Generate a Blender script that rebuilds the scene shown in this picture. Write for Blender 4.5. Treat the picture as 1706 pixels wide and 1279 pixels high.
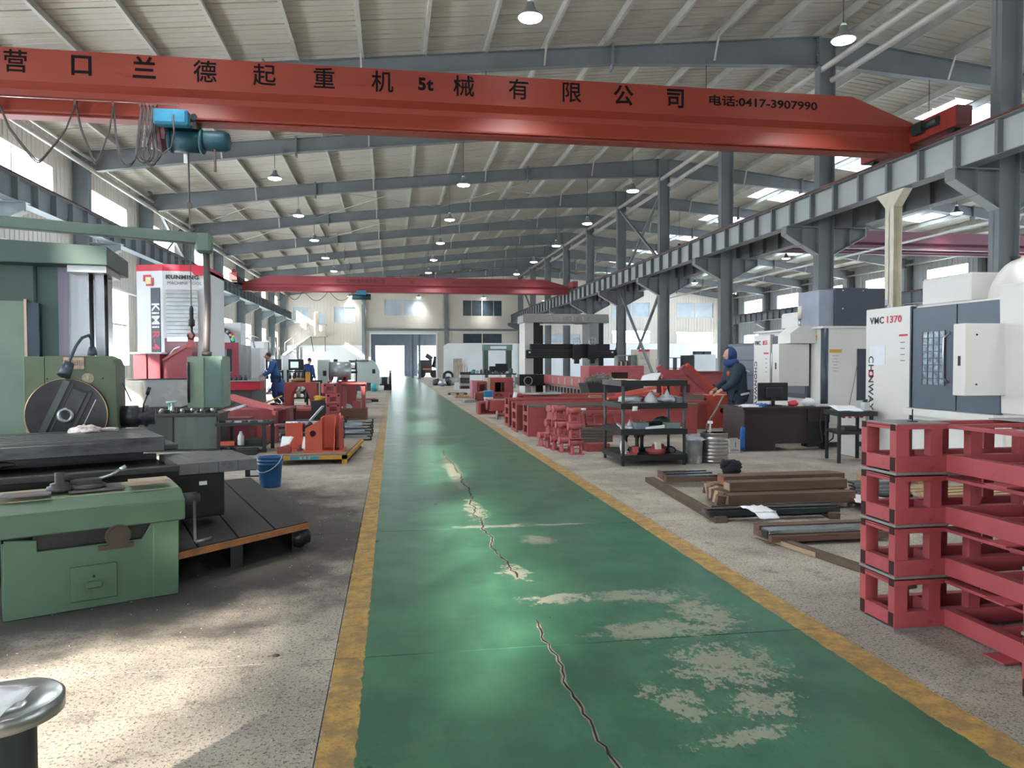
import bpy, bmesh, math, random
from mathutils import Vector, Matrix
random.seed(7)
PI = math.pi
S = bpy.context.scene
for o in list(bpy.data.objects): bpy.data.objects.remove(o)
COL = S.collection

# ------------------------------------------------------------------ camera
cam = bpy.data.objects.new('camera', bpy.data.cameras.new('camera'))
COL.objects.link(cam); S.camera = cam
cam.data.sensor_fit = 'HORIZONTAL'; cam.data.sensor_width = 36.0
cam.data.lens = 1240.0 / 1706.0 * 36.0
cam.data.clip_end = 500; cam.data.clip_start = 0.05
yaw, pitch, roll = .1593, .0283, -.0028
fw = Vector((math.sin(yaw), math.cos(yaw), 0)); rt = Vector((math.cos(yaw), -math.sin(yaw), 0)); up = Vector((0, 0, 1))
f2 = fw*math.cos(pitch) - up*math.sin(pitch); u2 = up*math.cos(pitch) + fw*math.sin(pitch)
r3 = rt*math.cos(roll) + u2*math.sin(roll); u3 = -rt*math.sin(roll) + u2*math.cos(roll)
mw = Matrix((r3, u3, -f2)).transposed().to_4x4(); mw.translation = Vector((0, 0, 1.55))
cam.matrix_world = mw

# ------------------------------------------------------------------ world, sun, exposure
S.view_settings.view_transform = 'Standard'; S.view_settings.look = 'None'
S.view_settings.gamma = 1.0; S.view_settings.use_curve_mapping = False
S.view_settings.exposure = 0.2
W = bpy.data.worlds.new('sky'); S.world = W; W.use_nodes = True
nt = W.node_tree; bg = nt.nodes['Background']
bg.inputs[0].default_value = (.86, .93, 1, 1); bg.inputs[1].default_value = 16.0
sun = bpy.data.lights.new('sun', 'SUN'); sun.energy = 21; sun.angle = math.radians(1.2); sun.color = (1, .87, .72)
so = bpy.data.objects.new('sun', sun); COL.objects.link(so)
SUN_DIR = Vector((1.0, 1.42, -.67)).normalized()
so.rotation_euler = SUN_DIR.to_track_quat('-Z', 'Y').to_euler(); so.location = (-30, -20, 30)
try:
    S.cycles.use_denoising = True
    S.cycles.max_bounces = 8; S.cycles.diffuse_bounces = 5; S.cycles.glossy_bounces = 3
    S.cycles.transmission_bounces = 4; S.cycles.transparent_max_bounces = 8
    S.cycles.sample_clamp_indirect = 6.0; S.cycles.use_light_tree = True
    S.cycles.caustics_reflective = False; S.cycles.caustics_refractive = False
except Exception: pass

# ------------------------------------------------------------------ materials
def lin(c):
    if isinstance(c, str):
        c = c.lstrip('#'); c = tuple(int(c[i:i+2], 16)/255 for i in (0, 2, 4))
    return tuple(((x/12.92) if x <= .04045 else ((x+.055)/1.055)**2.4) for x in c)
_M = {}
def mat(name, col, rough=.55, metal=0.0, var=.12, vscale=3.0, spots=None, spot_amt=.35, sscale=9.0, bump=0.0, bscale=40.0, emit=None, estr=1.0, spec=.5, stretch=None):
    """procedural paint or metal: base colour, large slow variation, optional chips or dirt, optional relief"""
    if name in _M: return _M[name]
    m = bpy.data.materials.new(name); m.use_nodes = True; n = m.node_tree.nodes; L = m.node_tree.links
    b = n['Principled BSDF']; b.inputs['Roughness'].default_value = rough; b.inputs['Metallic'].default_value = metal
    b.inputs['Specular IOR Level'].default_value = spec
    c = lin(col); t = n.new('ShaderNodeTexCoord'); mp = n.new('ShaderNodeMapping')
    L.new(t.outputs['Object'], mp.inputs[0])
    if stretch: mp.inputs['Scale'].default_value = stretch
    out = None
    if var > 0:
        nz = n.new('ShaderNodeTexNoise'); nz.inputs['Scale'].default_value = vscale; nz.inputs['Detail'].default_value = 4
        L.new(mp.outputs[0], nz.inputs['Vector'])
        mr = n.new('ShaderNodeMapRange'); mr.inputs[1].default_value = .3; mr.inputs[2].default_value = .7
        L.new(nz.outputs[0], mr.inputs[0])
        mx = n.new('ShaderNodeMix'); mx.data_type = 'RGBA'
        mx.inputs['A'].default_value = (*[x*(1-var) for x in c], 1); mx.inputs['B'].default_value = (*[min(1, x*(1+var)) for x in c], 1)
        L.new(mr.outputs[0], mx.inputs['Factor']); out = mx.outputs['Result']
    if spots:
        nz2 = n.new('ShaderNodeTexNoise'); nz2.inputs['Scale'].default_value = sscale; nz2.inputs['Detail'].default_value = 8; nz2.inputs['Roughness'].default_value = .65
        L.new(mp.outputs[0], nz2.inputs['Vector'])
        mr2 = n.new('ShaderNodeMapRange'); mr2.inputs[1].default_value = .72-spot_amt*.4; mr2.inputs[2].default_value = .80-spot_amt*.3
        L.new(nz2.outputs[0], mr2.inputs[0])
        mx2 = n.new('ShaderNodeMix'); mx2.data_type = 'RGBA'
        if out: L.new(out, mx2.inputs['A'])
        else: mx2.inputs['A'].default_value = (*c, 1)
        mx2.inputs['B'].default_value = (*lin(spots), 1); L.new(mr2.outputs[0], mx2.inputs['Factor']); out = mx2.outputs['Result']
    if out: L.new(out, b.inputs['Base Color'])
    else: b.inputs['Base Color'].default_value = (*c, 1)
    if bump > 0:
        nb = n.new('ShaderNodeTexNoise'); nb.inputs['Scale'].default_value = bscale; nb.inputs['Detail'].default_value = 5
        L.new(mp.outputs[0], nb.inputs['Vector']); bp = n.new('ShaderNodeBump'); bp.inputs['Strength'].default_value = bump; bp.inputs['Distance'].default_value = .01
        L.new(nb.outputs[0], bp.inputs['Height']); L.new(bp.outputs[0], b.inputs['Normal'])
    if emit:
        b.inputs['Emission Color'].default_value = (*lin(emit), 1); b.inputs['Emission Strength'].default_value = estr
    _M[name] = m; return m

# ------------------------------------------------------------------ mesh builder
class MB:
    def __init__(s): s.v = []; s.f = []; s.sm = []
    def add(s, vs, fs, smooth=False):
        b = len(s.v); s.v += [tuple(v) for v in vs]; s.f += [tuple(i+b for i in f) for f in fs]; s.sm += [smooth]*len(fs); return s
    def box(s, x0, y0, z0, x1, y1, z1):
        if x0 > x1: x0, x1 = x1, x0
        if y0 > y1: y0, y1 = y1, y0
        if z0 > z1: z0, z1 = z1, z0
        return s.add([(x0,y0,z0),(x1,y0,z0),(x1,y1,z0),(x0,y1,z0),(x0,y0,z1),(x1,y0,z1),(x1,y1,z1),(x0,y1,z1)],
              [(0,3,2,1),(4,5,6,7),(0,1,5,4),(1,2,6,5),(2,3,7,6),(3,0,4,7)])
    def cbox(s, c, sz, rz=0.0, rx=0.0, ry=0.0):
        M = Matrix.Translation(c) @ Matrix.Rotation(rz, 4, 'Z') @ Matrix.Rotation(ry, 4, 'Y') @ Matrix.Rotation(rx, 4, 'X')
        a, b, d = sz[0]/2, sz[1]/2, sz[2]/2
        vs = [M @ Vector(p) for p in [(-a,-b,-d),(a,-b,-d),(a,b,-d),(-a,b,-d),(-a,-b,d),(a,-b,d),(a,b,d),(-a,b,d)]]
        return s.add(vs, [(0,3,2,1),(4,5,6,7),(0,1,5,4),(1,2,6,5),(2,3,7,6),(3,0,4,7)])
    def bar(s, p0, p1, w, h, up=(0, 0, 1)):
        p0 = Vector(p0); p1 = Vector(p1); d = (p1-p0).normalized(); u = Vector(up)
        if abs(d.dot(u)) > .98: u = Vector((0, 1, 0))
        sd = d.cross(u).normalized(); u = sd.cross(d).normalized(); vs = []
        for p in (p0, p1):
            for a, b in ((-1,-1),(1,-1),(1,1),(-1,1)): vs.append(p+sd*(a*w/2)+u*(b*h/2))
        return s.add(vs, [(3,2,1,0),(4,5,6,7),(0,1,5,4),(1,2,6,5),(2,3,7,6),(3,0,4,7)])
    def prism(s, poly, axis, a, b):
        """poly: 2D points; axis: extrusion axis 'x' (poly=y,z) 'y' (poly=x,z) 'z' (poly=x,y)"""
        n = len(poly)
        def P(p, t): return {'x': (t, p[0], p[1]), 'y': (p[0], t, p[1]), 'z': (p[0], p[1], t)}[axis]
        vs = [P(p, a) for p in poly]+[P(p, b) for p in poly]
        ar = sum(poly[i][0]*poly[(i+1) % n][1]-poly[(i+1) % n][0]*poly[i][1] for i in range(n))
        flip = (ar > 0) ^ (axis == 'y') ^ (a > b)
        fs = [tuple(range(n))[::-1], tuple(range(n, 2*n))]+[(i, (i+1) % n, n+(i+1) % n, n+i) for i in range(n)]
        if not flip: fs = [f[::-1] for f in fs]
        return s.add(vs, fs)
    def tube(s, pts, r, n=8, cap=True, r2=None):
        pts = [Vector(p) for p in pts]; k = len(pts); vs = []; prev = None
        for i, p in enumerate(pts):
            d = (pts[min(i+1, k-1)]-pts[max(i-1, 0)]).normalized()
            if prev is None:
                a = Vector((0, 0, 1)) if abs(d.z) < .9 else Vector((1, 0, 0)); u = d.cross(a).normalized()
            else: u = (prev-d*prev.dot(d)).normalized()
            prev = u; w = d.cross(u); rr = r if r2 is None else r+(r2-r)*i/(k-1)
            if isinstance(r, (list, tuple)): rr = r[i]
            for j in range(n):
                a = 2*PI*j/n; vs.append(p+u*(math.cos(a)*rr)+w*(math.sin(a)*rr))
        fs = []
        for i in range(k-1):
            for j in range(n): fs.append((i*n+j, i*n+(j+1) % n, (i+1)*n+(j+1) % n, (i+1)*n+j))
        s.add(vs, fs, True)
        if cap:
            b = len(s.v)-len(vs); s.f += [tuple(b+j for j in range(n))[::-1], tuple(b+(k-1)*n+j for j in range(n))]; s.sm += [False, False]
        return s
    def cyl(s, p0, p1, r, n=16, r2=None): return s.tube([p0, p1], r, n, True, r2)
    def lathe(s, prof, c=(0, 0, 0), n=24, axis='z'):
        vs = []; k = len(prof)
        for r, z in prof:
            for j in range(n):
                a = 2*PI*j/n; q = (r*math.cos(a), r*math.sin(a), z)
                if axis == 'y': q = (q[0], -z, q[1])
                if axis == 'x': q = (z, q[0], q[1])
                vs.append((c[0]+q[0], c[1]+q[1], c[2]+q[2]))
        fs = []
        for i in range(k-1):
            for j in range(n): fs.append((i*n+j, i*n+(j+1) % n, (i+1)*n+(j+1) % n, (i+1)*n+j))
        s.add(vs, fs, True)
        b = len(s.v)-len(vs); s.f += [tuple(b+j for j in range(n))[::-1], tuple(b+(k-1)*n+j for j in range(n))]; s.sm += [False, False]
        return s
    def quad(s, a, b, c, d): return s.add([a, b, c, d], [(0, 1, 2, 3)])
    def sheet(s, a, b, c, d, t=.003, nu=4, nv=4, wob=.01, seed=0):
        """a thin crumpled sheet (paper, cloth) between four corners, with thickness"""
        rnd = random.Random(seed); a, b, c, d = map(Vector, (a, b, c, d)); g = []
        nrm = (b-a).cross(d-a).normalized()
        for j in range(nv+1):
            for i in range(nu+1):
                u, v = i/nu, j/nv; g.append((a*(1-u)+b*u)*(1-v)+(d*(1-u)+c*u)*v+nrm*rnd.uniform(-wob, wob))
        n = len(g); vs = g+[p-nrm*t for p in g]; fs = []
        for j in range(nv):
            for i in range(nu):
                q = j*(nu+1)+i; fs.append((q, q+1, q+nu+2, q+nu+1)); fs.append((n+q, n+q+nu+1, n+q+nu+2, n+q+1))
        ring = [i for i in range(nu+1)]+[(j+1)*(nu+1)+nu for j in range(nv)]+[nv*(nu+1)+i for i in range(nu-1, -1, -1)]+[j*(nu+1) for j in range(nv-1, 0, -1)]
        for i in range(len(ring)):
            p, q = ring[i], ring[(i+1) % len(ring)]; fs.append((p, n+p, n+q, q))
        return s.add(vs, fs, True)
    def blob(s, c, r, n=10, m=6, wob=.2, seed=0):
        rnd = random.Random(seed); vs = [(c[0], c[1], c[2]-r[2])]; fs = []
        for i in range(1, m):
            th = PI*i/m
            for j in range(n):
                a = 2*PI*j/n; k = 1+rnd.uniform(-wob, wob)
                vs.append((c[0]+r[0]*k*math.sin(th)*math.cos(a), c[1]+r[1]*k*math.sin(th)*math.sin(a), c[2]-r[2]*k*math.cos(th)))
        vs.append((c[0], c[1], c[2]+r[2])); e = len(vs)-1
        for j in range(n):
            fs.append((0, 1+(j+1) % n, 1+j)); fs.append((e, 1+(m-2)*n+j, 1+(m-2)*n+(j+1) % n))
            for i in range(m-2): a = 1+i*n; fs.append((a+j, a+(j+1) % n, a+n+(j+1) % n, a+n+j))
        return s.add(vs, fs, True)
    def build(s, name, m, parent=None, bevel=0.0, rel=False, seg=1):
        me = bpy.data.meshes.new(name); me.from_pydata(s.v, [], s.f)
        for p, sm in zip(me.polygons, s.sm): p.use_smooth = sm
        me.materials.append(m); me.update()
        if bevel > 0:
            bm = bmesh.new(); bm.from_mesh(me)
            es = [e for e in bm.edges if len(e.link_faces) == 2 and e.calc_face_angle(0) > .6]
            bmesh.ops.bevel(bm, geom=es, offset=bevel, segments=seg, affect='EDGES', clamp_overlap=True)
            bm.to_mesh(me); bm.free()
        o = bpy.data.objects.new(name, me); COL.objects.link(o)
        if parent is not None:
            o.parent = parent
            root = parent
            while root.parent is not None: root = root.parent
            if not rel and root.type == 'EMPTY': me.transform(root.matrix_basis.inverted())
        return o
def thing(name, label, cat, loc=(0, 0, 0), rz=0.0, group=None):
    o = bpy.data.objects.new(name, None); COL.objects.link(o); o.empty_display_size = .1
    o.matrix_basis = Matrix.Translation(loc) @ Matrix.Rotation(rz, 4, 'Z')
    o['label'] = label; o['category'] = cat
    if group: o['group'] = group
    return o
def tag(o, label, cat, group=None, kind=None):
    o['label'] = label; o['category'] = cat
    if group: o['group'] = group
    if kind: o['kind'] = kind
    return o
def struct(o, label=None):
    o['kind'] = 'structure'
    if label: o['label'] = label
    return o
def sgroup(name, label=None, loc=(0, 0, 0)):
    o = bpy.data.objects.new(name, None); COL.objects.link(o); o.location = loc; o['kind'] = 'structure'
    if label: o['label'] = label
    return o
def dup(o, loc=None, rz=None, label=None, parent=None):
    c = o.copy(); COL.objects.link(c)
    if parent is not None: c.parent = parent
    for ch in o.children: dup(ch, parent=c)
    if loc is not None:
        c.matrix_basis = Matrix.Translation(loc) @ Matrix.Rotation(rz or 0.0, 4, 'Z')
    if label: c['label'] = label
    return c
def text(body, size, m, name='lettering', parent=None, M=None, thick=.0, ext=.002, align='CENTER', squash=1.0):
    """flat lettering as a mesh, its own plane given by matrix M (x right, y up, z out)"""
    cu = bpy.data.curves.new(name, 'FONT'); cu.body = body; cu.size = size; cu.align_x = align; cu.align_y = 'CENTER'
    cu.extrude = ext; cu.offset = thick; cu.space_character = 1.12 if len(body) < 9 else 1.0; cu.resolution_u = 3
    t = bpy.data.objects.new('t', cu); COL.objects.link(t)
    dg = bpy.context.evaluated_depsgraph_get(); dg.update()
    me = bpy.data.meshes.new_from_object(t.evaluated_get(dg)); bpy.data.objects.remove(t)
    me.name = name; me.materials.clear(); me.materials.append(m)
    me.transform(Matrix.Scale(squash, 4, (1, 0, 0))); me.transform(M or Matrix())
    o = bpy.data.objects.new(name, me); COL.objects.link(o)
    if parent is not None:
        root = parent
        while root.parent is not None: root = root.parent
        if root.type == 'EMPTY': me.transform(root.matrix_basis.inverted())
        o.parent = parent
    return o
def FR(x, y, z):   # lettering plane that faces the camera side (-Y), reading left to right
    return Matrix(((1, 0, 0, x), (0, 0, -1, y), (0, 1, 0, z), (0, 0, 0, 1)))
def FL(x, y, z):   # lettering plane that faces the aisle from the right (-X): text runs towards -Y
    return Matrix(((0, 0, -1, x), (-1, 0, 0, y), (0, 1, 0, z), (0, 0, 0, 1)))
# ------------------------------------------------------------------ palette
STEEL = mat('grey_steel_paint', '#6f7376', .5, 0, .10, 1.2, spots='#6d7278', spot_amt=.1, sscale=5)
STEEL_L = mat('left_bay_steel_paint', '#7f8a90', .5, 0, .12, 1.2, spots='#566168', spot_amt=.2, sscale=4)
STEEL_W = mat('lit_web_and_box_grey', '#a9adab', .5, 0, .06, 1.5)  # same steel paint; light on runway web and corbel flanges put into the tone
PURLIN = mat('galvanised_purlin', '#b0aea6', .45, .1, .12, 2)
ROOF = mat('cream_roof_liner', '#b8b3a6', .55, 0, .07, .8)
SKYL = bpy.data.materials.new('translucent_roof_sheet'); SKYL.use_nodes = True
_n = SKYL.node_tree.nodes; _l = SKYL.node_tree.links; _n.clear()
_o = _n.new('ShaderNodeOutputMaterial'); _t = _n.new('ShaderNodeBsdfTranslucent'); _t.inputs[0].default_value = (.55, .6, .65, 1)
_tr = _n.new('ShaderNodeBsdfTransparent'); _tr.inputs[0].default_value = (.6, .66, .7, 1); _ms = _n.new('ShaderNodeMixShader'); _ms.inputs[0].default_value = .25
_l.new(_t.outputs[0], _ms.inputs[1]); _l.new(_tr.outputs[0], _ms.inputs[2]); _l.new(_ms.outputs[0], _o.inputs[0])
WALLC = mat('cream_wall_sheet', '#dedad4', .5, 0, .05, .7)
WALLG = mat('grey_wall_sheet', '#b4b7ba', .5, 0, .05, .7)
WHITE = mat('white_partition_panel', '#eef1f2', .5, 0, .04, .6)
FRAMEW = mat('window_frame_cream', '#d9cfc0', .5, 0, .04, 3)
RED = mat('primer_red_oxide', '#a04a49', .6, 0, .10, 4, spots='#7f3434', spot_amt=.25, sscale=6)
CRANE = mat('crane_orange_red', '#85301f', .5, 0, .10, .6, spots='#6f261b', spot_amt=.2, sscale=3, stretch=(.4, 1, 3))
BLACKP = mat('black_stencil_paint', '#120f0f', .8, 0, .2, 12, spec=.15)
BLK = mat('black_plastic_and_iron', '#15171a', .5, 0, .2, 5)
RUST = mat('rail_rust_brown', '#6b4a45', .6, .3, .2, 4)
GLASS = bpy.data.materials.new('window_glass'); GLASS.use_nodes = True
_b = GLASS.node_tree.nodes['Principled BSDF']; _nn = GLASS.node_tree.nodes; _ll = GLASS.node_tree.links
_g = _nn.new('ShaderNodeBsdfGlossy'); _g.inputs['Roughness'].default_value = .05; _tp = _nn.new('ShaderNodeBsdfTransparent'); _tp.inputs[0].default_value = (.93, .95, .96, 1)
_lw = _nn.new('ShaderNodeLayerWeight'); _fr = _nn.new('ShaderNodeMath'); _fr.operation = 'POWER'; _fr.inputs[1].default_value = 6; _ll.new(_lw.outputs['Facing'], _fr.inputs[0]); _mx = _nn.new('ShaderNodeMixShader')
_ll.new(_fr.outputs[0], _mx.inputs[0]); _ll.new(_tp.outputs[0], _mx.inputs[1]); _ll.new(_g.outputs[0], _mx.inputs[2])
_ll.new(_mx.outputs[0], [x for x in _nn if x.type == 'OUTPUT_MATERIAL'][0].inputs[0])
DGLASS = mat('dark_office_glass', '#3c464c', .12, 0, .15, 2, spec=.8)

FY = [12.56+6*k for k in range(-4, 10)]       # the frames of the hall
Y0, Y1 = -12.0, 67.0
XL, XC, XR = -9.5, 11.5, 32.4
def roof_z(x): return 9.72+.108*(x-4.98) if x <= XC else 9.72+.108*(XC-4.98)-.108*(x-XC)
def rtop(x): return roof_z(x)-.20

# ---- floor: slabs with open joints
def floor_mat():
    m = bpy.data.materials.new('workshop_floor'); m.use_nodes = True; n = m.node_tree.nodes; L = m.node_tree.links; b = n['Principled BSDF']
    tc = n.new('ShaderNodeTexCoord'); P = tc.outputs['Object']; sp = n.new('ShaderNodeSeparateXYZ'); L.new(P, sp.inputs[0])
    def noise(sc, det=5, ro=.6, vec=None, st=None):
        z = n.new('ShaderNodeTexNoise'); z.inputs['Scale'].default_value = sc; z.inputs['Detail'].default_value = det; z.inputs['Roughness'].default_value = ro
        v = vec or P
        if st:
            mp = n.new('ShaderNodeMapping'); mp.inputs['Scale'].default_value = st; L.new(v, mp.inputs[0]); v = mp.outputs[0]
        L.new(v, z.inputs['Vector']); return z.outputs[0]
    def ma(op, a, bb=None, c=None, clamp=False):
        z = n.new('ShaderNodeMath'); z.operation = op; z.use_clamp = clamp
        for i, q in enumerate((a, bb, c)):
            if q is None: continue
            if isinstance(q, (int, float)): z.inputs[i].default_value = q
            else: L.new(q, z.inputs[i])
        return z.outputs[0]
    def ss(x, lo, hi):
        z = n.new('ShaderNodeMapRange'); z.interpolation_type = 'SMOOTHSTEP'; z.inputs[1].default_value = lo; z.inputs[2].default_value = hi; L.new(x, z.inputs[0]); return z.outputs[0]
    def mix(f, a, bb):
        z = n.new('ShaderNodeMix'); z.data_type = 'RGBA'; L.new(f, z.inputs['Factor'])
        for k, q in (('A', a), ('B', bb)):
            if isinstance(q, str): z.inputs[k].default_value = (*lin(q), 1)
            else: L.new(q, z.inputs[k])
        return z.outputs['Result']
    X, Y = sp.outputs['X'], sp.outputs['Y']
    edge = ma('MULTIPLY', ma('SUBTRACT', noise(14, 4), .5), .055)
    xe = ma('ADD', X, edge)
    big = noise(.9, 5); med = noise(5, 6, .7); fine = noise(60, 3, .7); grit = noise(130, 2, .8)
    # concrete
    con = mix(ss(big, .35, .68), '#8a8379', '#b0a79b'); con = mix(ss(med, .52, .74), con, '#615b54')
    con = mix(ss(grit, .56, .66), con, '#c4bcb0'); con = mix(ma('MULTIPLY', ss(fine, .54, .62), .85), con, '#45403b')
    # bright metal chips scattered on it
    vo = n.new('ShaderNodeTexVoronoi'); vo.inputs['Scale'].default_value = 26; mpv = n.new('ShaderNodeMapping'); mpv.inputs['Rotation'].default_value = (0, 0, .6); mpv.inputs['Scale'].default_value = (1, .35, 1)
    L.new(P, mpv.inputs[0]); L.new(mpv.outputs[0], vo.inputs['Vector'])
    chips = ma('MULTIPLY', ma('LESS_THAN', vo.outputs['Distance'], .07), ss(noise(2.2, 3), .5, .62)); con = mix(chips, con, '#d8d2c6')
    # oil soaked ground round the old boring machine
    dx = ma('DIVIDE', ma('SUBTRACT', X, -2.3), 2.4); dy = ma('DIVIDE', ma('SUBTRACT', Y, 7.0), 3.15)
    d = ma('SQRT', ma('ADD', ma('MULTIPLY', dx, dx), ma('MULTIPLY', dy, dy)))
    d = ma('ADD', d, ma('MULTIPLY', ma('SUBTRACT', noise(1.6, 6), .5), .9))
    oil = ma('SUBTRACT', 1, ss(d, .75, 1.12)); con = mix(ma('MULTIPLY', oil, .9), con, '#2a2826')
    oil2 = ma('MULTIPLY', ss(noise(.55, 4, .6), .6, .72), .45); con = mix(oil2, con, '#4a4642')
    # green aisle paint
    gr = mix(ss(noise(1.7, 6, .65), .3, .72), '#2d5a47', '#42745a'); gr = mix(ma('MULTIPLY', ss(noise(6, 5, .6, st=(1, .3, 1)), .45, .8), .5), gr, '#4c8067')
    gr = mix(ma('MULTIPLY', ss(noise(2.6, 7, .7), .52, .75), .4), gr, '#667d69'); gr = mix(ma('MULTIPLY', ss(noise(90, 3, .7, st=(1, .12, 1)), .5, .8), .35), gr, '#234b3c')
    lane = ss(ma('ABSOLUTE', ma('SUBTRACT', X, .45)), .55, .0)
    def patch(cx_, cy_, rx_, ry_, rz_=0.0):
        mp = n.new('ShaderNodeMapping'); mp.inputs['Location'].default_value = (-cx_, -cy_, 0); L.new(P, mp.inputs[0])
        mp2 = n.new('ShaderNodeMapping'); mp2.inputs['Rotation'].default_value = (0, 0, -rz_); mp2.inputs['Scale'].default_value = (1, 1, 1); L.new(mp.outputs[0], mp2.inputs[0])
        mp3 = n.new('ShaderNodeMapping'); mp3.inputs['Scale'].default_value = (1/rx_, 1/ry_, 0); L.new(mp2.outputs[0], mp3.inputs[0])
        ln = n.new('ShaderNodeVectorMath'); ln.operation = 'LENGTH'; L.new(mp3.outputs[0], ln.inputs[0])
        return ma('SUBTRACT', 1, ss(ln.outputs['Value'], .2, 1.25))
    wear = None
    for a in [(1.08, 4.74, .42, .16, 0), (1.6, 4.7, .55, .22, -.1), (1.55, 4.1, .6, .25, 0), (1.68, 3.55, .42, .45, -.3), (1.66, 3.12, .26, .22, .2), (1.27, 3.2, .18, .28, .3), (1.45, 2.86, .36, .09, .2),
              (.95, 6.97, .75, .10, 0), (1.6, 6.95, .5, .06, 0), (1.25, 6.35, .25, .25, 0), (.85, 7.8, .16, .9, 0), (.88, 5.4, .16, .35, 0), (.85, 10.6, .16, 2.6, 0), (1.9, 4.3, .3, .5, 0)]:
        q = patch(*a); wear = q if wear is None else ma('MAXIMUM', wear, q)
    patchsum = wear; wear = ss(ma('ADD', ma('ADD', wear, ma('MULTIPLY', ma('SUBTRACT', noise(9, 5, .6), .5), 2.6)), ma('MULTIPLY', ma('SUBTRACT', noise(42, 5, .7, st=(1, .6, 1)), .5), 2.6)), .62, .95); wear = ma('MULTIPLY', wear, ss(patchsum, .03, .2)); gr = mix(ma('MULTIPLY', wear, .7), gr, '#a09a8b')
    # worn ochre border lines
    ye = mix(ss(noise(8, 7, .75), .38, .66), '#8a7048', '#b8914c'); ye = mix(ma('MULTIPLY', ss(noise(30, 5, .8), .52, .64), .65), ye, '#6a5f4c')
    wl = ma('MULTIPLY', ss(Y, 12, 26), .75); ye = mix(wl, ye, con)
    inY = ma('MULTIPLY', ma('GREATER_THAN', xe, -.305), ma('LESS_THAN', xe, 2.50))
    inG = ma('MULTIPLY', ma('GREATER_THAN', xe, -.155), ma('LESS_THAN', xe, 2.317))
    colr = mix(inY, con, ye); colr = mix(inG, colr, gr)
    L.new(colr, b.inputs['Base Color'])
    ro = ma('ADD', ma('SUBTRACT', .76, ma('MULTIPLY', inG, .46)), ma('MULTIPLY', ma('MULTIPLY', wear, inG), .3)); ro = ma('ADD', ro, ma('MULTIPLY', ma('SUBTRACT', noise(3, 3, .5), .5), .12))
    L.new(ro, b.inputs['Roughness'])
    bp = n.new('ShaderNodeBump'); bp.inputs['Strength'].default_value = .5; bp.inputs['Distance'].default_value = .004
    hb = ma('ADD', ma('MULTIPLY', fine, ma('SUBTRACT', 1, ma('MULTIPLY', inG, .75))), ma('MULTIPLY', noise(2.5, 3, st=(.35, 1, 1)), .8)); L.new(hb, bp.inputs['Height']); L.new(bp.outputs[0], b.inputs['Normal'])
    return m
FLOOR = floor_mat()
fl = sgroup('floor', 'concrete workshop floor with a worn green painted aisle edged in ochre')
MB().box(XL-.3, Y0-.2, -.30, XR+.3, 101, -.012).build('subfloor', mat('joint_dirt', '#2a2622', .9), fl)
ys = [Y0, -6, .9, 3.96, 6.92, 15.55, 23.5, 31.5, 39.5, 47.5, 55.5, 63, 101]; xs = [XL-.2, -.312, 2.512, XC, XR+.2]
for i in range(len(xs)-1):
    for j in range(len(ys)-1):
        g = .004
        MB().box(xs[i]+g*.6, ys[j]+g, -.15, xs[i+1]-g*.6, ys[j+1]-g, 0).build('floor_slab', FLOOR, fl)
CRACK = mat('crack_shadow', '#171412', .95); CHIP = mat('broken_crack_edge', '#8d8778', .9, bump=.6)
def crack(pts, w, wid2):
    rnd = random.Random(3); P = []
    for (a, b) in zip(pts[:-1], pts[1:]):
        k = max(2, int((Vector(a)-Vector(b)).length/.05))
        for i in range(k): t = i/k; P.append((a[0]*(1-t)+b[0]*t+rnd.uniform(-.012, .012), a[1]*(1-t)+b[1]*t))
    P.append(pts[-1])
    for nm, m, ww, z in (('crack_edge', CHIP, wid2, .0012), ('crack', CRACK, w, .0024)):
        mb = MB(); vs = []
        for i, p in enumerate(P):
            q = ww*rnd.uniform(.45, 1.2)*(.35 if i in (0, len(P)-1) else 1); vs += [(p[0]-q, p[1], z), (p[0]+q, p[1]+.004, z)]
        mb.add(vs, [(2*i, 2*i+1, 2*i+3, 2*i+2) for i in range(len(P)-1)]); mb.build(nm, m, fl)
crack([(.85, 4.37), (.83, 4.08), (.84, 3.87), (.84, 3.67), (.81, 3.43), (.83, 3.15), (.83, 2.91), (.84, 2.6), (.84, 2.2)], .0055, .0125)
crack([(.88, 13.2), (.85, 12.6), (.88, 11.8), (.92, 11.3), (.89, 10.6), (.93, 10.3), (.88, 9.6), (.92, 9.2), (.90, 8.5), (.82, 8.1), (.87, 7.9), (.81, 7.55), (.86, 7.3), (.82, 6.8), (.87, 6.5), (.81, 6.2), (.84, 5.9), (.88, 5.65), (.86, 5.45), (.90, 5.35), (.88, 5.25)], .008, .014)

# ---- roof: liner sheets laid down the slope, seams between them
ce = sgroup('ceiling', 'cream ribbed roof liner between grey purlins')
def sheet_mesh(x0, x1, m):
    mb = MB(); W_ = 1.0; prof = []
    for k in range(4):
        a = k*.25; prof += [(a+.0, 0), (a+.20, 0), (a+.215, .018), (a+.238, .018)]
    prof.append((1.0-.012, 0)); n = len(prof)
    vs = [(x, y, roof_z(x)+z) for x in (x0, x1) for y, z in prof]+[(x, y, roof_z(x)+z+.05) for x in (x0, x1) for y, z in prof]
    fs = [(i, n+i, n+i+1, i+1) for i in range(n-1)]+[(2*n+i, 2*n+i+1, 3*n+i+1, 3*n+i) for i in range(n-1)]
    mb.add(vs, fs); me = mb.build('roof_sheet', m); d = me.data; bpy.data.objects.remove(me); return d
shL = sheet_mesh(XL-.3, XC, ROOF); shR = [sheet_mesh(XC, 17.5, ROOF), sheet_mesh(17.5, 27, ROOF), sheet_mesh(27, XR+.4, ROOF)]
shS = sheet_mesh(17.5, 27, SKYL)
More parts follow.
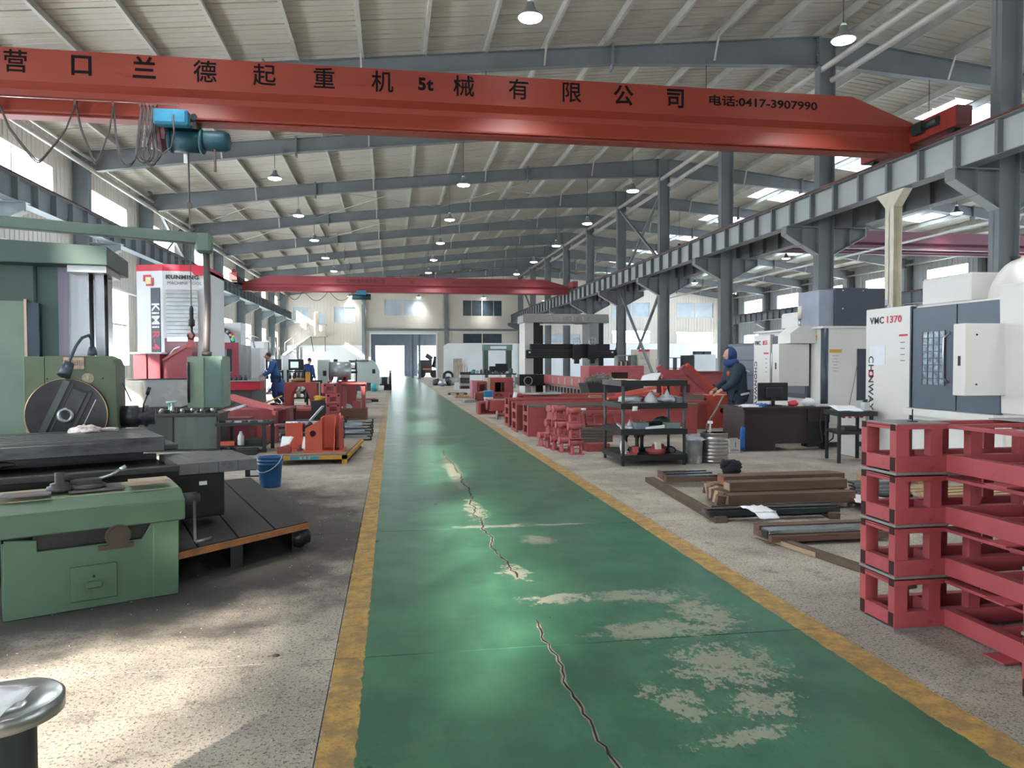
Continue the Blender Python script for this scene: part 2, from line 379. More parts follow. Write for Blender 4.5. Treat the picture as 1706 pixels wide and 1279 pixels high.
for k in range(79):
    y = Y0+k
    for d in [shL, shR[0], shR[2], (shS if k % 6 in (3, 4) else shR[1])]:
        o = bpy.data.objects.new('roof_sheet', d); COL.objects.link(o); o.parent = ce; o.location.y = y
MB().box(XL-.4, Y0-.3, roof_z(XL)+.0, XL-.3, Y1, roof_z(XL)+.3).build('eave_flashing', STEEL, ce)
# ---- purlins
px = [2.31+1.5*i for i in range(-7, 7)]+[XC+.6+1.5*i for i in range(0, 14)]
for x in px:
    z = roof_z(x); mb = MB(); mb.box(x-.004, Y0, z-.2, x+.004, Y1, z-.005).box(x-.004, Y0, z-.206, x+.07, Y1, z-.2).box(x-.07, Y0, z-.005, x+.004, Y1, z)
    mb.box(x+.062, Y0, z-.2, x+.07, Y1, z-.18)
    struct(mb.build('purlin', PURLIN), 'grey galvanised Z purlin running the length of the roof')
# ---- frames: tapered rafters and columns
def rafter(y, xa, xb, za, zb, zm, nm='rafter'):
    """web with flanges; za, zm, zb = depth at a, middle, b"""
    s = sgroup(nm, 'grey tapered steel rafter of the portal frame', (0, y, 0)); mb = MB()
    N = [xa, xa+(xb-xa)*.3, xa+(xb-xa)*.72, xb]; D = [za, zm, zm, zb]
    top = [rtop(x) for x in N]; bot = [t-d for t, d in zip(top, D)]
    mb.prism([(x, t) for x, t in zip(N, top)]+[(x, b) for x, b in zip(N[::-1], bot[::-1])], 'y', -.006, .006)
    for i in range(3):
        mb.bar((N[i], 0, top[i]-.006), (N[i+1], 0, top[i+1]-.006), .22, .012); mb.bar((N[i], 0, bot[i]+.006), (N[i+1], 0, bot[i+1]+.006), .22, .014)
    mb.build('rafter_web', STEEL, s, rel=True)
    for t in (.3, .72):
        x = xa+(xb-xa)*t; z = rtop(x); MB().box(x-.025, -.13, z-zm-.14, x+.025, .13, z+.06).build('splice_plate', STEEL, s, rel=True)
    for x, d, sg in ((N[0], D[0], 1), (N[3], D[3], -1)):
        z = rtop(x); e = MB().box(x, -.12, z-d-.02, x+.02*sg, .12, z); 
        for q in range(4):
            for w in (-.07, .07): e.cyl((x-.03*sg, w, z-d+.08+q*(d-.16)/3), (x+.07*sg, w, z-d+.08+q*(d-.16)/3), .022, 6)
        e.build('bolted_end_plate', STEEL, s, rel=True)
    for t in (.17, .44, .60, .86):
        x = min(px, key=lambda q: abs(q-(xa+(xb-xa)*t))); z = rtop(x); d = zm if .25 < t < .8 else (za+zm)/2
        MB().bar((x, -.09, z-d+.03), (x, -.42, z+.13), .045, .03).build('fly_brace', PURLIN, s, rel=True)
    return s
def hcol(x, y, z1, dep=.45, fl_=.25, m=STEEL, nm='steel_column', lab='grey steel H column'):
    mb = MB(); mb.box(x-dep/2, y-fl_/2, .02, x-dep/2+.014, y+fl_/2, z1).box(x+dep/2-.014, y-fl_/2, .02, x+dep/2, y+fl_/2, z1).box(x-dep/2, y-.006, .02, x+dep/2, y+.006, z1)
    mb.box(x-dep/2-.06, y-fl_/2-.06, 0, x+dep/2+.06, y+fl_/2+.06, .025); return mb
for y in FY:
    rafter(y, -9.05, XC-.23, .63, .76, .44); rafter(y, XC+.23, 32.0, .76, .63, .44)
    c = sgroup('steel_column', 'grey H column against the left window wall'); hcol(-9.275, y, rtop(-9.275)).build('column_shaft', STEEL_L, c)
    c = sgroup('steel_column', 'grey H column of the middle row between the two bays'); hcol(XC, y, rtop(XC)-.02).build('column_shaft', STEEL, c)
    MB().box(XC-.23, y-.12, rtop(XC)-.78, XC+.23, y+.12, rtop(XC)-.76).build('stiffener', STEEL, c)
    # corbels carrying both crane runways
    for sg, x1 in ((-1, 10.35), (1, 12.65)):
        xa = XC+sg*.225; mb = MB(); mb.prism([(xa, 5.14), (x1, 5.14), (x1, 4.93), (xa, 4.42)], 'y', y-.008, y+.008)
        mb.box(min(xa, x1), y-.15, 5.14, max(xa, x1), y+.15, 5.165); mb.build('corbel_web', STEEL, c)
        MB().bar((x1-.0*sg, y, 4.93), (xa, y, 4.42), .25, .016, up=(0, 0, 1)).build('corbel_flange', STEEL_W, c)
        MB().box(x1-.02, y-.13, 4.93, x1+.02, y+.13, 5.14).build('stiffener', STEEL, c)
        MB().box((xa+x1)/2-.008, y-.13, 4.66, (xa+x1)/2+.008, y+.13, 5.14).build('stiffener', STEEL, c)
    c = sgroup('crane_corbel', 'corbel under the left crane runway'); mb = MB(); mb.prism([(-9.05, 5.22), (-8.2, 5.22), (-8.2, 5.02), (-9.05, 4.6)], 'y', y-.01, y+.01).box(-9.05, y-.15, 5.21, -8.15, y+.15, 5.235)
    mb.build('corbel_web', STEEL_L, c); MB().bar((-8.2, y, 5.02), (-9.05, y, 4.6), .25, .016).build('corbel_flange', STEEL_W, c)
    c = sgroup('steel_column', 'grey H column against the right window wall'); hcol(32.2, y, rtop(32.2)).build('column_shaft', STEEL, c)
    MB().prism([(31.98, 5.1), (31.1, 5.1), (31.1, 4.9), (31.98, 4.5)], 'y', y-.1, y+.1).build('corbel_web', STEEL, c)
def runway(x, z0, z1, m, mw_, lab, ya, yb, face=-1, sp=.98):
    s = sgroup('crane_runway', lab); t = .014
    mb = MB().box(x-.15, ya, z0, x+.15, yb, z0+t).box(x-.15, ya, z1-t, x+.15, yb, z1); mb.build('runway_flange', m, s)
    MB().box(x-.006, ya, z0+t, x+.006, yb, z1-t).build('runway_web', mw_, s)
    y = 12.56-24.49+.04
    k = 0
    me = None
    while y < yb:
        if y > ya:
            if me is None:
                o = MB().box(x-.13, -.008, z0+t, x-.006, .008, z1-t).box(x+.006, -.008, z0+t, x+.13, .008, z1-t).box(x-.14, -.035, z0+t, x-.13, .035, z1-t*2).box(x+.13, -.035, z0+t, x+.14, .035, z1-2*t).build('runway_stiffener', m, s); me = o.data; o.location.y = y
            else: o = bpy.data.objects.new('runway_stiffener', me); COL.objects.link(o); o.parent = s; o.location.y = y
        y += 6.0/6 if False else sp
    MB().box(x-.035, ya, z1, x+.035, yb, z1+.02).box(x-.012, ya, z1+.02, x+.012, yb, z1+.075).box(x-.03, ya, z1+.075, x+.03, yb, z1+.11).build('crane_rail', RUST, s)
    return s
runway(10.6, 5.165, 5.80, STEEL, STEEL_W, 'grey crane runway beam with stiffeners along the middle columns', Y0, 66.3)
runway(12.4, 5.165, 5.80, STEEL, STEEL, 'crane runway beam on the far side of the middle columns', Y0, 66.3)
runway(-8.45, 5.235, 5.80, STEEL_L, STEEL_L, 'dark grey crane runway beam along the left window wall', Y0, 65.5)
runway(31.3, 5.1, 5.80, STEEL, STEEL, 'crane runway beam along the right window wall', Y0, 66.3)
# eave struts and ridge ties
for x, z, r, l in ((-8.92, 7.42, .075, 'round steel eave strut along the left wall'), (-9.0, 7.75, .05, 'thin eave strut over the left windows'), (XC-.12, 9.35, .08, 'round tie between the middle column heads'), (XC+.2, 9.1, .08, 'lower tie between the middle column heads'), (31.9, 7.6, .07, 'eave strut along the right wall')):
    struct(MB().cyl((x, Y0, z), (x, Y1, z), r, 10).build('eave_strut', PURLIN), l)
def brace(x, ya, za, yb, zb): 
    struct(MB().bar((x, ya, za), (x, yb, zb), .10, .10).build('cross_brace', STEEL), 'diagonal steel brace between middle columns')
brace(XC-.1, 36.4, 9.2, 30.7, 5.9); brace(XC+.1, 30.7, 9.2, 36.4, 5.9); brace(XC-.1, 36.4, 5.1, 30.7, .3); brace(XC+.1, 30.7, 5.1, 36.4, .3)
brace(XC-.1, 66.4, 9.0, 60.7, 5.9); brace(-9.2, 30.7, 5.1, 36.4, 8.2); brace(-9.2, 36.4, 5.9, 30.7, 8.2)
for ya, xs_ in ((30.56, (-9, -3.4, 2.3, 8.0)), (36.56, (-9, -3.4, 2.3, 8.0))):
    for i in range(3):
        a, b = xs_[i], xs_[i+1]; mb = MB().cyl((a, ya, rtop(a)-.1), (b, ya+6, rtop(b)-.1), .014, 6).cyl((b, ya, rtop(b)-.1), (a, ya+6, rtop(a)-.1), .014, 6)
        struct(mb.build('roof_bracing_rod', PURLIN), 'thin crossed bracing rods under the roof')
# cream post propping the middle runway
pp = sgroup('runway_post', 'cream painted steel post under the crane runway beam'); CREAM = mat('cream_post_paint', '#cfc8b4', .5)
MB().box(10.5, 14.36, 0, 10.51, 14.64, 4.85).box(10.69, 14.36, 0, 10.7, 14.64, 4.85).box(10.5, 14.49, 0, 10.7, 14.51, 4.85).build('post_shaft', CREAM, pp)
MB().prism([(14.36, 4.85), (14.05, 5.16), (14.95, 5.16), (14.64, 4.85)], 'x', 10.5, 10.7).build('post_head', CREAM, pp)

# ---- walls with real openings and ribs
def ribwall(name, axis, c, a0, a1, z0, z1, holes, m, thick=.08, inner=1, rib=.3, label=None, depth=.025):
    """axis 'x': wall in plane x=c running along y; axis 'y': plane y=c along x. inner=+1/-1: side the ribs face"""
    mb = MB(); cuts = sorted({a0, a1} | {h[0] for h in holes} | {h[1] for h in holes})
    for p, q in zip(cuts[:-1], cuts[1:]):
        mid = (p+q)/2; hs = sorted([(h[2], h[3]) for h in holes if h[0] < mid < h[1]]); z = z0; segs = []
        for a, b in hs:
            if a > z: segs.append((z, a))
            z = max(z, b)
        if z < z1: segs.append((z, z1))
        for s0, s1 in segs:
            if axis == 'x': mb.box(c, p, s0, c-thick*inner, q, s1)
            else: mb.box(p, c, s0, q, c-thick*inner, s1)
            k = math.ceil(p/rib)
            while k*rib < q-.03:
                t = k*rib
                if t > p+.01:
                    if axis == 'x': mb.prism([(t-.03, c), (t+.03, c), (t+.012, c+depth*inner), (t-.012, c+depth*inner)][::1], 'z', s0, s1) if False else mb.box(c, t-.016, s0, c+depth*inner, t+.016, s1)
                    else: mb.box(t-.016, c, s0, t+.016, c+depth*inner, s1)
                k += 1
    o = mb.build(name, m); struct(o, label); return o
_wn = [0]
def window(axis, c, a0, a1, z0, z1, mull, rails=(), inner=1, pane=GLASS, fm=FRAMEW, label='cream framed window', fr=.06, bars=()):
    _wn[0] += 1; w = sgroup('window_%d' % _wn[0], label)
    def bx(mb, p, q, s0, s1, d0, d1):
        if axis == 'x': mb.box(c-d0*inner, p, s0, c-d1*inner, q, s1)
        else: mb.box(p, c-d0*inner, s0, q, c-d1*inner, s1)
    f = MB(); bx(f, a0, a1, z0, z0+fr, -.03, .13); bx(f, a0, a1, z1-fr, z1, -.03, .13); bx(f, a0, a0+fr, z0, z1, -.03, .13); bx(f, a1-fr, a1, z0, z1, -.03, .13)
    f.build('window_frame', fm, w)
    xs_ = [a0+fr]+list(mull)+[a1-fr]
    for t in mull: q = MB(); bx(q, t-.035, t+.035, z0+fr, z1-fr, .02, .1); q.build('mullion', fm, w)
    for t in bars: q = MB(); bx(q, t-.015, t+.015, z0+fr, z1-fr, .03, .09); q.build('mullion', fm, w)
    for t in rails: q = MB(); bx(q, a0+fr, a1-fr, t-.035, t+.035, .02, .1); q.build('window_rail', fm, w)
    for p, q_ in zip(xs_[:-1], xs_[1:]):
        g = MB(); bx(g, p, q_, z0+fr, z1-fr, .055, .061); g.build('window_pane', pane, w)
    return w
def portal(axis, c, a0, a1, z0, z1, direction):
    l = bpy.data.lights.new('daylight_portal', 'AREA'); l.shape = 'RECTANGLE'; l.size = a1-a0; l.size_y = z1-z0
    try: l.cycles.is_portal = True
    except Exception: return
    o = bpy.data.objects.new('daylight_portal', l); COL.objects.link(o)
    o.location = (c, (a0+a1)/2, (z0+z1)/2) if axis == 'x' else ((a0+a1)/2, c, (z0+z1)/2)
    zax = -Vector(direction); yax = Vector((0, 0, 1)); xax = yax.cross(zax); o.matrix_world = Matrix.Translation(o.location) @ Matrix((xax, yax, zax)).transposed().to_4x4()
XW = -9.56
hl = []; hr = []
for y in FY[:-1]:
    a_, b_ = (y+1.3, y+4.7) if y > -4 else (y+.35, y+5.65)  # openings of the unseen rear bays enlarged to throw sun on the floor
    hl += [(a_, b_, 5.85 if y > -8 else 4.55, 7.22), (y+1.3, y+4.7, 1.45, 4.25)]; hr += [(y+1.3, y+4.7, 5.85, 7.22), (y+1.3, y+4.7, 1.45, 4.1)]
ribwall('wall_left', 'x', XW, Y0, Y1, 0, rtop(XW)+.2, hl, WALLC, inner=1, label='cream ribbed sheet wall with windows left of the hall', rib=.25, thick=.16)
ribwall('wall_right', 'x', 32.46, Y0, Y1, 0, rtop(32.46)+.2, hr, WALLG, inner=-1, label='grey ribbed sheet wall with windows right of the second bay', rib=.4, thick=.16)
for y in FY[:-1]:
    a_, b_ = (y+1.3, y+4.7) if y > -4 else (y+.35, y+5.65)  # rear bays out of view get added window area for the sun patches
    window('x', XW, a_, b_, 5.85 if y > -8 else 4.55, 7.22, [y+2.4], bars=[y+3.5], label='upper window of the left wall, blown white by daylight')
    window('x', XW, y+1.3, y+4.7, 1.45, 4.25, [y+2.55], rails=[2.95], bars=[y+3.6], label='tall lower window of the left wall')
    window('x', 32.46, y+1.3, y+4.7, 5.85, 7.22, [y+3.0], inner=-1, label='upper window of the right wall')
    window('x', 32.46, y+1.3, y+4.7, 1.45, 4.1, [y+3.0], inner=-1, label='lower window of the right wall')
    if False:
        portal('x', XW-.2, y+1.3, y+4.7, 5.85, 7.22, (1, 0, 0)); portal('x', XW-.2, y+1.3, y+4.7, 1.45, 4.25, (1, 0, 0))
# back wall behind the camera with its own gate and windows
ribwall('wall_back', 'y', Y0, XL, XR, 0, 10.3, [(-1.0, 3.5, 0, 4.0)], WALLC, inner=1, label='cream end wall behind the viewer')
# far wall
fh = [(-8.54, -7.10, 5.07, 6.54), (-6.75, -5.72, 3.98, 6.12), (-5.08, -3.14, 5.04, 6.55), (-.72, 2.8, 5.74, 7.25), (6.25, 9.9, 5.74, 7.25), (-1.9, 3.92, 0, 4.17), (6.25, 9.9, 3.3, 4.25),
      (13.6, 17.2, 3.35, 4.25), (13.6, 17.2, 5.74, 7.25), (20.2, 23.9, 3.35, 4.5), (20.2, 23.9, 5.74, 7.2), (26.5, 30.2, 3.35, 4.4), (26.5, 30.2, 5.74, 7.2)]
ribwall('wall_far', 'y', Y1, XL, XR, 0, 10.4, fh, mat('beige_far_wall', '#d3cbbe', .5, 0, .05, .5), inner=-1, rib=.28, thick=.2, label='beige ribbed end wall at the far end of the hall')
BWIN = mat('lit_office_glass', '#b9c4cc', .2, 0, .15, 1.2, spec=.7)
window('y', Y1, -8.54, -7.10, 5.07, 6.54, [-7.8], inner=-1, pane=BWIN, label='office window left of the stair landing')
window('y', Y1, -5.08, -3.14, 5.04, 6.55, [-4.1], inner=-1, pane=BWIN, label='office window right of the stair landing')
window('y', Y1, -.72, 2.8, 5.74, 7.25, [.95], bars=[.15, 1.9], inner=-1, pane=BWIN, label='pale four-pane window above the far doorway')
window('y', Y1, 6.25, 9.9, 5.74, 7.25, [8.05], bars=[7.1, 9.1], inner=-1, pane=DGLASS, label='dark four-pane window right of the far doorway')
window('y', Y1, 6.25, 9.9, 3.3, 4.25, [8.05], inner=-1, pane=DGLASS, label='dark low window just above the white partition')
for a, b in ((13.6, 17.2), (20.2, 23.9), (26.5, 30.2)):
    window('y', Y1, a, b, 5.74, 7.2, [(a+b)/2], inner=-1, pane=BWIN if a > 15 else DGLASS, label='upper window in the far wall of the second bay'); window('y', Y1, a, b, 3.35, 4.25, [(a+b)/2], inner=-1, pane=GLASS if a > 20 else BWIN, label='lower window in the far wall of the second bay')
d = sgroup('door_1', 'half-glazed office door at the top of the stair')
f = MB().box(-6.75, Y1-.03, 3.98, -6.69, Y1+.1, 6.12).box(-5.78, Y1-.03, 3.98, -5.72, Y1+.1, 6.12).box(-6.75, Y1-.03, 6.06, -5.72, Y1+.1, 6.12); f.build('door_frame', FRAMEW, d)
MB().box(-6.30, Y1, 3.98, -5.78, Y1+.04, 4.95).build('door_leaf', FRAMEW, d); MB().box(-6.30, Y1, 4.95, -5.78, Y1+.02, 6.06).build('door_pane', BWIN, d); MB().box(-6.69, Y1+.5, 3.98, -5.78, Y1+.52, 6.1).build('door_shadow_gap', mat('dim_office_wall', '#8b8478', .8), d)
struct(MB().box(-2.52, Y1-.42, 4.42, 11.3, Y1-.02, 4.62).build('trim_1', STEEL), 'grey steel girt across the far wall'); struct(MB().box(-2.52, Y1-.3, 4.36, 11.3, Y1-.05, 4.40).build('trim_2', WHITE), 'pale lower edge of the far wall girt')
struct(MB().box(-1.98, Y1-.06, 0, -1.86, Y1+.2, 4.17).box(3.88, Y1-.06, 0, 4.0, Y1+.2, 4.17).box(-1.98, Y1-.06, 4.13, 4.0, Y1+.2, 4.27).build('trim_3', WHITE), 'pale door lining round the far doorway')
struct(MB().box(4.62, Y1-.35, 0, 4.86, Y1-.03, 9.3).build('steel_column', STEEL), 'grey wall post right of the far doorway')
struct(MB().box(-2.62, Y1-.45, 0, -2.38, Y1-.03, 8.6).build('steel_column', STEEL_L), 'grey wall post left of the far doorway')
# white low partitions
struct(MB().box(-9.0, Y1-.35, 0, -2.62, Y1-.28, 3.14).build('wall_partition_left', WHITE), 'white partition wall under the office stair')
struct(MB().box(4.86, Y1-.5, 0, 31.5, Y1-.42, 3.31).build('wall_partition_right', WHITE), 'white partition wall right of the far doorway')
struct(MB().prism([(4.86, 0), (4.5, 0), (4.5, 3.1), (4.86, 3.31)], 'y', Y1-.5, Y1-.42).build('wall_partition_return', WHITE), 'chamfered end of the white partition')
# stair to the office
st = sgroup('office_stair', 'steel stair with thin handrails up to the office door'); GS = mat('pale_stair_steel', '#b9b6ae', .5)
for k in range(11):
    t = k/10; x = -9.0+t*2.0; MB().box(x-.14, Y1-1.5, 2.35+t*1.55, x+.12, Y1-.45, 2.40+t*1.55).build('stair_tread', GS, st)
for yy in (Y1-1.5, Y1-.45): MB().bar((-9.15, yy, 2.25), (-6.95, yy, 3.92), .04, .2).build('stringer', GS, st)
MB().box(-7.0, Y1-1.55, 3.86, -5.6, Y1-.02, 3.96).build('landing', GS, st)
hr_ = MB().cyl((-9.0, Y1-1.5, 3.3), (-6.95, Y1-1.5, 4.9), .02, 6).cyl((-6.95, Y1-1.5, 4.9), (-5.62, Y1-1.5, 4.9), .02, 6).cyl((-5.62, Y1-1.5, 4.9), (-5.62, Y1-.1, 4.9), .02, 6)
for x, z0, z1 in ((-9.0, 2.4, 3.3), (-8.3, 2.9, 3.85), (-7.6, 3.4, 4.4), (-6.95, 3.9, 4.9), (-6.3, 3.9, 4.9), (-5.62, 3.9, 4.9)): hr_.cyl((x, Y1-1.5, z0), (x, Y1-1.5, z1), .018, 6)
hr_.build('handrail', GS, st); MB().bar((-6.85, Y1-1.5, 3.86), (-6.75, Y1-.4, 2.6), .05, .05).bar((-5.65, Y1-1.5, 3.86), (-5.75, Y1-.4, 2.6), .05, .05).build('landing_strut', RUST, st)
# annex hall beyond the doorway
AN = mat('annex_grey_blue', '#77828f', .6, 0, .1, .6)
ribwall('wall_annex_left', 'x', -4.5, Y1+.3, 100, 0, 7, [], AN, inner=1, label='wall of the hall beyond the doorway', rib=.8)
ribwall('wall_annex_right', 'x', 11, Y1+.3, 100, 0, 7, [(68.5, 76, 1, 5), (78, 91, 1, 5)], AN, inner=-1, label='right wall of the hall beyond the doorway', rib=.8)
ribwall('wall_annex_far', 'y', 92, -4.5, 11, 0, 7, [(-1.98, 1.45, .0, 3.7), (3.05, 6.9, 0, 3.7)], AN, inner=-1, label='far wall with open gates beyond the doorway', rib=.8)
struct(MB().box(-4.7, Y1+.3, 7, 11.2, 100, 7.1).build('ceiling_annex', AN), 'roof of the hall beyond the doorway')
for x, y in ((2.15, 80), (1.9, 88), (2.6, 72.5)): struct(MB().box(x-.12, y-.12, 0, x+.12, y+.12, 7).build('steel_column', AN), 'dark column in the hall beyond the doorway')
struct(MB().box(-80, 101, -.4, 90, 260, -.02).build('ground_outside', mat('pale_yard', '#b5b2aa', .9)), 'pale yard outside the far gates')

# ------------------------------------------------------------------ high-bay lamps
LSH = mat('lamp_shade_grey', '#9a9e9d', .35, .5, .05); LDK = mat('lamp_shade_dark', '#2c2e2d', .4, .3, .05)
LEM = mat('lamp_lens_lit', '#ffffff', .4, 0, 0, emit='#f4faff', estr=14); LWH = mat('lamp_white_body', '#d5d6d2', .5)
def make_lamp(z, zr, shade=LSH):
    t = thing('high_bay_lamp', '', 'lamp', (0, 0, 0))
    MB().lathe([(.05, .26), (.07, .24), (.075, .16), (.10, .15), (.10, .12), (.13, .10), (.215, .02), (.225, 0), (.20, .003)], (0, 0, z), 20).build('lamp_shade', shade, t)
    MB().lathe([(.045, .30), (.055, .28), (.055, .24)], (0, 0, z), 12).build('lamp_housing', LWH, t)
    MB().lathe([(.0, .004), (.205, .004), (.19, -.02), (.10, -.045), (.0, -.05)], (0, 0, z), 20).build('lamp_lens', LEM, t)
    MB().cyl((0, 0, z+.3), (0, 0, zr), .008, 5).build('lamp_cord', BLK, t)
    return t
rows = [(-3.62, 'left row of lamps'), (2.35, 'lamps over the aisle'), (8.13, 'lamps beside the middle columns')]
names = {12.56: 'nearest frame', 18.56: 'second frame'}
for x, g in rows:
    z = 7.39; base = make_lamp(z, rtop(x)-.44); first = True; n_ = 0
    for y in FY:
        if y < 5: continue
        n_ += 1; o = base if first else dup(base); first = False
        o.matrix_basis = Matrix.Translation((x, y, 0)); o['group'] = g
        vis = [q for q in FY if q > 11]
        if y in vis:
            i = vis.index(y); od = ['nearest', 'second nearest', 'third nearest', 'fourth nearest', 'fifth nearest', 'sixth nearest', 'seventh nearest', 'eighth nearest', 'ninth nearest', 'farthest'][min(i, 9)]
            o['label'] = f'lit high bay lamp, {od} in the {g}' if g.startswith('left') else f'lit high bay lamp, {od} of the {g}'
        else: o['label'] = f'lit high bay lamp behind the viewer in the {g}' if g.startswith('left') else f'lit high bay lamp behind the viewer among the {g}'
        l = bpy.data.lights.new('lamp_light', 'AREA'); l.shape = 'DISK'; l.size = .4; l.energy = 48; l.spread = math.radians(100); l.color = (.93, .97, 1)
        q = bpy.data.objects.new('lamp_light', l); COL.objects.link(q); q.location = (x, y, z-.07)
for i, (x, y, z) in enumerate([(14.6, 30.56, 7.3), (14.6, 36.56, 7.4), (20.5, 36.56, 7.0), (20.5, 42.56, 7.0), (14.6, 42.56, 7.3), (20.5, 48.56, 7.0), (26, 42.56, 6.9), (20.5, 24.56, 7.0), (14.6, 18.56, 7.3), (26, 54.56, 6.9), (14.6, 54.56, 7.2)]):
    t = make_lamp(z, rtop(x)-.44, LDK); t.matrix_basis = Matrix.Translation((x, y, 0)); t['group'] = 'lamps of the second bay'
    t['label'] = 'dark-shaded high bay lamp of the second bay, %s of the %s row' % ({0: 'second', 1: 'third', 2: 'second', 3: 'third', 4: 'fourth', 5: 'fourth', 6: 'nearest', 7: 'nearest', 8: 'nearest', 9: 'farther', 10: 'fifth'}[i], 'near' if x < 16 else 'middle' if x < 22 else 'outer')
    l = bpy.data.lights.new('lamp_light', 'AREA'); l.shape = 'DISK'; l.size = .4; l.energy = 48; l.spread = math.radians(100); q = bpy.data.objects.new('lamp_light', l); COL.objects.link(q); q.location = (x, y, z-.07)
# ------------------------------------------------------------------ near overhead crane
HB = mat('hoist_blue_green', '#17414c', .5, .1, .2, 6, spots='#16323a', spot_amt=.3); HBL = mat('hoist_box_blue', '#2f7490', .4, 0, .15, 8, spots='#2a6f8d', spot_amt=.3)
HR = mat('hoist_motor_dull_red', '#8a4b50', .5, 0, .15, 8); CAB = mat('grey_rubber_cable', '#4b4542', .6, 0, .2, 10); SILV = mat('bright_steel', '#b9bdc0', .3, .9, .1, 8)
def girder(t, y, xa, xb, zb, zt, taper, w, m, ledge=True):
    """box-topped single girder: plate web with a bulged lower box and a running flange"""
    z1 = zb+.02; prof = [(-w/2, zt), (w/2, zt), (w/2, zt-.52*(zt-zb)), (w*.28, zt-.62*(zt-zb)), (w*.28, zt-.72*(zt-zb)), (w*.42, zb+.03), (w*.42, zb), (-w*.42, zb), (-w*.42, zb+.03), (-w*.28, zt-.72*(zt-zb)), (-w*.28, zt-.62*(zt-zb)), (-w/2, zt-.52*(zt-zb))]
    mb = MB(); n = len(prof)
    def ring(x, cut): 
        out = []
        for yy, zz in prof:
            z_ = min(zz, zt-cut) if cut else zz
            out.append((x, y+yy, max(z_, zb)))
        return out
    vs = ring(xa, .45*(zt-zb))+ring(xa+taper, 0)+ring(xb-taper, 0)+ring(xb, .45*(zt-zb)); fs = []
    for k in range(3): fs += [(k*n+i, k*n+(i+1) % n, (k+1)*n+(i+1) % n, (k+1)*n+i) for i in range(n)]
    fs += [tuple(range(n))[::-1], tuple(3*n+i for i in range(n))]; mb.add(vs, fs); g = mb.build('girder', m, t)
    MB().box(xa+.5, y-.15, zb-.035, xb-.5, y+.15, zb-.005).build('lower_flange', m, t)
    return g
yc = 14.0
t = thing('overhead_crane', 'near orange-red overhead travelling crane with large black stencilled characters and a 5t mark', 'crane', (1, yc, 5.9))
g = girder(t, yc, -8.3, 10.45, 5.80, 6.84, 1.35, .52, CRANE)
RI = mat('crane_end_carriage_red', '#8c2f25', .5, 0, .1, 2, spots='#8c2f25', spot_amt=.3)
for x, nm in ((10.6, 'end_carriage'), (-8.45, 'end_carriage')):
    c = MB().box(x-.15, yc-1.45, 5.98, x+.15, yc+1.45, 6.36).build('end_carriage', RI, t, bevel=.01)
    MB().box(x-.16, yc-1.47, 5.99, x+.16, yc-1.44, 6.34).build('end_plate', mat('carriage_dark_red', '#5c2420', .6), c)
    for s_ in (-1.2, 1.2): MB().cyl((x-.06, yc+s_, 6.03), (x+.06, yc+s_, 6.03), .12, 14).build('wheel', BLK, c)
    MB().box(x-.17, yc-.1, 5.92, x+.17, yc+.1, 6.0).build('carriage_gusset', RI, c)
mt = MB().cyl((10.42, yc-.62, 6.2), (10.42, yc-1.02, 6.2), .085, 14).box(10.35, yc-.62, 6.08, 10.47, yc-.36, 6.3); mt.cyl((10.42, yc-.3, 6.21), (10.42, yc-.36, 6.21), .06, 12).build('travel_motor', mat('motor_dark_green', '#1e2f2c', .5, 0, .2, 6), t)
for ch, x in (('营', -6.18), ('口', -5.16), ('兰', -4.16), ('德', -3.17), ('起', -2.18), ('重', -1.16), ('机', -.14), ('械', 1.33), ('有', 2.35), ('限', 3.35), ('公', 4.36), ('司', 5.40)):
    text(ch, .40, BLACKP, 'lettering', t, FR(x, yc-.264, 6.585), thick=.009 if ch in '口兰公司' else .004)
text('5t', .30, BLACKP, 'lettering', t, FR(.63, yc-.264, 6.60), thick=.012); text('电话:0417-3907990', .215, BLACKP, 'lettering', t, FR(7.2, yc-.264, 6.60), thick=.004, squash=1.33)
# hoist under the girder
h = MB().box(-3.95, yc-.55, 5.60, -3.40, yc-.33, 5.86).build('hoist_control_box', HBL, t, bevel=.02)
MB().box(-3.92, yc-.57, 5.63, -3.43, yc-.55, 5.83).build('box_lid', HBL, h, bevel=.01)
MB().cyl((-3.78, yc-.12, 5.44), (-3.28, yc-.12, 5.44), .19, 24).lathe([(.19, 0), (.215, .02), (.215, .05), (.19, .07)], (-3.30, yc-.12, 5.44), 24, 'x').lathe([(.19, 0), (.215, .02), (.215, .05), (.19, .07)], (-3.82, yc-.12, 5.44), 24, 'x').build('hoist_drum', HB, t)
MB().lathe([(.16, 0), (.175, .03), (.175, .35), (.14, .43), (.05, .45)], (-3.24, yc-.12, 5.46), 24, 'x').build('hoist_motor', HB, t)
MB().lathe([(.05, -.36), (.15, -.33), (.19, -.22), (.19, -.16), (.21, -.14), (.21, -.10), (.15, -.08), (.15, 0)], (-3.80, yc-.12, 5.44), 20, 'x').box(-4.02, yc-.30, 5.42, -3.84, yc-.05, 5.66).build('gearbox', HR, t)
MB().box(-3.75, yc-.2, 5.62, -3.7, yc+.2, 5.9).box(-3.4, yc-.2, 5.62, -3.35, yc+.2, 5.9).box(-3.8, yc-.34, 5.60, -3.3, yc+.1, 5.65).build('trolley_frame', BLK, t)
for x in (-3.72, -3.38):
    for s_ in (-.2, .2): MB().cyl((x, yc+s_-.02, 5.84), (x, yc+s_+.02, 5.84), .06, 12).build('trolley_wheel', BLK, t)
MB().box(-3.06, yc-.2, 4.92, -3.03, yc-.15, 5.40).build('rope_guide', mat('old_rope_guide', '#5b4a3f', .8), t)
MB().box(-3.56, yc-.2, 5.05, -3.50, yc-.15, 5.20).build('limit_switch', WHITE, t)
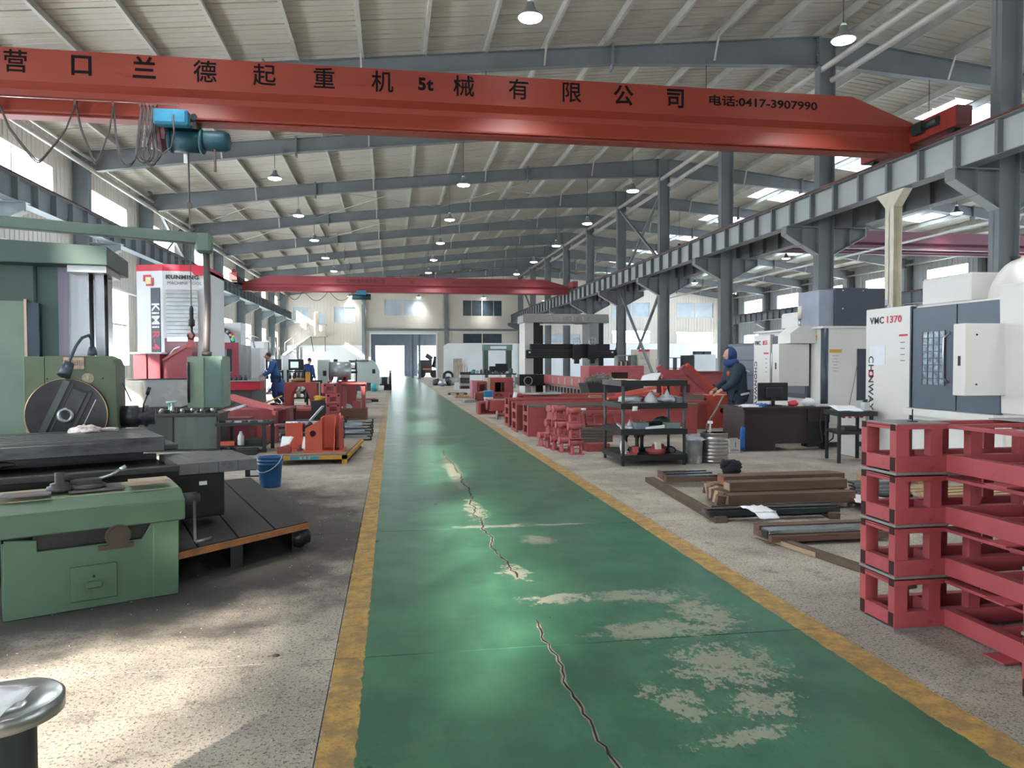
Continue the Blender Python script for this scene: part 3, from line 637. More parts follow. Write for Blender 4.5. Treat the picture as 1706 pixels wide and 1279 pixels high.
MB().tube([(-3.50, yc-.16, 5.4), (-3.49, yc-.16, 5.0), (-3.485, yc-.16, 4.3)], .016, 6).tube([(-3.485, yc-.16, 4.3), (-3.48, yc-.16, 2.5)], .009, 5).box(-3.52, yc-.19, 4.27, -3.45, yc-.13, 4.36).build('hoist_rope', CAB, t)
hk = MB().lathe([(.02, .34), (.035, .30), (.035, .12), (.055, .10), (.055, 0), (.02, -.02)], (-3.48, yc-.16, 2.22), 12).tube([(-3.48, yc-.16, 2.2), (-3.48, yc-.16, 2.12), (-3.44, yc-.16, 2.05), (-3.47, yc-.16, 1.98), (-3.53, yc-.16, 2.0), (-3.55, yc-.16, 2.06)], .02, 8); hk.build('hook_block', BLK, t)
# festoon cable in loops on little trolleys
fx = [-7.4, -6.45, -5.25, -4.65, -4.22, -4.16, -4.10, -4.04, -3.98]; cb = MB(); rnd = random.Random(2)
dips = [5.05, 4.93, 4.95, 4.93, 4.98, 5.0, 4.94, 5.02]
for i in range(len(fx)-1):
    a, b = fx[i], fx[i+1]; wd = b-a
    for q in range(2):
        pts = []
        for k in range(13):
            u = k/12; bulge = max(0, .32-wd)*.5; xx = a+wd*u-math.sin(2*PI*u)*(.03+bulge*.5) if wd < .5 else a+wd*u+.10*math.sin(2*PI*u)*wd
            zz = 5.93-(5.93-dips[i]-q*.03)*(math.sin(PI*u)**.62 if 0 < u < 1 else 0); pts.append((xx+q*.015, yc-.30-q*.02, zz))
        cb.tube(pts, .013, 6)
pts = []
for k in range(15):
    u = k/14; pts.append((-3.98+.62*u+.0, yc-.33, 5.95-.86*(math.sin(PI*min(1, u*1.15)/1.0*.95))**.8 if u < .98 else 5.3))
cb.tube([(-3.98, yc-.31, 5.95), (-3.9, yc-.32, 5.75), (-3.86+.05, yc-.34, 5.5), (-3.75, yc-.36, 5.25), (-3.9, yc-.36, 5.1)][:3]+[(-3.78, yc-.42, 5.3), (-3.7, yc-.44, 5.18), (-3.58, yc-.45, 5.14)][:0], .013, 6)
cb.tube([(-3.98, yc-.31, 5.95), (-4.0, yc-.4, 5.6), (-4.08, yc-.45, 5.25)], .012, 6)
cb.tube([(-4.02, yc-.31, 5.95), (-4.0, yc-.36, 5.55), (-3.93+.0, yc-.5, 5.2), (-3.8, yc-.55, 5.10), (-3.66, yc-.58, 5.2), (-3.60, yc-.6, 5.45), (-3.62, yc-.6, 5.7), (-3.62, yc-.45, 5.92)], .013, 6)
cb.build('festoon_cable', CAB, t)
for x in fx: MB().box(x-.02, yc-.32, 5.92, x+.02, yc-.27, 6.0).cyl((x, yc-.33, 5.98), (x, yc-.26, 5.98), .028, 8).build('festoon_trolley', RUST, t)
if 1: MB().cyl((-8.0, yc-.285, 6.01), (-3.6, yc-.285, 6.01), .008, 6).build('festoon_wire', SILV, t)
# ------------------------------------------------------------------ far crane
yf = 44.0
CR2 = mat('far_crane_red', '#8f3b40', .5, 0, .07, .5)
t = thing('overhead_crane', 'far red overhead travelling crane with faded small stencil and 3t mark', 'crane', (1, yf, 5.9))
girder(t, yf, -8.3, 10.45, 5.66, 6.52, 1.5, .46, CR2)
for x in (10.6, -8.45):
    c = MB().box(x-.15, yf-1.5, 5.98, x+.15, yf+1.5, 6.32).build('end_carriage', CR2 if x > 0 else BLK, t)
    for s_ in (-1.2, 1.2): MB().cyl((x-.06, yf+s_, 6.03), (x+.06, yf+s_, 6.03), .12, 12).build('wheel', BLK, c)
MB().box(-8.7, yf-1.6, 6.1, -8.3, yf-1.2, 6.5).lathe([(.09, 0), (.13, .1), (.05, .2)], (-8.5, yf-1.4, 6.5), 10).build('travel_motor', CR2, t)
text('营口兰德起重机械有限公司', .26, mat('faded_stencil', '#5a2a30', .6), 'lettering', t, FR(-1.75, yf-.235, 6.25), thick=.004, squash=.88)
text('3t', .24, _M['faded_stencil'], 'lettering', t, FR(1.16, yf-.235, 6.25), thick=.006); text('电话:0417-3907990', .16, _M['faded_stencil'], 'lettering', t, FR(4.35, yf-.235, 6.25), thick=.0, squash=1.3)
h = MB().box(-2.0, yf-.5, 5.48, -1.45, yf-.2, 5.72).build('hoist_control_box', HBL, t)
MB().cyl((-2.25, yf-.1, 5.38), (-1.2, yf-.1, 5.38), .17, 16).build('hoist_drum', HB, t); MB().box(-1.8, yf-.15, 5.3, -1.7, yf+.15, 5.7).build('trolley_frame', BLK, t)
MB().tube([(-1.5, yf-.1, 5.3), (-1.5, yf-.1, 4.0)], .02, 5).box(-1.75, yf-.15, 4.95, -1.65, yf-.1, 5.1).build('hoist_rope', SILV, t)
cb = MB()
for a, b, d in ((-6.8, -5.9, .5), (-5.9, -5.0, .45), (-4.9, -3.6, .5), (-3.5, -2.2, .48)):
    cb.tube([(a+(b-a)*k/10, yf-.28, 5.62-d*math.sin(PI*k/10)) for k in range(11)], .018, 5)
cb.build('festoon_cable', CAB, t)
# ------------------------------------------------------------------ cranes of the second bay
CR3 = mat('second_bay_crane_maroon', '#5c2836', .5, 0, .08, .5)
def crane2(y, lab, lo=5.62, hi=6.42):
    t = thing('overhead_crane', lab, 'crane', (20, y, 5.9))
    girder(t, y, 12.5, 31.1, lo, hi, 1.3, .5, CR3)
    for x in (12.4, 31.3):
        c = MB().box(x-.15, y-1.4, 5.98, x+.15, y+1.4, 6.36).build('end_carriage', RI, t)
        for s_ in (-1.2, 1.2): MB().cyl((x-.05, y+s_, 6.03), (x+.05, y+s_, 6.03), .12, 12).build('wheel', BLK, c)
    return t
t = crane2(25.6, 'maroon overhead crane of the second bay seen below the runway beam')
MB().box(16.4, 25.1, 6.42, 17.4, 25.9, 6.75).build('trolley_motor_box', mat('dull_brown_motor', '#5b4644', .6), t)
MB().tube([(16.7, 25.3, 6.75), (16.8, 25.3, 7.1), (17.4, 25.3, 7.15), (17.5, 25.3, 6.8)], .03, 6).build('cable_hoop', BLK, t)
text('兰 德 起 重', .42, mat('maroon_stencil', '#4a1f2b', .6), 'lettering', t, FR(16.2, 25.345, 6.18))
MB().box(12.9, 25.34, 5.74, 31, 25.5, 5.76).build('lower_flange_edge', mat('pale_girder_edge', '#b7b0b6', .4, .3), t)
struct(MB().cyl((12.75, 8, 4.55), (12.75, 34, 4.55), .03, 6).build('conduit', WHITE), 'thin white conduit along the second bay')
# ------------------------------------------------------------------ stack of red welded frames, right foreground
REDN = mat('frame_red_oxide', '#9c4347', .6, 0, .10, 5, spots='#863538', spot_amt=.25, sscale=7, bump=.15, bscale=60)
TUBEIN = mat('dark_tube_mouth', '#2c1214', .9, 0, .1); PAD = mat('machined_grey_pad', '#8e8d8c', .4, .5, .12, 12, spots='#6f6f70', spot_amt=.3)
def tube_end(mb_list, c, ax, w, h, sg):
    x, y, z = c
    if ax == 'x': mb_list.box(x-.002*sg, y-w/2, z-h/2, x+.003*sg, y+w/2, z+h/2)
    else: mb_list.box(x-w/2, y-.002*sg, z-h/2, x+w/2, y+.003*sg, z+h/2)
def red_frame(z0, lab, top=False):
    t = thing('welded_machine_frame', lab, 'frame', (2.84, 3.84, z0), 0, 'stacked red frames')
    zt = z0+.283; lo0, lo1, hi0, hi1 = z0+.014, z0+.108, z0+.262, zt
    X0, Xs, Xr = 2.84, 3.16, 4.75
    heads = ((3.84, 4.16), (2.66, 2.96))
    w = .055
    for (ya, yb) in heads:
        for y in (ya, yb-w):
            MB().box(X0+w*0, y, lo0, Xr, y+w, lo1).build('lower_rail', REDN, t, bevel=.002); MB().box(X0, y, hi0, Xr, y+w, hi1).build('upper_rail', REDN, t, bevel=.002)
            for k, x in enumerate((X0, X0+.22, X0+.48, X0+.80, X0+1.2, X0+1.6)):
                MB().box(x, y, lo1, x+(w*1.35 if k else w*1.5), y+w, hi0).build('post', REDN, t)
        MB().box(X0, ya+w, lo0+.01, X0+.05, yb-w, lo1-.004).build('lower_rail', REDN, t); MB().box(X0, ya+w, hi0, X0+.05, yb-w, hi1-.004).build('upper_rail', REDN, t)
        MB().box(Xs, ya+w, lo0, Xs+.02, yb-w, lo1).build('rib', REDN, t); MB().box(X0, ya, zt, X0+.34, yb, zt+.006).build('top_plate', REDN, t)
        MB().box(X0-.004, ya-.004, z0, X0+.34, yb+.004, z0+.014).build('machined_pad', PAD, t)
        e = MB()
        for y in (ya+w/2, yb-w/2):
            tube_end(e, (X0, y, (lo0+lo1)/2), 'x', w-.014, .078, -1); tube_end(e, (X0, y, (hi0+hi1)/2), 'x', w-.014, .036, -1)
        e.build('tube_mouths', TUBEIN, t)
    for x in (Xs, 3.85, 4.69):
        MB().box(x, 2.96, lo0, x+.06, 3.84, lo1+.006).build('long_rail', REDN, t, bevel=.002); MB().box(x, 2.96, hi0+.004, x+.06, 3.84, hi1).build('long_upper_rail', REDN, t, bevel=.002)
        for y in (3.1, 3.4, 3.64): MB().box(x+.065-.06, y, lo1+.006, x+.055, y+.07, hi0+.004).build('post', REDN, t) if x > 3.2 else None
    for y in (3.18, 3.55): MB().box(Xs+.06, y, lo0, 4.69, y+.02, lo1-.01).build('rib', REDN, t)
    MB().box(Xs-.10, 3.30, z0+.006, Xs+.06, 3.44, z0+.014).build('foot_plate', REDN, t)
    MB().box(Xs-.02, 3.02, hi1, Xs+.12, 3.5, hi1+.008).build('cover_strip', REDN, t)
    if top:
        for (x0, y0, x1, y1) in ((2.86, 3.86, 3.20, 4.14), (3.7, 3.86, 4.3, 4.14), (3.2, 3.2, 3.9, 3.4)):
            MB().box(x0, y0, zt+.006, x1, y1, zt+.012).build('machined_pad', PAD, t)
    return t
for i, w_ in enumerate(('lowest, standing on the floor', 'second from the floor', 'third from the floor', 'topmost, with machined grey pads')):
    red_frame(i*.30, f'red welded machine frame at the right edge, {w_}', i == 3)
b = MB().box(3.02, 3.95, 1.195, 3.06, 3.99, 1.20).cyl((3.04, 3.97, 1.2), (3.04, 3.97, 1.27), .004, 6); b.v = [(x, y, z+.0) for x, y, z in b.v]
tag(b.build('bolt_stud', BLK), 'thin upright stud on the top red frame', 'bolt')
# ------------------------------------------------------------------ machining centres
CW = mat('machine_cream_white', '#dcd9d3', .35, 0, .03, 1); CWS = mat('machine_light_grey', '#e2e0da', .4, 0, .04, 1); CG = mat('machine_slate_grey', '#56606e', .4, 0, .05, 1.5); CD = mat('machine_dark_slate', '#333c49', .4, 0, .06, 1.5)
INK = mat('dark_grey_ink', '#3e3e40', .5, 0, 0); INKR = mat('red_ink', '#d23b50', .5, 0, 0); YEL = mat('yellow_sticker', '#d9a03a', .5, 0, 0); PAPER = mat('white_paper', '#e6e6ea', .7, 0, .04, 6)
t = thing('machining_centre', 'large white machining centre marked VMC1370 with grey double doors and long handles', 'machine', (7.5, 9, 0))
MB().box(7.58, 5.6, .12, 10.2, 10.9, 2.36).build('body', CW, t, bevel=.01); MB().box(7.7, 5.7, 0, 10.0, 10.8, .12).build('plinth', CD, t)
MB().box(7.5, 9.86, .10, 7.60, 10.9, 2.38).build('side_panel', CW, t, bevel=.012)
MB().box(7.52, 8.99, .88, 7.575, 9.84, 2.33).build('door', CG, t, bevel=.006); d2 = MB().box(7.52, 8.24, .88, 7.575, 8.965, 2.33).build('door', CG, t, bevel=.006)
MB().box(7.50, 9.84, .12, 7.60, 9.87, 2.36).build('door_jamb', CD, t)
MB().box(7.40, 8.2, .78, 7.62, 9.86, .88).build('drip_tray', CWS, t)
MB().box(7.535, 8.2, .12, 7.6, 9.84, .78).build('lower_panel', CWS, t)
# grid window of the left door
gw = MB().box(7.512, 9.18, 1.22, 7.53, 9.62, 1.98).build('viewing_window', mat('machine_glass', '#8fa0aa', .12, 0, .5, 14, spec=.8), t)
g = MB()
for k in range(5): g.box(7.502, 9.18+k*.11-.007, 1.22, 7.513, 9.18+k*.11+.007, 1.98)
for k in range(9): g.box(7.502, 9.18, 1.22+k*.095-.007, 7.513, 9.62, 1.22+k*.095+.007)
g.build('window_grille', CG, gw)
for y in (9.12, 8.9): MB().tube([(7.5, y-.06, 1.95), (7.44, y, 1.88), (7.44, y, 1.33), (7.5, y-.03, 1.26)], .016, 8).build('door_handle', SILV, t)
MB().box(6.92, 8.12, 1.13, 7.5, 8.32, 2.02).build('control_box', CW, t, bevel=.008)
MB().box(6.914, 8.19, 1.5, 6.922, 8.23, 1.62).build('box_latch', BLK, t)
for z in (1.27, 1.88): MB().cyl((7.08, 8.122, z), (7.08, 8.112, z), .012, 8).build('box_screw', BLK, t)
MB().prism([(7.5, .9), (7.45, 2.5), (8.6, 2.65), (8.6, .9)], 'y', 5.7, 8.2).build('operator_hood', CW, t, bevel=.01)
MB().box(7.7, 8.95, 2.36, 9.2, 9.9, 2.76).build('column_cover', CW, t, bevel=.03); MB().box(8.21-.5, 8.945, 2.4, 9.15, 8.952, 2.72).build('column_cover_side', CWS, t)  # thin side plate, slightly paler grey than the cover
MB().lathe([(0, -.15), (.62, -.15), (.66, -.1), (.66, .1), (0, .1)], (8.3, 8.5, 2.28), 28, 'y').build('tool_magazine', CW, t)
for x in (8.05, 8.22, 8.36): MB().cyl((x, 8.6, 2.55), (x, 8.6, 2.92), .06, 14).build('spindle_motor', BLK, t)
MB().cyl((8.42, 8.9, 2.5), (8.42, 8.9, 2.66), .05, 12).cyl((8.42, 8.9, 2.66), (8.42, 8.9, 2.78), .03, 10).build('signal_lamp_stem', SILV, t); MB().cyl((8.42, 8.9, 2.78), (8.42, 8.9, 2.98), .045, 14).build('signal_lamp', mat('amber_signal', '#d99a80', .3), t)
text('VMC', .145, INK, 'lettering', t, FL(7.495, 10.62, 2.19), thick=.003, squash=1.05); text('1370', .145, INKR, 'lettering', t, FL(7.495, 10.23, 2.19), thick=.003, squash=1.15)
Mv = Matrix(((0, 0, -1, 7.495), (0, -1, 0, 10.76), (-1, 0, 0, 1.27), (0, 0, 0, 1)))   # runs down the panel
text('CH', .17, INK, 'lettering', t, Mv @ Matrix.Translation((-.25, 0, 0)), thick=.003, squash=1.0); text('O', .17, INKR, 'lettering', t, Mv @ Matrix.Translation((-.09, 0, 0)), thick=.006, squash=1.0); text('NWAY', .17, INK, 'lettering', t, Mv @ Matrix.Translation((.20, 0, 0)), thick=.003, squash=1.0)
MB().box(7.494, 9.92, 1.93, 7.5, 10.10, 1.96).build('sticker', INKR, t)
for k in range(4): text('▪▪▪▪', .04, INK, 'lettering', t, FL(7.495, 10.02, 1.84-k*.09))
MB().box(7.495, 10.42, 1.5, 7.5, 10.8, 1.8).build('taped_paper', PAPER, t)
# smaller centre behind
t = thing('machining_centre', 'white machining centre marked VMC855 with slate roof cabinet, behind the office desk', 'machine', (7.7, 13.5, 0))
MB().box(7.78, 12.4, .12, 9.9, 15.0, 2.17).build('body', CWS, t, bevel=.01); MB().box(7.8, 12.5, .0, 9.8, 14.9, .12).build('plinth', CD, t)
MB().box(7.68, 14.30, .10, 7.79, 15.0, 2.12).build('side_panel', CW, t, bevel=.01)
MB().cyl((7.73, 12.42, .42), (7.73, 12.42, 2.16), .066, 16).build('corner_post', CD, t)
MB().box(7.66, 12.36, 2.16, 9.9, 15.0, 2.20).build('roof_edge', CW, t); MB().box(7.66, 12.36, .1, 9.9, 12.41, .43).build('lower_panel', CW, t)
MB().box(7.71, 12.95, .86, 7.785, 14.25, 2.08).build('door_recess', CD, t); MB().box(7.70, 13.0, .95, 7.715, 13.8, 1.95).build('door', CG, t)
MB().tube([(7.70, 14.1, 1.82), (7.64, 14.15, 1.72), (7.64, 14.15, 1.15), (7.7, 14.12, 1.08)], .018, 8).build('door_handle', SILV, t)
MB().box(7.1, 12.9, 1.10, 7.72, 13.14, 1.89).build('control_box', CW, t, bevel=.008); MB().box(7.094, 12.98, 1.42, 7.102, 13.02, 1.54).build('box_latch', BLK, t)
MB().prism([(7.25, 1.9), (7.25, 2.08), (7.45, 2.22), (8.1, 2.22), (8.1, 1.9)], 'y', 12.75, 13.2).build('operator_hood', CW, t); MB().box(8.0-.24, 12.742, 1.95, 7.9, 12.75, 2.05).build('sticker', YEL, t)
MB().box(7.75, 12.9, 2.2, 8.45, 14.0, 2.52).build('column_cover', CW, t, bevel=.03)
MB().box(7.66, 12.5, 2.2, 7.95, 13.2, 2.86).build('cabinet_side', mat('lilac_grey_panel', '#8f93a3', .4), t); MB().box(7.95, 12.45, 2.2, 8.95, 13.5, 2.90).build('roof_cabinet', CD, t, bevel=.008)
for x, z in ((8.1, 2.85), (8.1, 2.52), (8.5, 2.85)): MB().cyl((x, 12.452, z), (x, 12.442, z), .012, 8).build('panel_screw', PAPER, t)
mg = MB()
for k in range(7): a = -1.3+k*.4; mg.cyl((8.95+.28*math.cos(a), 12.9, 2.5+.28*math.sin(a)), (8.95+.28*math.cos(a), 12.72, 2.5+.28*math.sin(a)), .04, 8)
MB().lathe([(0, -.05), (.3, -.05), (.3, .05), (0, .05)], (8.95, 12.95, 2.5), 20, 'y').build('tool_magazine', BLK, t); mg.build('tool_holders', SILV, t)
MB().cyl((7.55, 12.95, 2.22), (7.55, 12.95, 2.36), .025, 10).build('signal_lamp_stem', SILV, t); MB().cyl((7.55, 12.95, 2.36), (7.55, 12.95, 2.60), .04, 14).build('signal_lamp', mat('pale_signal', '#d9cfc8', .25), t)
MB().box(8.36, 12.385, .85, 8.7, 12.40, 1.79).build('side_window', CD, t); MB().box(7.82, 12.39, 1.72, 8.05, 12.40, 1.78).build('sticker', YEL, t)
for k in range(6): text('━━━━'[:3-k % 2], .04, INK, 'lettering', t, FR(7.93, 12.395, 1.66-k*.055))
for x in (7.95, 8.25): MB().box(x, 12.355, .22 if x > 8 else .36, x+.06, 12.36, .30 if x > 8 else .39).build('vent', BLK, t)
text('VMC', .125, INK, 'lettering', t, FL(7.674, 14.82, 1.95), thick=.002); text('855', .125, INKR, 'lettering', t, FL(7.674, 14.50, 1.95), thick=.002)
Mv = Matrix(((0, 0, -1, 7.674), (0, -1, 0, 14.9), (-1, 0, 0, 1.1), (0, 0, 0, 1))); text('CHONWAY', .15, INK, 'lettering', t, Mv, thick=.003, squash=1.1)
MB().box(7.672, 14.36, 1.72, 7.68, 14.55, 1.75).build('sticker', INKR, t)
for k in range(4): text('▪▪▪', .045, INK, 'lettering', t, FL(7.674, 14.45, 1.62-k*.09))
# low slate machine between
t = thing('machine_cabinet', 'slate blue machine casing behind the worker in the dark hooded coat', 'machine', (8.0, 16.3, 0))
MB().box(7.85, 15.2, 0, 9.8, 16.6, 1.98).build('body', CD, t, bevel=.01)
for k in range(3): MB().box(7.83, 15.25, .95+k*.33, 7.86, 16.5, 1.25+k*.33).build('panel', CG, t)
# ------------------------------------------------------------------ desk, monitor, clutter
DW = mat('dark_desk_veneer', '#2d2026', .4, 0, .15, 4, stretch=(1, 1, .3)); DSK = mat('desk_top_edge', '#3a2c30', .35, 0, .15, 3)
t = thing('office_desk', 'dark brown office desk with panelled front standing beside the steel barrel', 'desk', (6.9, 12.6, 0))
MB().prism([(5.98, 12.05), (7.85, 12.05), (7.85, 12.33), (7.05, 12.36), (7.05, 13.0), (5.98, 13.0)], 'z', .73, .765).build('desk_top', DSK, t); MB().box(6.03, 12.1, 0, 6.07, 12.95, .73).build('side_panel', DW, t); MB().box(6.07, 12.12, 0, 6.62, 12.15, .73).build('front_panel', DW, t)
MB().box(6.62, 12.12, .12, 7.22, 12.15, .73).build('front_panel', DW, t); MB().box(7.22, 12.1, .5, 7.62, 12.14, .73).build('drawer_unit', DW, t); MB().box(7.24, 12.15, .05, 7.57, 12.34, .5).build('open_shelf', BLK, t)
MB().box(7.58, 12.1, 0, 7.62, 12.34, .73).build('side_panel', DW, t); MB().box(6.07, 12.9, .1, 7.05, 12.93, .73).build('back_panel', DW, t)
t = thing('computer_monitor', 'black computer monitor seen from behind on the desk', 'monitor', (6.7, 12.4, .765))
MB().box(6.42, 12.36, .86, 6.99, 12.40, 1.185).build('screen_shell', BLK, t, bevel=.008); MB().box(6.55, 12.31, .92, 6.86, 12.36, 1.10).build('back_bulge', BLK, t, bevel=.01); MB().cyl((6.7, 12.35, .78), (6.7, 12.35, .95), .03, 10).box(6.58, 12.27, .766, 6.83, 12.45, .78).build('monitor_stand', BLK, t)
def tagm(mb, name, m, lab, cat, group=None, bevel=0): return tag(mb.build(name, m, None, bevel=bevel), lab, cat, group)
BLU = mat('blue_cloth', '#2f6fc0', .7, 0, .2, 8); CARD = mat('cardboard_white', '#d3cfce', .7, 0, .08, 5)
tagm(MB().sheet((6.05, 12.2, .775), (6.38, 12.15, .775), (6.45, 12.55, .80), (6.08, 12.6, .775), nu=5, nv=5, wob=.012, seed=4), 'paper_sheets', PAPER, 'loose white papers on the left of the dark desk', 'paper')
tagm(MB().sheet((6.36, 12.2, .79), (6.56, 12.18, .80), (6.6, 12.4, .82), (6.38, 12.45, .8), t=.02, nu=5, nv=4, wob=.02, seed=5), 'blue_bag', BLU, 'crumpled blue plastic folder left of the monitor', 'bag')
tagm(MB().blob((7.07, 12.35, .81), (.09, .07, .055), wob=.35, seed=3), 'red_bag', mat('bright_red_plastic', '#c8303f', .4, 0, .25, 14), 'crumpled red and white plastic bag right of the monitor', 'bag')
tagm(MB().blob((7.3, 12.22, .84), (.12, .09, .075), wob=.2, seed=6), 'paper_roll', PAPER, 'pale crumpled paper heap at the right of the desk', 'paper')
tagm(MB().box(7.42, 12.1, .766, 7.7, 12.3, .80), 'flat_box', CARD, 'flat pale box at the right end of the desk', 'box')
tagm(MB().tube([(7.62, 12.08, .76), (7.60, 12.06, .5), (7.5, 12.06, .3), (7.55, 12.05, .12), (7.68, 12.06, .2), (7.7, 12.07, .34)], .012, 6).tube([(7.45, 12.06, .73), (7.42, 12.05, .45), (7.48, 12.05, .15), (7.36, 12.06, .1)], .01, 6), 'power_cable', BLK, 'black power cables hanging at the right end of the desk', 'cable')
tagm(MB().tube([(7.70, 12.06, .30), (7.9, 12.1, .28), (8.05, 12.2, .6), (8.3, 12.3, 1.5)], .006, 5), 'extension_wire', mat('thin_grey_wire', '#5a5a58', .6), 'thin grey wire running up the side of the machine behind the desk', 'wire')
t = thing('cardboard_carton', 'small white carton with black print beside the steel barrel', 'box', (5.75, 12.0, 0)); MB().box(5.66, 11.9, 0, 5.86, 12.1, .23).build('carton_body', CARD, t, bevel=.004); MB().box(5.66, 11.87, .23, 5.80, 11.9, .26).build('carton_flap', CARD, t); text('ESTBNA', .035, INK, 'lettering', t, FR(5.76, 11.897, .05)); MB().box(5.765, 11.895, .10, 5.775, 11.9, .19).build('printed_bar', INK, t)
tagm(MB().sheet((5.9, 12.05, .02), (6.02, 12.05, .02), (6.02, 12.06, .42), (5.97, 12.06, .44), t=.03, nu=3, nv=5, wob=.015, seed=8), 'blue_sack', BLU, 'blue cloth hanging at the left side of the dark desk', 'cloth')
# barrel, tin bucket
ST = mat('bare_barrel_steel', '#a5a29e', .28, .9, .12, 3, stretch=(1, 1, .2)); TIN = mat('paint_splashed_tin', '#8d9092', .5, .3, .25, 8, spots='#d5d6d6', spot_amt=.5, sscale=5)
prof = [(.205, 0), (.22, .01), (.215, .03)]
for k in range(6): z = .06+k*.055; prof += [(.213, z), (.224, z+.014), (.224, z+.022), (.213, z+.036)]
prof += [(.213, .40), (.213, .445), (.222, .45), (.222, .462), (.205, .462), (.2, .45)]
t = thing('steel_barrel', 'shiny ribbed steel barrel with pipes standing in it', 'barrel', (4.95, 10.95, 0)); MB().lathe(prof, (4.95, 10.95, 0), 36).build('barrel_body', ST, t); MB().lathe([(.0, 0), (.2, 0)], (4.95, 10.95, .452), 36).build('barrel_lid', mat('dusty_lid', '#9a958b', .6, .3, .2, 8), t)
tagm(MB().tube([(4.82, 10.93, .46), (4.84, 10.95, .60), (4.95, 11.0, .72), (5.2, 11.15, 1.02)], .016, 8), 'bent_pipe', mat('worn_pipe', '#7b7368', .4, .5, .2, 8), 'bent steel pipe leaning out of the barrel', 'pipe'); tagm(MB().tube([(4.86, 10.9, .455), (4.88, 10.92, .62)], .014, 6).box(4.84, 10.88, .60, 4.90, 10.94, .64), 'white_stick', PAPER, 'short white stick standing on the barrel lid', 'stick')
t = thing('paint_tin', 'paint-splashed grey tin with a rag on it left of the steel barrel', 'bucket', (4.57, 10.85, 0)); MB().lathe([(.125, 0), (.13, .01), (.145, .35), (.15, .355), (.15, .37), (.138, .37)], (4.57, 10.85, 0), 24).build('tin_body', TIN, t)
tagm(MB().sheet((4.44, 10.72, .375), (4.72, 10.7, .37), (4.68, 11.0, .42), (4.46, 11.0, .43), t=.01, nu=6, nv=6, wob=.018, seed=9), 'white_rag', mat('bluish_white_rag', '#b9c1cf', .8), 'folded white rag on top of the paint tin', 'rag')
# ------------------------------------------------------------------ worker at the machine
def skin(nodes, edges, rad, name, m, parent, sub=2):
    me = bpy.data.meshes.new(name); me.from_pydata([tuple(n) for n in nodes], edges, []); o = bpy.data.objects.new(name, me); COL.objects.link(o)
    md = o.modifiers.new('s', 'SKIN'); md.use_smooth_shade = True
    for i, sv in enumerate(me.skin_vertices[0].data): r = rad[i]; sv.radius = (r, r) if not isinstance(r, tuple) else r; sv.use_root = (i == 0)
    o.modifiers.new('u', 'SUBSURF').levels = sub
    dg = bpy.context.evaluated_depsgraph_get(); dg.update(); nm = bpy.data.meshes.new_from_object(o.evaluated_get(dg)); bpy.data.objects.remove(o)
    nm.materials.clear(); nm.materials.append(m); nm.name = name
    for p in nm.polygons: p.use_smooth = True
    q = bpy.data.objects.new(name, nm); COL.objects.link(q); q.parent = parent; return q
SKINM = mat('skin', '#c79a84', .55, 0, .05, 9); HAIR = mat('black_hair', '#17130f', .6, 0, .2, 30); SHOE = mat('dark_shoes', '#1b1b1e', .6)
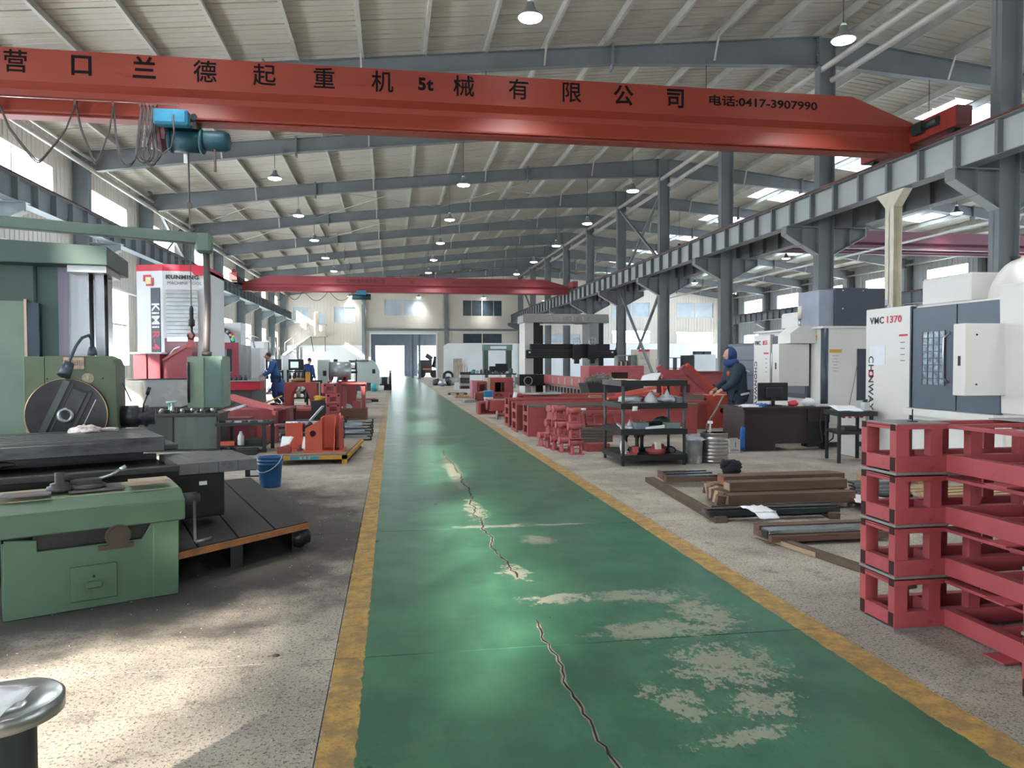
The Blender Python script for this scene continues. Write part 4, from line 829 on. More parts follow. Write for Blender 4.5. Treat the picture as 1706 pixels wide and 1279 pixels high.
def person(label, loc, rz, H=1.72, coat='#2b5aa0', trous='#232a3a', lean=0.0, la=None, ra=None, squat=0.0, hood=False, head_down=.0, fingers=True, group=None, bulk=1.0):
    """figure facing -Y in its own frame; lean = forward tilt of the trunk (m at the shoulders), la/ra = hand targets"""
    t = thing('person', label, 'person', loc, rz, group); k = H/1.72
    hip = Vector((0, 0, .92-squat)); ch = Vector((0, -lean*.75, 1.32-squat-lean*.12)); nk = Vector((0, -lean, 1.46-squat-lean*.2)); hd = nk+Vector((0, -.03-head_down*.10, .14-head_down*.03))
    L = [hip, (hip+ch)/2+Vector((0, .02, 0)), ch, nk, hd]
    V = list(L); E = [(0, 1), (1, 2), (2, 3), (3, 4)]; R = [(.13, .10), (.125, .10), (.14, .10), .055, .075]
    sh = []; hands = []
    for s_, tgt in ((-1, la), (1, ra)):
        S_ = ch+Vector((s_*.19, 0, .08)); Hn = Vector(tgt) if tgt else Vector((s_*.26, -.10-lean, .86-squat))
        d = Hn-S_; mid = (S_+Hn)/2; ln = d.length; ex = math.sqrt(max(.001, .29**2-(min(ln, .56)/2)**2)); El = mid+Vector((s_*.35, .55, -.75)).normalized()*ex
        b = len(V); V += [S_, El, Hn]; E += [(2, b), (b, b+1), (b+1, b+2)]; R += [.055, .042, .030]
        fd = (Hn-El).normalized(); b2 = len(V); V.append(Hn+fd*.075); E.append((b+2, b2)); R.append((.04, .018)); hands.append((Hn, fd, s_)); sh.append((S_, El, Hn))
    lg = []
    for s_ in (-1, 1):
        Hp = hip+Vector((s_*.10, 0, -.04)); An = Vector((s_*.12, 0.02, .09)); Kn = Vector((s_*.13, -.05-squat*.75, .48-squat*.12)); To = An+Vector((0, -.15, -.05))
        b = len(V); V += [Hp, Kn, An, To]; E += [(0, b), (b, b+1), (b+1, b+2), (b+2, b+3)]; R += [.085, .055, .042, .035]; lg.append((Hp, Kn, An, To))
    b = skin(V, E, R, 'body', SKINM, t)
    # head, face and fingers join the body mesh
    hm = MB(); hm.blob(hd+Vector((0, 0, .05)), (.078, .095, .115), 16, 10, 0); hm.blob(hd+Vector((0, -.10, .03)), (.014, .02, .022), 8, 5, 0); hm.blob(hd+Vector((-.082, 0, .04)), (.012, .02, .03), 8, 5, 0); hm.blob(hd+Vector((.082, 0, .04)), (.012, .02, .03), 8, 5, 0); hm.blob(hd+Vector((0, -.088, -.015)), (.024, .01, .008), 8, 5, 0)
    if fingers:
        for Hn, fd, s_ in hands:
            sd = fd.cross(Vector((0, 0, 1))).normalized(); base = Hn+fd*.075; dn = Vector((0, 0, -1))
            for q, (off, ln) in enumerate(((-.028, .062), (-.01, .074), (.01, .07), (.028, .056))): hm.tube([base+sd*off, base+sd*off+fd*ln*.5+dn*.008, base+sd*off+fd*ln*.85+dn*.03], .0085, 6)
            hm.tube([Hn+fd*.02-sd*s_*.03, Hn+fd*.05-sd*s_*.055+dn*.01, Hn+fd*.085-sd*s_*.06+dn*.02], .010, 6)
    me2 = bpy.data.meshes.new('h'); me2.from_pydata(hm.v, [], hm.f); bm = bmesh.new(); bm.from_mesh(b.data); bm.from_mesh(me2); bm.to_mesh(b.data); bm.free()
    for p in b.data.polygons: p.use_smooth = True
    EY = mat('eye_dark', '#1c1512', .3); e = MB().blob(hd+Vector((-.03, -.086, .055)), (.011, .008, .007), 8, 5, 0).blob(hd+Vector((.03, -.086, .055)), (.011, .008, .007), 8, 5, 0); o = e.build('eyes', EY, t, rel=True)
    cm = mat('coat_'+coat, coat, .8, 0, .18, 7, bump=.3, bscale=14); tm = mat('trousers_'+trous, trous, .85, 0, .15, 7)
    V = [hip+Vector((0, .0, -.12*bulk**3)), hip, (hip+ch)/2+Vector((0, .02, 0)), ch, nk+Vector((0, .01, -.01))]; E = [(0, 1), (1, 2), (2, 3), (3, 4)]; R = [(.19*bulk, .155*bulk), (.185*bulk, .15*bulk), (.185*bulk, .15*bulk), (.185*bulk, .14*bulk), .085]
    for S_, El, Hn in sh:
        b_ = len(V); V += [S_, El, Hn-(Hn-El).normalized()*.02]; E += [(3, b_), (b_, b_+1), (b_+1, b_+2)]; R += [.088*bulk, .07*bulk, .055*bulk]
    jk = skin(V, E, R, 'jacket', cm, t)
    V = [hip+Vector((0, 0, .02))]; E = []; R = [(.15, .13)]
    for Hp, Kn, An, To in lg:
        b_ = len(V); V += [Hp, Kn, An+Vector((0, 0, .03))]; E += [(0, b_), (b_, b_+1), (b_+1, b_+2)]; R += [.10, .075, .062]
    skin(V, E, R, 'trousers', tm, t)
    for Hp, Kn, An, To in lg: MB().blob((An.x, An.y-.07, .05), (.05, .14, .05), 12, 6, 0).build('shoe', SHOE, t, rel=True)
    if hood:
        hb_ = MB(); vs = []; n = 18
        for j in range(9):
            th = .25+(PI*.80)*j/8
            for i in range(n):
                a = PI*.5-2.15+4.3*i/(n-1); r_ = math.sin(th) if j < 8 else .75
                vs.append((hd.x+.118*r_*math.cos(a), hd.y+.012+.135*r_*math.sin(a), hd.z+.045+.158*math.cos(th)))
        fs = [(j*n+i, j*n+i+1, (j+1)*n+i+1, (j+1)*n+i) for j in range(8) for i in range(n-1)]; fs.append(tuple(range(n))); hb_.add(vs, fs, True)
        hb_.blob((hd.x, hd.y+.04, hd.z-.09), (.135, .12, .075), 16, 6, .05, 3)
        ho = hb_.build('hood', mat('hood_blue', '#26406e', .85, 0, .15, 8), t, rel=True); md = ho.modifiers.new('t', 'SOLIDIFY'); md.thickness = .02; md.offset = 1
    else:
        MB().blob(hd+Vector((0, .018, .085)), (.086, .092, .095), 16, 9, .03, 2).build('hair', HAIR, t, rel=True)
        MB().blob(nk+Vector((0, .09, -.02)), (.15, .09, .075), 14, 6, .08, 4).build('hood_collar', cm, t, rel=True)
    if k != 1: t.matrix_basis = t.matrix_basis @ Matrix.Scale(k, 4)
    return t, cm
w1, _ = person('worker in a dark blue hooded winter coat standing beside the desk', (6.52, 13.35, 0), -PI/2, H=1.80, coat='#22303f', trous='#1d232e', lean=.10, la=(-.10, -.40, .98), ra=(.16, -.42, .97), hood=True, head_down=.5, bulk=1.18)
RF = mat('reflective_strip', '#d4d8da', .4); 
MB().bar((.235, -.06, .90), (.235, .10, .93), .012, .035).bar((.245, .03, 1.34), (.24, .10, 1.31), .01, .02).build('reflective_strip', RF, w1, rel=True)
MB().blob((0.0, -.185, 1.28), (.05, .03, .05), 8, 5, .1).build('orange_scarf', mat('orange_scarf', '#b5562e', .8), w1, rel=True)
# ------------------------------------------------------------------ black cart beside the machine
BST = mat('black_painted_steel', '#1f2225', .5, .1, .15, 6)
t = thing('tool_trolley', 'small black two-shelf trolley before the large machining centre', 'trolley', (7.0, 10.4, 0))
for x, y in ((6.74, 10.42), (7.25, 10.38), (6.9, 11.0), (7.4, 10.95)): MB().box(x-.02, y-.02, 0, x+.02, y+.02, .76).build('leg', BST, t)
MB().prism([(6.70, 10.38), (7.33, 10.34), (7.45, 11.0), (6.86, 11.04)], 'z', .72, .79).build('shelf_tray', BST, t); MB().prism([(6.72, 10.40), (7.30, 10.36), (7.42, 10.98), (6.88, 11.0)], 'z', .44, .485).build('shelf_tray', BST, t)
tagm(MB().sheet((6.78, 10.5, .80), (7.15, 10.42, .80), (7.25, 10.8, .86), (6.86, 10.9, .87), nu=5, nv=5, wob=.012, seed=12), 'paper_sheets', PAPER, 'loose white papers lying on the black trolley', 'paper')
t = thing('glass_jar', 'clear square bottle with a black cap on the black trolley', 'bottle', (7.24, 10.52, .79)); GJ = bpy.data.materials.get('window_glass'); MB().box(7.19, 10.47, .792, 7.29, 10.57, .93).build('jar_body', mat('cloudy_glass', '#b9bdbc', .15, 0, .1, spec=.8), t, bevel=.01); MB().cyl((7.24, 10.52, .93), (7.24, 10.52, .97), .035, 12).build('jar_cap', BLK, t)
tagm(MB().box(6.95, 10.6, .485, 7.15, 10.75, .55), 'steel_block', mat('dull_brown_iron', '#4e4a42', .5, .4), 'dull iron block on the lower trolley shelf', 'block')
for i, x in enumerate((6.80, 6.90, 7.0, 7.10)): tagm(MB().blob((x, 10.40, .705), (.03, .03, .014), 8, 4, .1, i), 'red_rag_knob', mat('bright_red_plastic', '#c8303f', .4), 'small red cap under the black trolley top edge, %s from the left' % ('first', 'second', 'third', 'last')[i], 'cap', 'red caps under the trolley edge')
tagm(MB().box(7.46, 11.05, 0, 7.50, 11.5, .72), 'white_board', CW, 'white upright board behind the black trolley', 'board')
PAL = mat('raw_pallet_wood', '#a98d68', .8, 0, .2, 6, stretch=(1, 4, 4))
def pallet(name, lab, x, y, rz, L_=.9, W_=.7, z=.10, m=PAL, cat='pallet'):
    t = thing(name, lab, cat, (x, y, 0), rz)
    for k in range(5): MB().box(-L_/2, -W_/2+k*(W_-.1)/4, z-.02, L_/2, -W_/2+k*(W_-.1)/4+.09, z).build('deck_board', m, t, rel=True)
    for xx in (-L_/2, -.05, L_/2-.1):
        for yy in (-W_/2, -.05, W_/2-.1): MB().box(xx, yy, 0, xx+.1, yy+.1, z-.02).build('spacer_block', m, t, rel=True)
    return t
pallet('wooden_pallet', 'small pale wooden pallet on the floor behind the red frames', 6.55, 8.75, .2, .9, .6); pallet('wooden_pallet', 'pale wooden pallet seen through the windows of the red frames', 6.3, 7.4, .1, 1.1, .7, .11)
# ------------------------------------------------------------------ black plastic shelving with clutter
PL = mat('black_shelf_plastic', '#15181a', .42, 0, .15, 6); PLG = mat('shelf_end_grey_sheen', '#3b403f', .4, 0, .15, 6)
t = thing('plastic_shelf_unit', 'black four-tier plastic shelf unit crowded with parts beside the aisle', 'shelf', (3.9, 11.2, 0))
A, B_, C_, D_ = (3.40, 10.70), (4.36, 10.70), (4.50, 11.72), (3.42, 11.72)
for (x, y) in (A, B_, C_, D_): MB().cyl((x, y, 0), (x, y, 1.28), .024, 10).build('post', PLG, t)
for z in (.12, .51, .90, 1.24):
    MB().prism([(3.37, 10.67), (4.39, 10.67), (4.53, 11.75), (3.39, 11.75)], 'z', z+.01, z+.035).build('shelf_tray', PL, t)
    f = MB().bar((3.37, 10.67, z), (4.39, 10.67, z), .02, .085).bar((3.37, 10.67, z), (3.39, 11.75, z), .02, .085).bar((3.39, 11.75, z), (4.53, 11.75, z), .02, .085).bar((4.53, 11.75, z), (4.39, 10.67, z), .02, .085); f.build('shelf_rim', PL, t)
PLAS = mat('crumpled_clear_plastic', '#c9ccd4', .35, 0, .15, 12); IRON = mat('dark_grey_iron', '#3d4143', .45, .5, .2, 8); IRL = mat('bright_machined_iron', '#9fa4a6', .3, .7, .15, 8)
def paper(x, y, z, w, d, lab, seed, tilt=.03, m=PAPER, rz=0, nm='paper_wrap'):
    c, s_ = math.cos(rz), math.sin(rz); P = lambda a, b, h: (x+a*c-b*s_, y+a*s_+b*c, z+h)
    return tagm(MB().sheet(P(-w/2, -d/2, .0), P(w/2, -d/2, .0), P(w/2, d/2, tilt), P(-w/2, d/2, tilt), nu=6, nv=6, wob=.012, seed=seed), nm, m, lab, 'paper')
tagm(MB().sheet((3.70, 10.8, 1.275), (3.95, 10.75, 1.30), (4.1, 11.0, 1.40), (3.85, 11.1, 1.36), t=.02, nu=4, nv=4, wob=.01, seed=1), 'paper_stack', PAPER, 'fan of white papers on the top shelf tier', 'paper')
tagm(MB().sheet((3.42, 11.0, 1.285), (3.75, 11.0, 1.285), (3.7, 11.5, 1.29), (3.42, 11.5, 1.29), wob=.006, seed=2), 'yellowish_sheet', mat('pale_yellow_sheet', '#d3d3b0', .6), 'pale yellow sheet at the left of the top shelf tier', 'sheet')
tagm(MB().blob((3.62, 11.0, .985), (.20, .16, .055), 12, 6, .25, 1), 'plastic_bundle', PLAS, 'crumpled clear plastic bundle at the left of the second tier', 'plastic bag')
tagm(MB().lathe([(.12, 0), (.10, .06), (.03, .15), (0, .17)], (3.92, 10.95, .935), 7), 'paper_cone', PAPER, 'white pointed heap of wrapped paper in the middle of the second tier', 'paper')
tagm(MB().blob((4.22, 11.0, .99), (.14, .14, .055), 12, 6, .35, 3).lathe([(.06, 0), (.04, .1), (0, .2)], (4.18, 10.95, .96), 6), 'wrapped_parts', PAPER, 'white paper wrapped parts with a tall peak at the right of the second tier', 'paper')
tagm(MB().box(4.28, 10.8, .935, 4.40, 10.95, 1.02), 'steel_block', IRL, 'bright steel block on the second tier beside the right post', 'block')
tagm(MB().box(3.55, 10.75, .935, 3.8, 11.3, .95), 'flat_bar', IRL, 'flat bright bar lying along the second tier', 'bar')
paper(3.50, 10.9, .56, .22, .25, 'white wrapping at the left of the third tier', 21, .05); tagm(MB().lathe([(.05, 0), (0, .12)], (3.58, 10.95, .57), 5), 'paper_cone', PAPER, 'small white paper peak on the third tier', 'paper')
tagm(MB().box(3.62, 10.75, .547, 3.82, 10.98, .64), 'grey_casting', mat('grey_blue_paint', '#728287', .5, 0, .2, 9), 'grey blue casting behind the front left shelf post', 'casting')
for i, (x, l) in enumerate(((3.80, 'left'), (3.90, 'middle'), (4.0, 'right'))): tagm(MB().cbox((x, 10.98, .60+i*.01), (.28, .10, .03), .5, .2), 'flat_plate', IRON, f'dark flat plate in the pile on the third tier, {l} one', 'plate')
tagm(MB().prism([(3.75, .55), (4.05, .56), (4.05, .61), (3.75, .58)], 'y', 10.70, 10.72), 'card_strip', PAPER, 'long white card strip along the front of the third tier', 'card')
tagm(MB().box(4.12, 10.8, .547, 4.34, 11.0, .63), 'tool_box', mat('pale_green_grey', '#7d8d88', .5, 0, .2, 9), 'grey green box with a paper label on the third tier', 'box'); tagm(MB().blob((4.22, 11.25, .62), (.14, .12, .08), 10, 5, .2, 6), 'green_casting', mat('deep_green_casting', '#2c3a30', .6, 0, .2), 'dark green casting at the back of the third tier', 'casting')
paper(4.3, 10.85, .555, .14, .1, 'small white slip at the right of the third tier', 22, .0)
for i, (x, y, l) in enumerate(((3.6, 11.2, 'left'), (3.75, 11.1, 'middle'), (3.88, 11.25, 'right'))): tagm(MB().lathe([(.06, 0), (.06, .04), (.03, .05), (.03, .22), (.05, .24), (.05, .28)], (x, y, .157), 12), 'spindle_part', IRON, f'dark turned part standing on the bottom tier, {l} one of three', 'machine part')
tagm(MB().blob((3.50, 11.0, .26), (.07, .1, .10), 10, 6, .3, 7).box(3.46, 10.9, .157, 3.55, 11.0, .2), 'white_wrapped_part', PAPER, 'white wrapped roll at the left of the bottom tier', 'paper')
tagm(MB().box(3.52, 10.76, .157, 3.64, 10.95, .19).box(3.60, 10.76, .19, 3.66, 10.9, .28), 'red_angle_casting', RED, 'small red angle casting at the left of the bottom tier', 'casting')
tagm(MB().lathe([(.14, 0), (.15, .07), (.06, .08), (.05, .14)], (3.98, 10.9, .157), 16), 'red_flange', RED, 'round red flange casting on the bottom tier', 'casting'); tagm(MB().cbox((3.99, 10.82, .27), (.09, .04, .14), .2, -.1).cbox((4.02, 10.83, .27), (.03, .03, .15), .3, -.1), 'white_blocks', mat('chalk_white', '#dedacb', .7), 'white blocks standing in the red flange', 'block')
tagm(MB().lathe([(.12, 0), (.12, .05), (.05, .06), (.04, .12)], (4.15, 11.1, .157), 16), 'red_flange', RED, 'second round red flange behind on the bottom tier', 'casting'); tagm(MB().tube([(4.25+.07*math.cos(a*.5), 10.95+.03*math.sin(a*.5), .20+.05*math.sin(a*.5)) for a in range(14)], .01, 6), 'black_hose', BLK, 'coil of black hose at the right of the bottom tier', 'hose')
tagm(MB().box(3.75, 11.3, .547, 3.85, 11.4, .62).box(3.9, 11.3, .547, 4.0, 11.4, .63), 'orange_brackets', mat('orange_bracket', '#b0603c', .6), 'pair of small orange brackets at the back of the third tier', 'bracket')
tagm(MB().sheet((3.52, 10.64, .83), (3.60, 10.64, .83), (3.61, 10.645, .90), (3.53, 10.645, .90), nu=2, nv=2, wob=.004), 'hanging_label', PAPER, 'small white label hanging under the second tier', 'label')
# ------------------------------------------------------------------ red bearing pedestals, stacked
RPD = mat('pedestal_pink_red', '#a64f52', .55, 0, .10, 6, spots='#8a3d40', spot_amt=.2)
def pedestal(s=1.0):
    t = thing('bearing_pedestal', '', 'casting'); w = .15*s; h = .17*s
    MB().box(-w*.8, -.10*s, 0, w*.8, .10*s, .018*s).build('base_plate', RPD, t, rel=True, bevel=.002)
    for x in (-.085*s, .065*s): MB().prism([(-.085*s, .018*s), (.085*s, .018*s), (.055*s, h), (-.055*s, h)], 'x', x, x+.02*s).build('web_plate', RPD, t, rel=True)
    MB().cyl((-.11*s, 0, h+.03*s), (.11*s, 0, h+.03*s), .058*s, 20).build('bearing_barrel', RPD, t, rel=True); MB().lathe([(.058*s, 0), (.066*s, .0), (.066*s, .014*s), (.03*s, .016*s)], (-.125*s, 0, h+.03*s), 18, 'x').build('barrel_rim', RPD, t, rel=True)
    MB().box(-.06*s, -.085*s, .10*s, .06*s, -.07*s, .115*s).build('cross_rib', RPD, t, rel=True); return t
pp_ = pedestal(); first = True
spots_ = [(3.07, 12.25, 0, 0, 'at the near end of the floor row'), (3.05, 12.28, .262, .05, 'on the near end pedestal'), (3.07, 12.40, .524, 0, 'highest at the near end of the row'), (2.97, 12.62, 0, .1, 'second in the floor row'), (2.94, 12.72, .262, 0, 'second in the upper row'), (2.90, 12.95, 0, 0, 'in the middle of the floor row'), (2.93, 13.0, .262, -.1, 'in the middle of the upper row'), (2.94, 12.98, .524, .1, 'with its barrel just under the long beam edge'), (2.86, 13.25, .262, .2, 'at the far end of the upper row'), (2.86, 13.28, 0, 0, 'at the far end of the floor row'), (2.80, 13.62, 0, .3, 'alone at the left on the floor'), (2.88, 13.22, .524, .6, 'tilted on top at the far end')]
for x, y, z, rz, l in spots_:
    o = pp_ if first else dup(pp_); first = False; o.matrix_basis = Matrix.Translation((x, y, z)) @ Matrix.Rotation(rz, 4, 'Z'); o['label'] = f'red cast bearing pedestal, {l}'; o['group'] = 'red bearing pedestals beside the shelf'
tagm(MB().box(3.33, 12.55, 0, 3.75, 12.85, .14), 'red_block', RED, 'low red block under the grey timber pile', 'block', bevel=.006)
GW = mat('grey_bar_pile', '#6d6860', .55, .3, .2, 5, stretch=(.3, 1, 4))
for i in range(5): tagm(MB().box(3.28+.01*(i % 2), 12.75, .14+i*.052, 3.86, 13.15, .186+i*.052), 'flat_steel_bar', GW, 'grey flat bar of the pile left of the shelf, %s' % ('lowest', 'second', 'middle', 'fourth', 'topmost')[i], 'bar', 'grey flat bars left of the shelf')
t = thing('welded_stand', 'red welded stand with openings on the grey bar pile', 'frame', (3.8, 13.2, .40))
MB().box(3.42, 13.0, .40, 3.60, 13.3, .43).box(3.44, 13.0, .5, 3.58, 13.05, .56).build('base', RPD, t)
for x0, x1 in ((3.40, 3.36), (3.45, 3.42), (3.60, 3.58)): MB().bar((x0, 13.0, .43), (x1, 13.0, .66), .022, .10).build('post', RPD, t)
MB().box(3.38, 12.95, .64, 4.45, 13.05, .69).build('top_rail', RPD, t); MB().bar((4.05, 13.0, .43), (3.98, 13.0, .66), .03, .1).bar((4.3, 13, .43), (4.26, 13, .66), .03, .1).build('post', RPD, t); MB().box(3.45, 13.1, .54, 4.4, 13.14, .60).box(3.6, 13.0, .40, 4.4, 13.3, .42).build('back_rail', RPD, t)
tagm(MB().cyl((3.30, 12.95, .715), (3.42, 12.95, .715), .022, 12), 'paper_roll', PAPER, 'white paper roll on the red welded stand', 'paper roll')
# ------------------------------------------------------------------ long red machine beds
def long_bed(name, lab, x0, x1, y0, y1, h, m=RED, wins=True, lip=True, top=None):
    t = thing(name, lab, 'machine bed', (x0, y0, 0)); MB().box(x0+.34, y0, 0, x1, y0+.03, h-.02).build('side_plate', m, t); MB().box(x0+.02, y1-.03, 0, x1, y1, h-.02).build('side_plate', m, t)
    MB().box(x0, y0-.03, h-.05, x1, y0+.10, h).build('top_rail', top or m, t, bevel=.004); MB().box(x0, y1-.10, h-.05, x1, y1+.02, h).build('top_rail', top or m, t, bevel=.004)
    MB().box(x0, y0, 0, x0+.03, y0+.10, h-.05).box(x0, y1-.1, 0, x0+.03, y1, h-.05).build('end_post', m, t)
    for z in (0, .22, .44): MB().box(x0, y0+.1, z*h/.66, x0+.03, y1-.1, (z+.07)*h/.66).build('end_rail', m, t)
    MB().box(x0+.30, y0+.03, 0, x0+.33, y1-.03, h-.05).build('inner_bulkhead', TUBEIN, t); MB().prism([(x0, 0), (x0+.34, 0), (x0+.34, h-.05), (x0, h-.05)], 'y', y0-.012, y0).build('end_cheek', m, t) if not wins else None
    for k in range(1, 5): x = x0+(x1-x0)*k/5; MB().box(x-.015, y0+.03, h-.2, x+.015, y1-.03, h-.05).build('cross_rib', m, t)
    if lip: MB().box(x0+.32, y0-.045, h-.09, x1, y0-.03, h-.05).build('edge_lip', m, t)
    return t
EDGE = mat('machined_top_edge', '#6f6a60', .4, .4, .15, 6)
t = long_bed('machine_bed', 'long dark red machine bed with greenish machined edge, nearest of the row', 2.80, 6.55, 15.35, 15.95, .66, top=EDGE)
MB().box(2.83, 15.33, 0, 3.14, 15.35, .62).build('end_cheek', RED, t)
t = long_bed('machine_bed', 'second long red bed just behind the nearest one', 2.72, 7.2, 16.35, 17.0, .66)
t = long_bed('machine_bed', 'third long red bed with a wide open top', 2.76, 7.6, 17.7, 18.3, .69)
tagm(MB().box(4.8, 17.8, .69, 5.1, 17.95, .74), 'wood_scrap', PAL, 'small pale wood scrap lying on the third red bed', 'wood scrap')
t = long_bed('machine_bed', 'low far red bed behind the other long beds', 3.55, 9.0, 22.0, 22.7, .60)
tagm(MB().lathe([(0, 0), (.6, 0), (.6, .03), (0, .05)], (4.5, 22.3, .60), 24), 'round_plate', IRL, 'bright round plate lying on the far red bed', 'plate')
t = thing('red_end_bracket', 'red end bracket with two openings leaning on the bed ends', 'bracket', (2.8, 18.9, 0))
MB().box(2.84, 18.7, 0, 2.9, 18.9, .58).box(2.84, 18.5, .50, 3.2, 18.9, .56).box(3.15, 18.5, 0, 3.2, 18.9, .5).box(2.84, 18.5, .2, 3.2, 18.9, .25).build('bracket_plate', RED, t)
t = thing('red_channel_box', 'short open red channel box at the aisle edge with a tin on top', 'casting', (2.9, 22.5, 0))
MB().box(2.55, 22.25, 0, 2.62, 22.9, .37).build('end_plate', RED, t); MB().box(2.62, 22.25, .33, 3.35, 22.9, .38).box(2.62, 22.25, 0, 3.35, 22.9, .03).box(2.62, 22.6, .03, 3.35, 22.64, .33).build('channel_body', RED, t)
t = thing('paint_bucket', 'blue and white paint bucket standing on the red channel box', 'bucket', (2.86, 24.4, 0))
BBL = mat('bucket_blue', '#2e86b8', .4, 0, .1, 6); 
tb = MB().lathe([(.13, .38), (.135, .39), (.155, .68), (.165, .69), (.165, .70), (.15, .70)], (2.90, 22.6, 0), 20); tb.build('bucket_body', BBL, t); MB().lathe([(.136, .40), (.147, .5), (.147, .505)], (2.90, 22.6, 0), 20).build('white_splash', PAPER, t)
tagm(MB().tube([(2.6, 22.5, .66), (2.95, 22.6, .72), (3.05, 22.7, .64)], .012, 6), 'brush_handle', mat('pinkish_handle', '#d8a8b4', .5), 'pale brush handle sticking out of the blue bucket', 'brush')
t = thing('wheel_casting', 'red castings with round end discs lying before the beds', 'casting', (3.2, 20.3, 0))
for (x, y, z, r) in ((2.82, 20.3, .12, .115), (3.05, 20.3, .12, .115)): MB().cyl((x, y, z), (x+.04, y, z), r, 20).build('end_disc', mat('dusty_disc', '#99827b', .7, 0, .1, 6), t)
for (x, y, z, r) in ((3.15, 20.5, .40, .15), (3.25, 20.55, .40, .15)): MB().cyl((x, y, z), (x+.03, y, z), r, 20).build('end_disc', RPD, t)
MB().cyl((2.62, 20.9, .38), (2.66, 20.9, .38), .16, 20).build('end_disc', RPD, t); MB().box(2.7, 20.7, .2, 3.5, 21.0, .5).cyl((2.86, 20.3, .12), (3.3, 20.3, .12), .05, 12).box(3.1, 20.3, 0, 3.5, 20.8, .3).build('casting_body', RED, t)
tagm(MB().cyl((3.42, 20.85, .50), (3.45, 20.85, .72), .055, 12), 'white_bottle', PAPER, 'white paper tube standing on the red castings', 'paper roll')
# ------------------------------------------------------------------ old green boring machine: front pedestal, bed, table
GRN = mat('old_machine_green', '#4b6650', .5, 0, .10, 3, spots='#42523f', spot_amt=.22, sscale=5, bump=.1, bscale=25); GRT = mat('worn_lit_green_top', '#86937a', .6, 0, .12, 4, spots='#a58f72', spot_amt=.5, sscale=4)  # pedestal top: brown wear spots; its paler green has the light put in
OIL = mat('oily_black_iron', '#1c1d1e', .38, .3, .3, 5, bump=.15); TBL = mat('oily_table_steel', '#57595a', .38, .6, .18, 4, spots='#37393a', spot_amt=.5, sscale=5, stretch=(.3, 1, 1)); BEDG = mat('dull_bed_steel', '#68696a', .45, .5, .15, 4, spots='#48494a', spot_amt=.5, sscale=4); CI = mat('cast_iron_grey', '#3d3f3e', .5, .4, .2, 6); WOODP = mat('grey_pink_wood', '#a08c7c', .8, 0, .15, 5, stretch=(1, 6, 6))
A26 = math.radians(26.1); ORG = (-1.44, 5.29, 0)
t = thing('boring_machine_pedestal', 'pale green oily machine pedestal with a small cover plate, front left on the floor', 'machine', ORG, A26)
body = [(-.98, 0), (0, 0), (.01, .50), (-.15, .52), (-.19, .44), (-.22, .40), (-.80, .40), (-.80, .47), (-.97, .49)]
MB().prism(body, 'y', 0, .02).build('front_plate', GRN, t, rel=True, bevel=.004)
MB().box(-.97, .02, 0, -.01, .45, .38).build('inner_casting', OIL, t, rel=True)
MB().prism([(-.16, 0), (0, 0), (.01, .5), (-.15, .52)], 'y', -.012, .44).build('side_rib', GRN, t, rel=True, bevel=.006)
MB().box(-.98, .02, 0, -.955, .44, .47).build('left_side_plate', GRN, t, rel=True)
hous = [(-.03, .50), (-.03, .64), (.08, .70), (.40, .72), (.44, .66), (.44, .50)]
MB().prism(hous, 'x', -1.16, .045).build('top_housing', GRN, t, rel=True, bevel=.008)
MB().prism([(.085, .702), (.40, .722), (.40, .728), (.085, .708)], 'x', -1.16, .03).build('housing_top', GRT, t, rel=True)
MB().box(-.82, .03, .36, -.14, .06, .53).build('shadow_recess', OIL, t, rel=True)
MB().cyl((-.36, -.03, .445), (-.36, .05, .445), .075, 24).cyl((-.36, -.04, .445), (-.36, -.03, .445), .06, 24).box(-.47, -.02, .36, -.27, .04, .39).build('shaft_end', mat('rusty_shaft_end', '#4b4037', .6, .3, .2, 8), t, rel=True)
c = MB().box(-.63, -.018, .055, -.37, 0, .275).build('cover_plate', GRN, t, rel=True, bevel=.003); MB().box(-.545, -.055, .135, -.455, -.018, .175).build('cover_handle', GRN, c, rel=True, bevel=.008); MB().cyl((-.50, -.025, .205), (-.50, -.018, .205), .009, 10).build('cover_screw', OIL, c, rel=True)
MB().cyl((.04, .12, .615), (.15, .12, .615), .042, 16).cyl((.13, .12, .615), (.17, .12, .615), .03, 14).build('crank_shaft', CI, t, rel=True)
MB().bar((.13, .10, .61), (.115, .02, .33), .018, .028).cyl((.115, .01, .33), (.22, -.01, .345), .014, 10).build('crank_handle', CI, t, rel=True)
MB().box(-.62, .12, .722, -.30, .34, .735).build('slide_plate', mat('dark_slide_plate', '#5a5556', .45, .4, .2, 6), t, rel=True)
MB().lathe([(.075, 0), (.075, .03), (.055, .035), (.055, .05), (.028, .055), (.028, .12), (0, .12)], (-.66, .22, .73), 24).build('round_post', CI, t, rel=True)
MB().lathe([(.11, 0), (.11, .02), (.08, .03), (0, .03)], (-.50, .24, .735), 24).prism([(-.60, .24), (-.56, .30), (-.42, .32), (-.42, .20), (-.56, .18)], 'z', .765, .79).build('clamp_disc', CI, t, rel=True)
MB().tube([(-.43, .26, .785), (-.36, .28, .80), (-.29, .30, .835)], .009, 8).cyl((-.30, .297, .83), (-.265, .307, .848), .014, 8).build('clamp_lever', SILV, t, rel=True)
o = MB().prism([(-.28, .08), (-.02, .10), (-.02, .26), (-.26, .26)], 'z', .745, .765).build('w', WOODP); o.data.transform(Matrix.Translation(ORG) @ Matrix.Rotation(A26, 4, 'Z')); o.name = 'wood_board'; tag(o, 'pinkish grey wooden board lying on the green pedestal top', 'board')
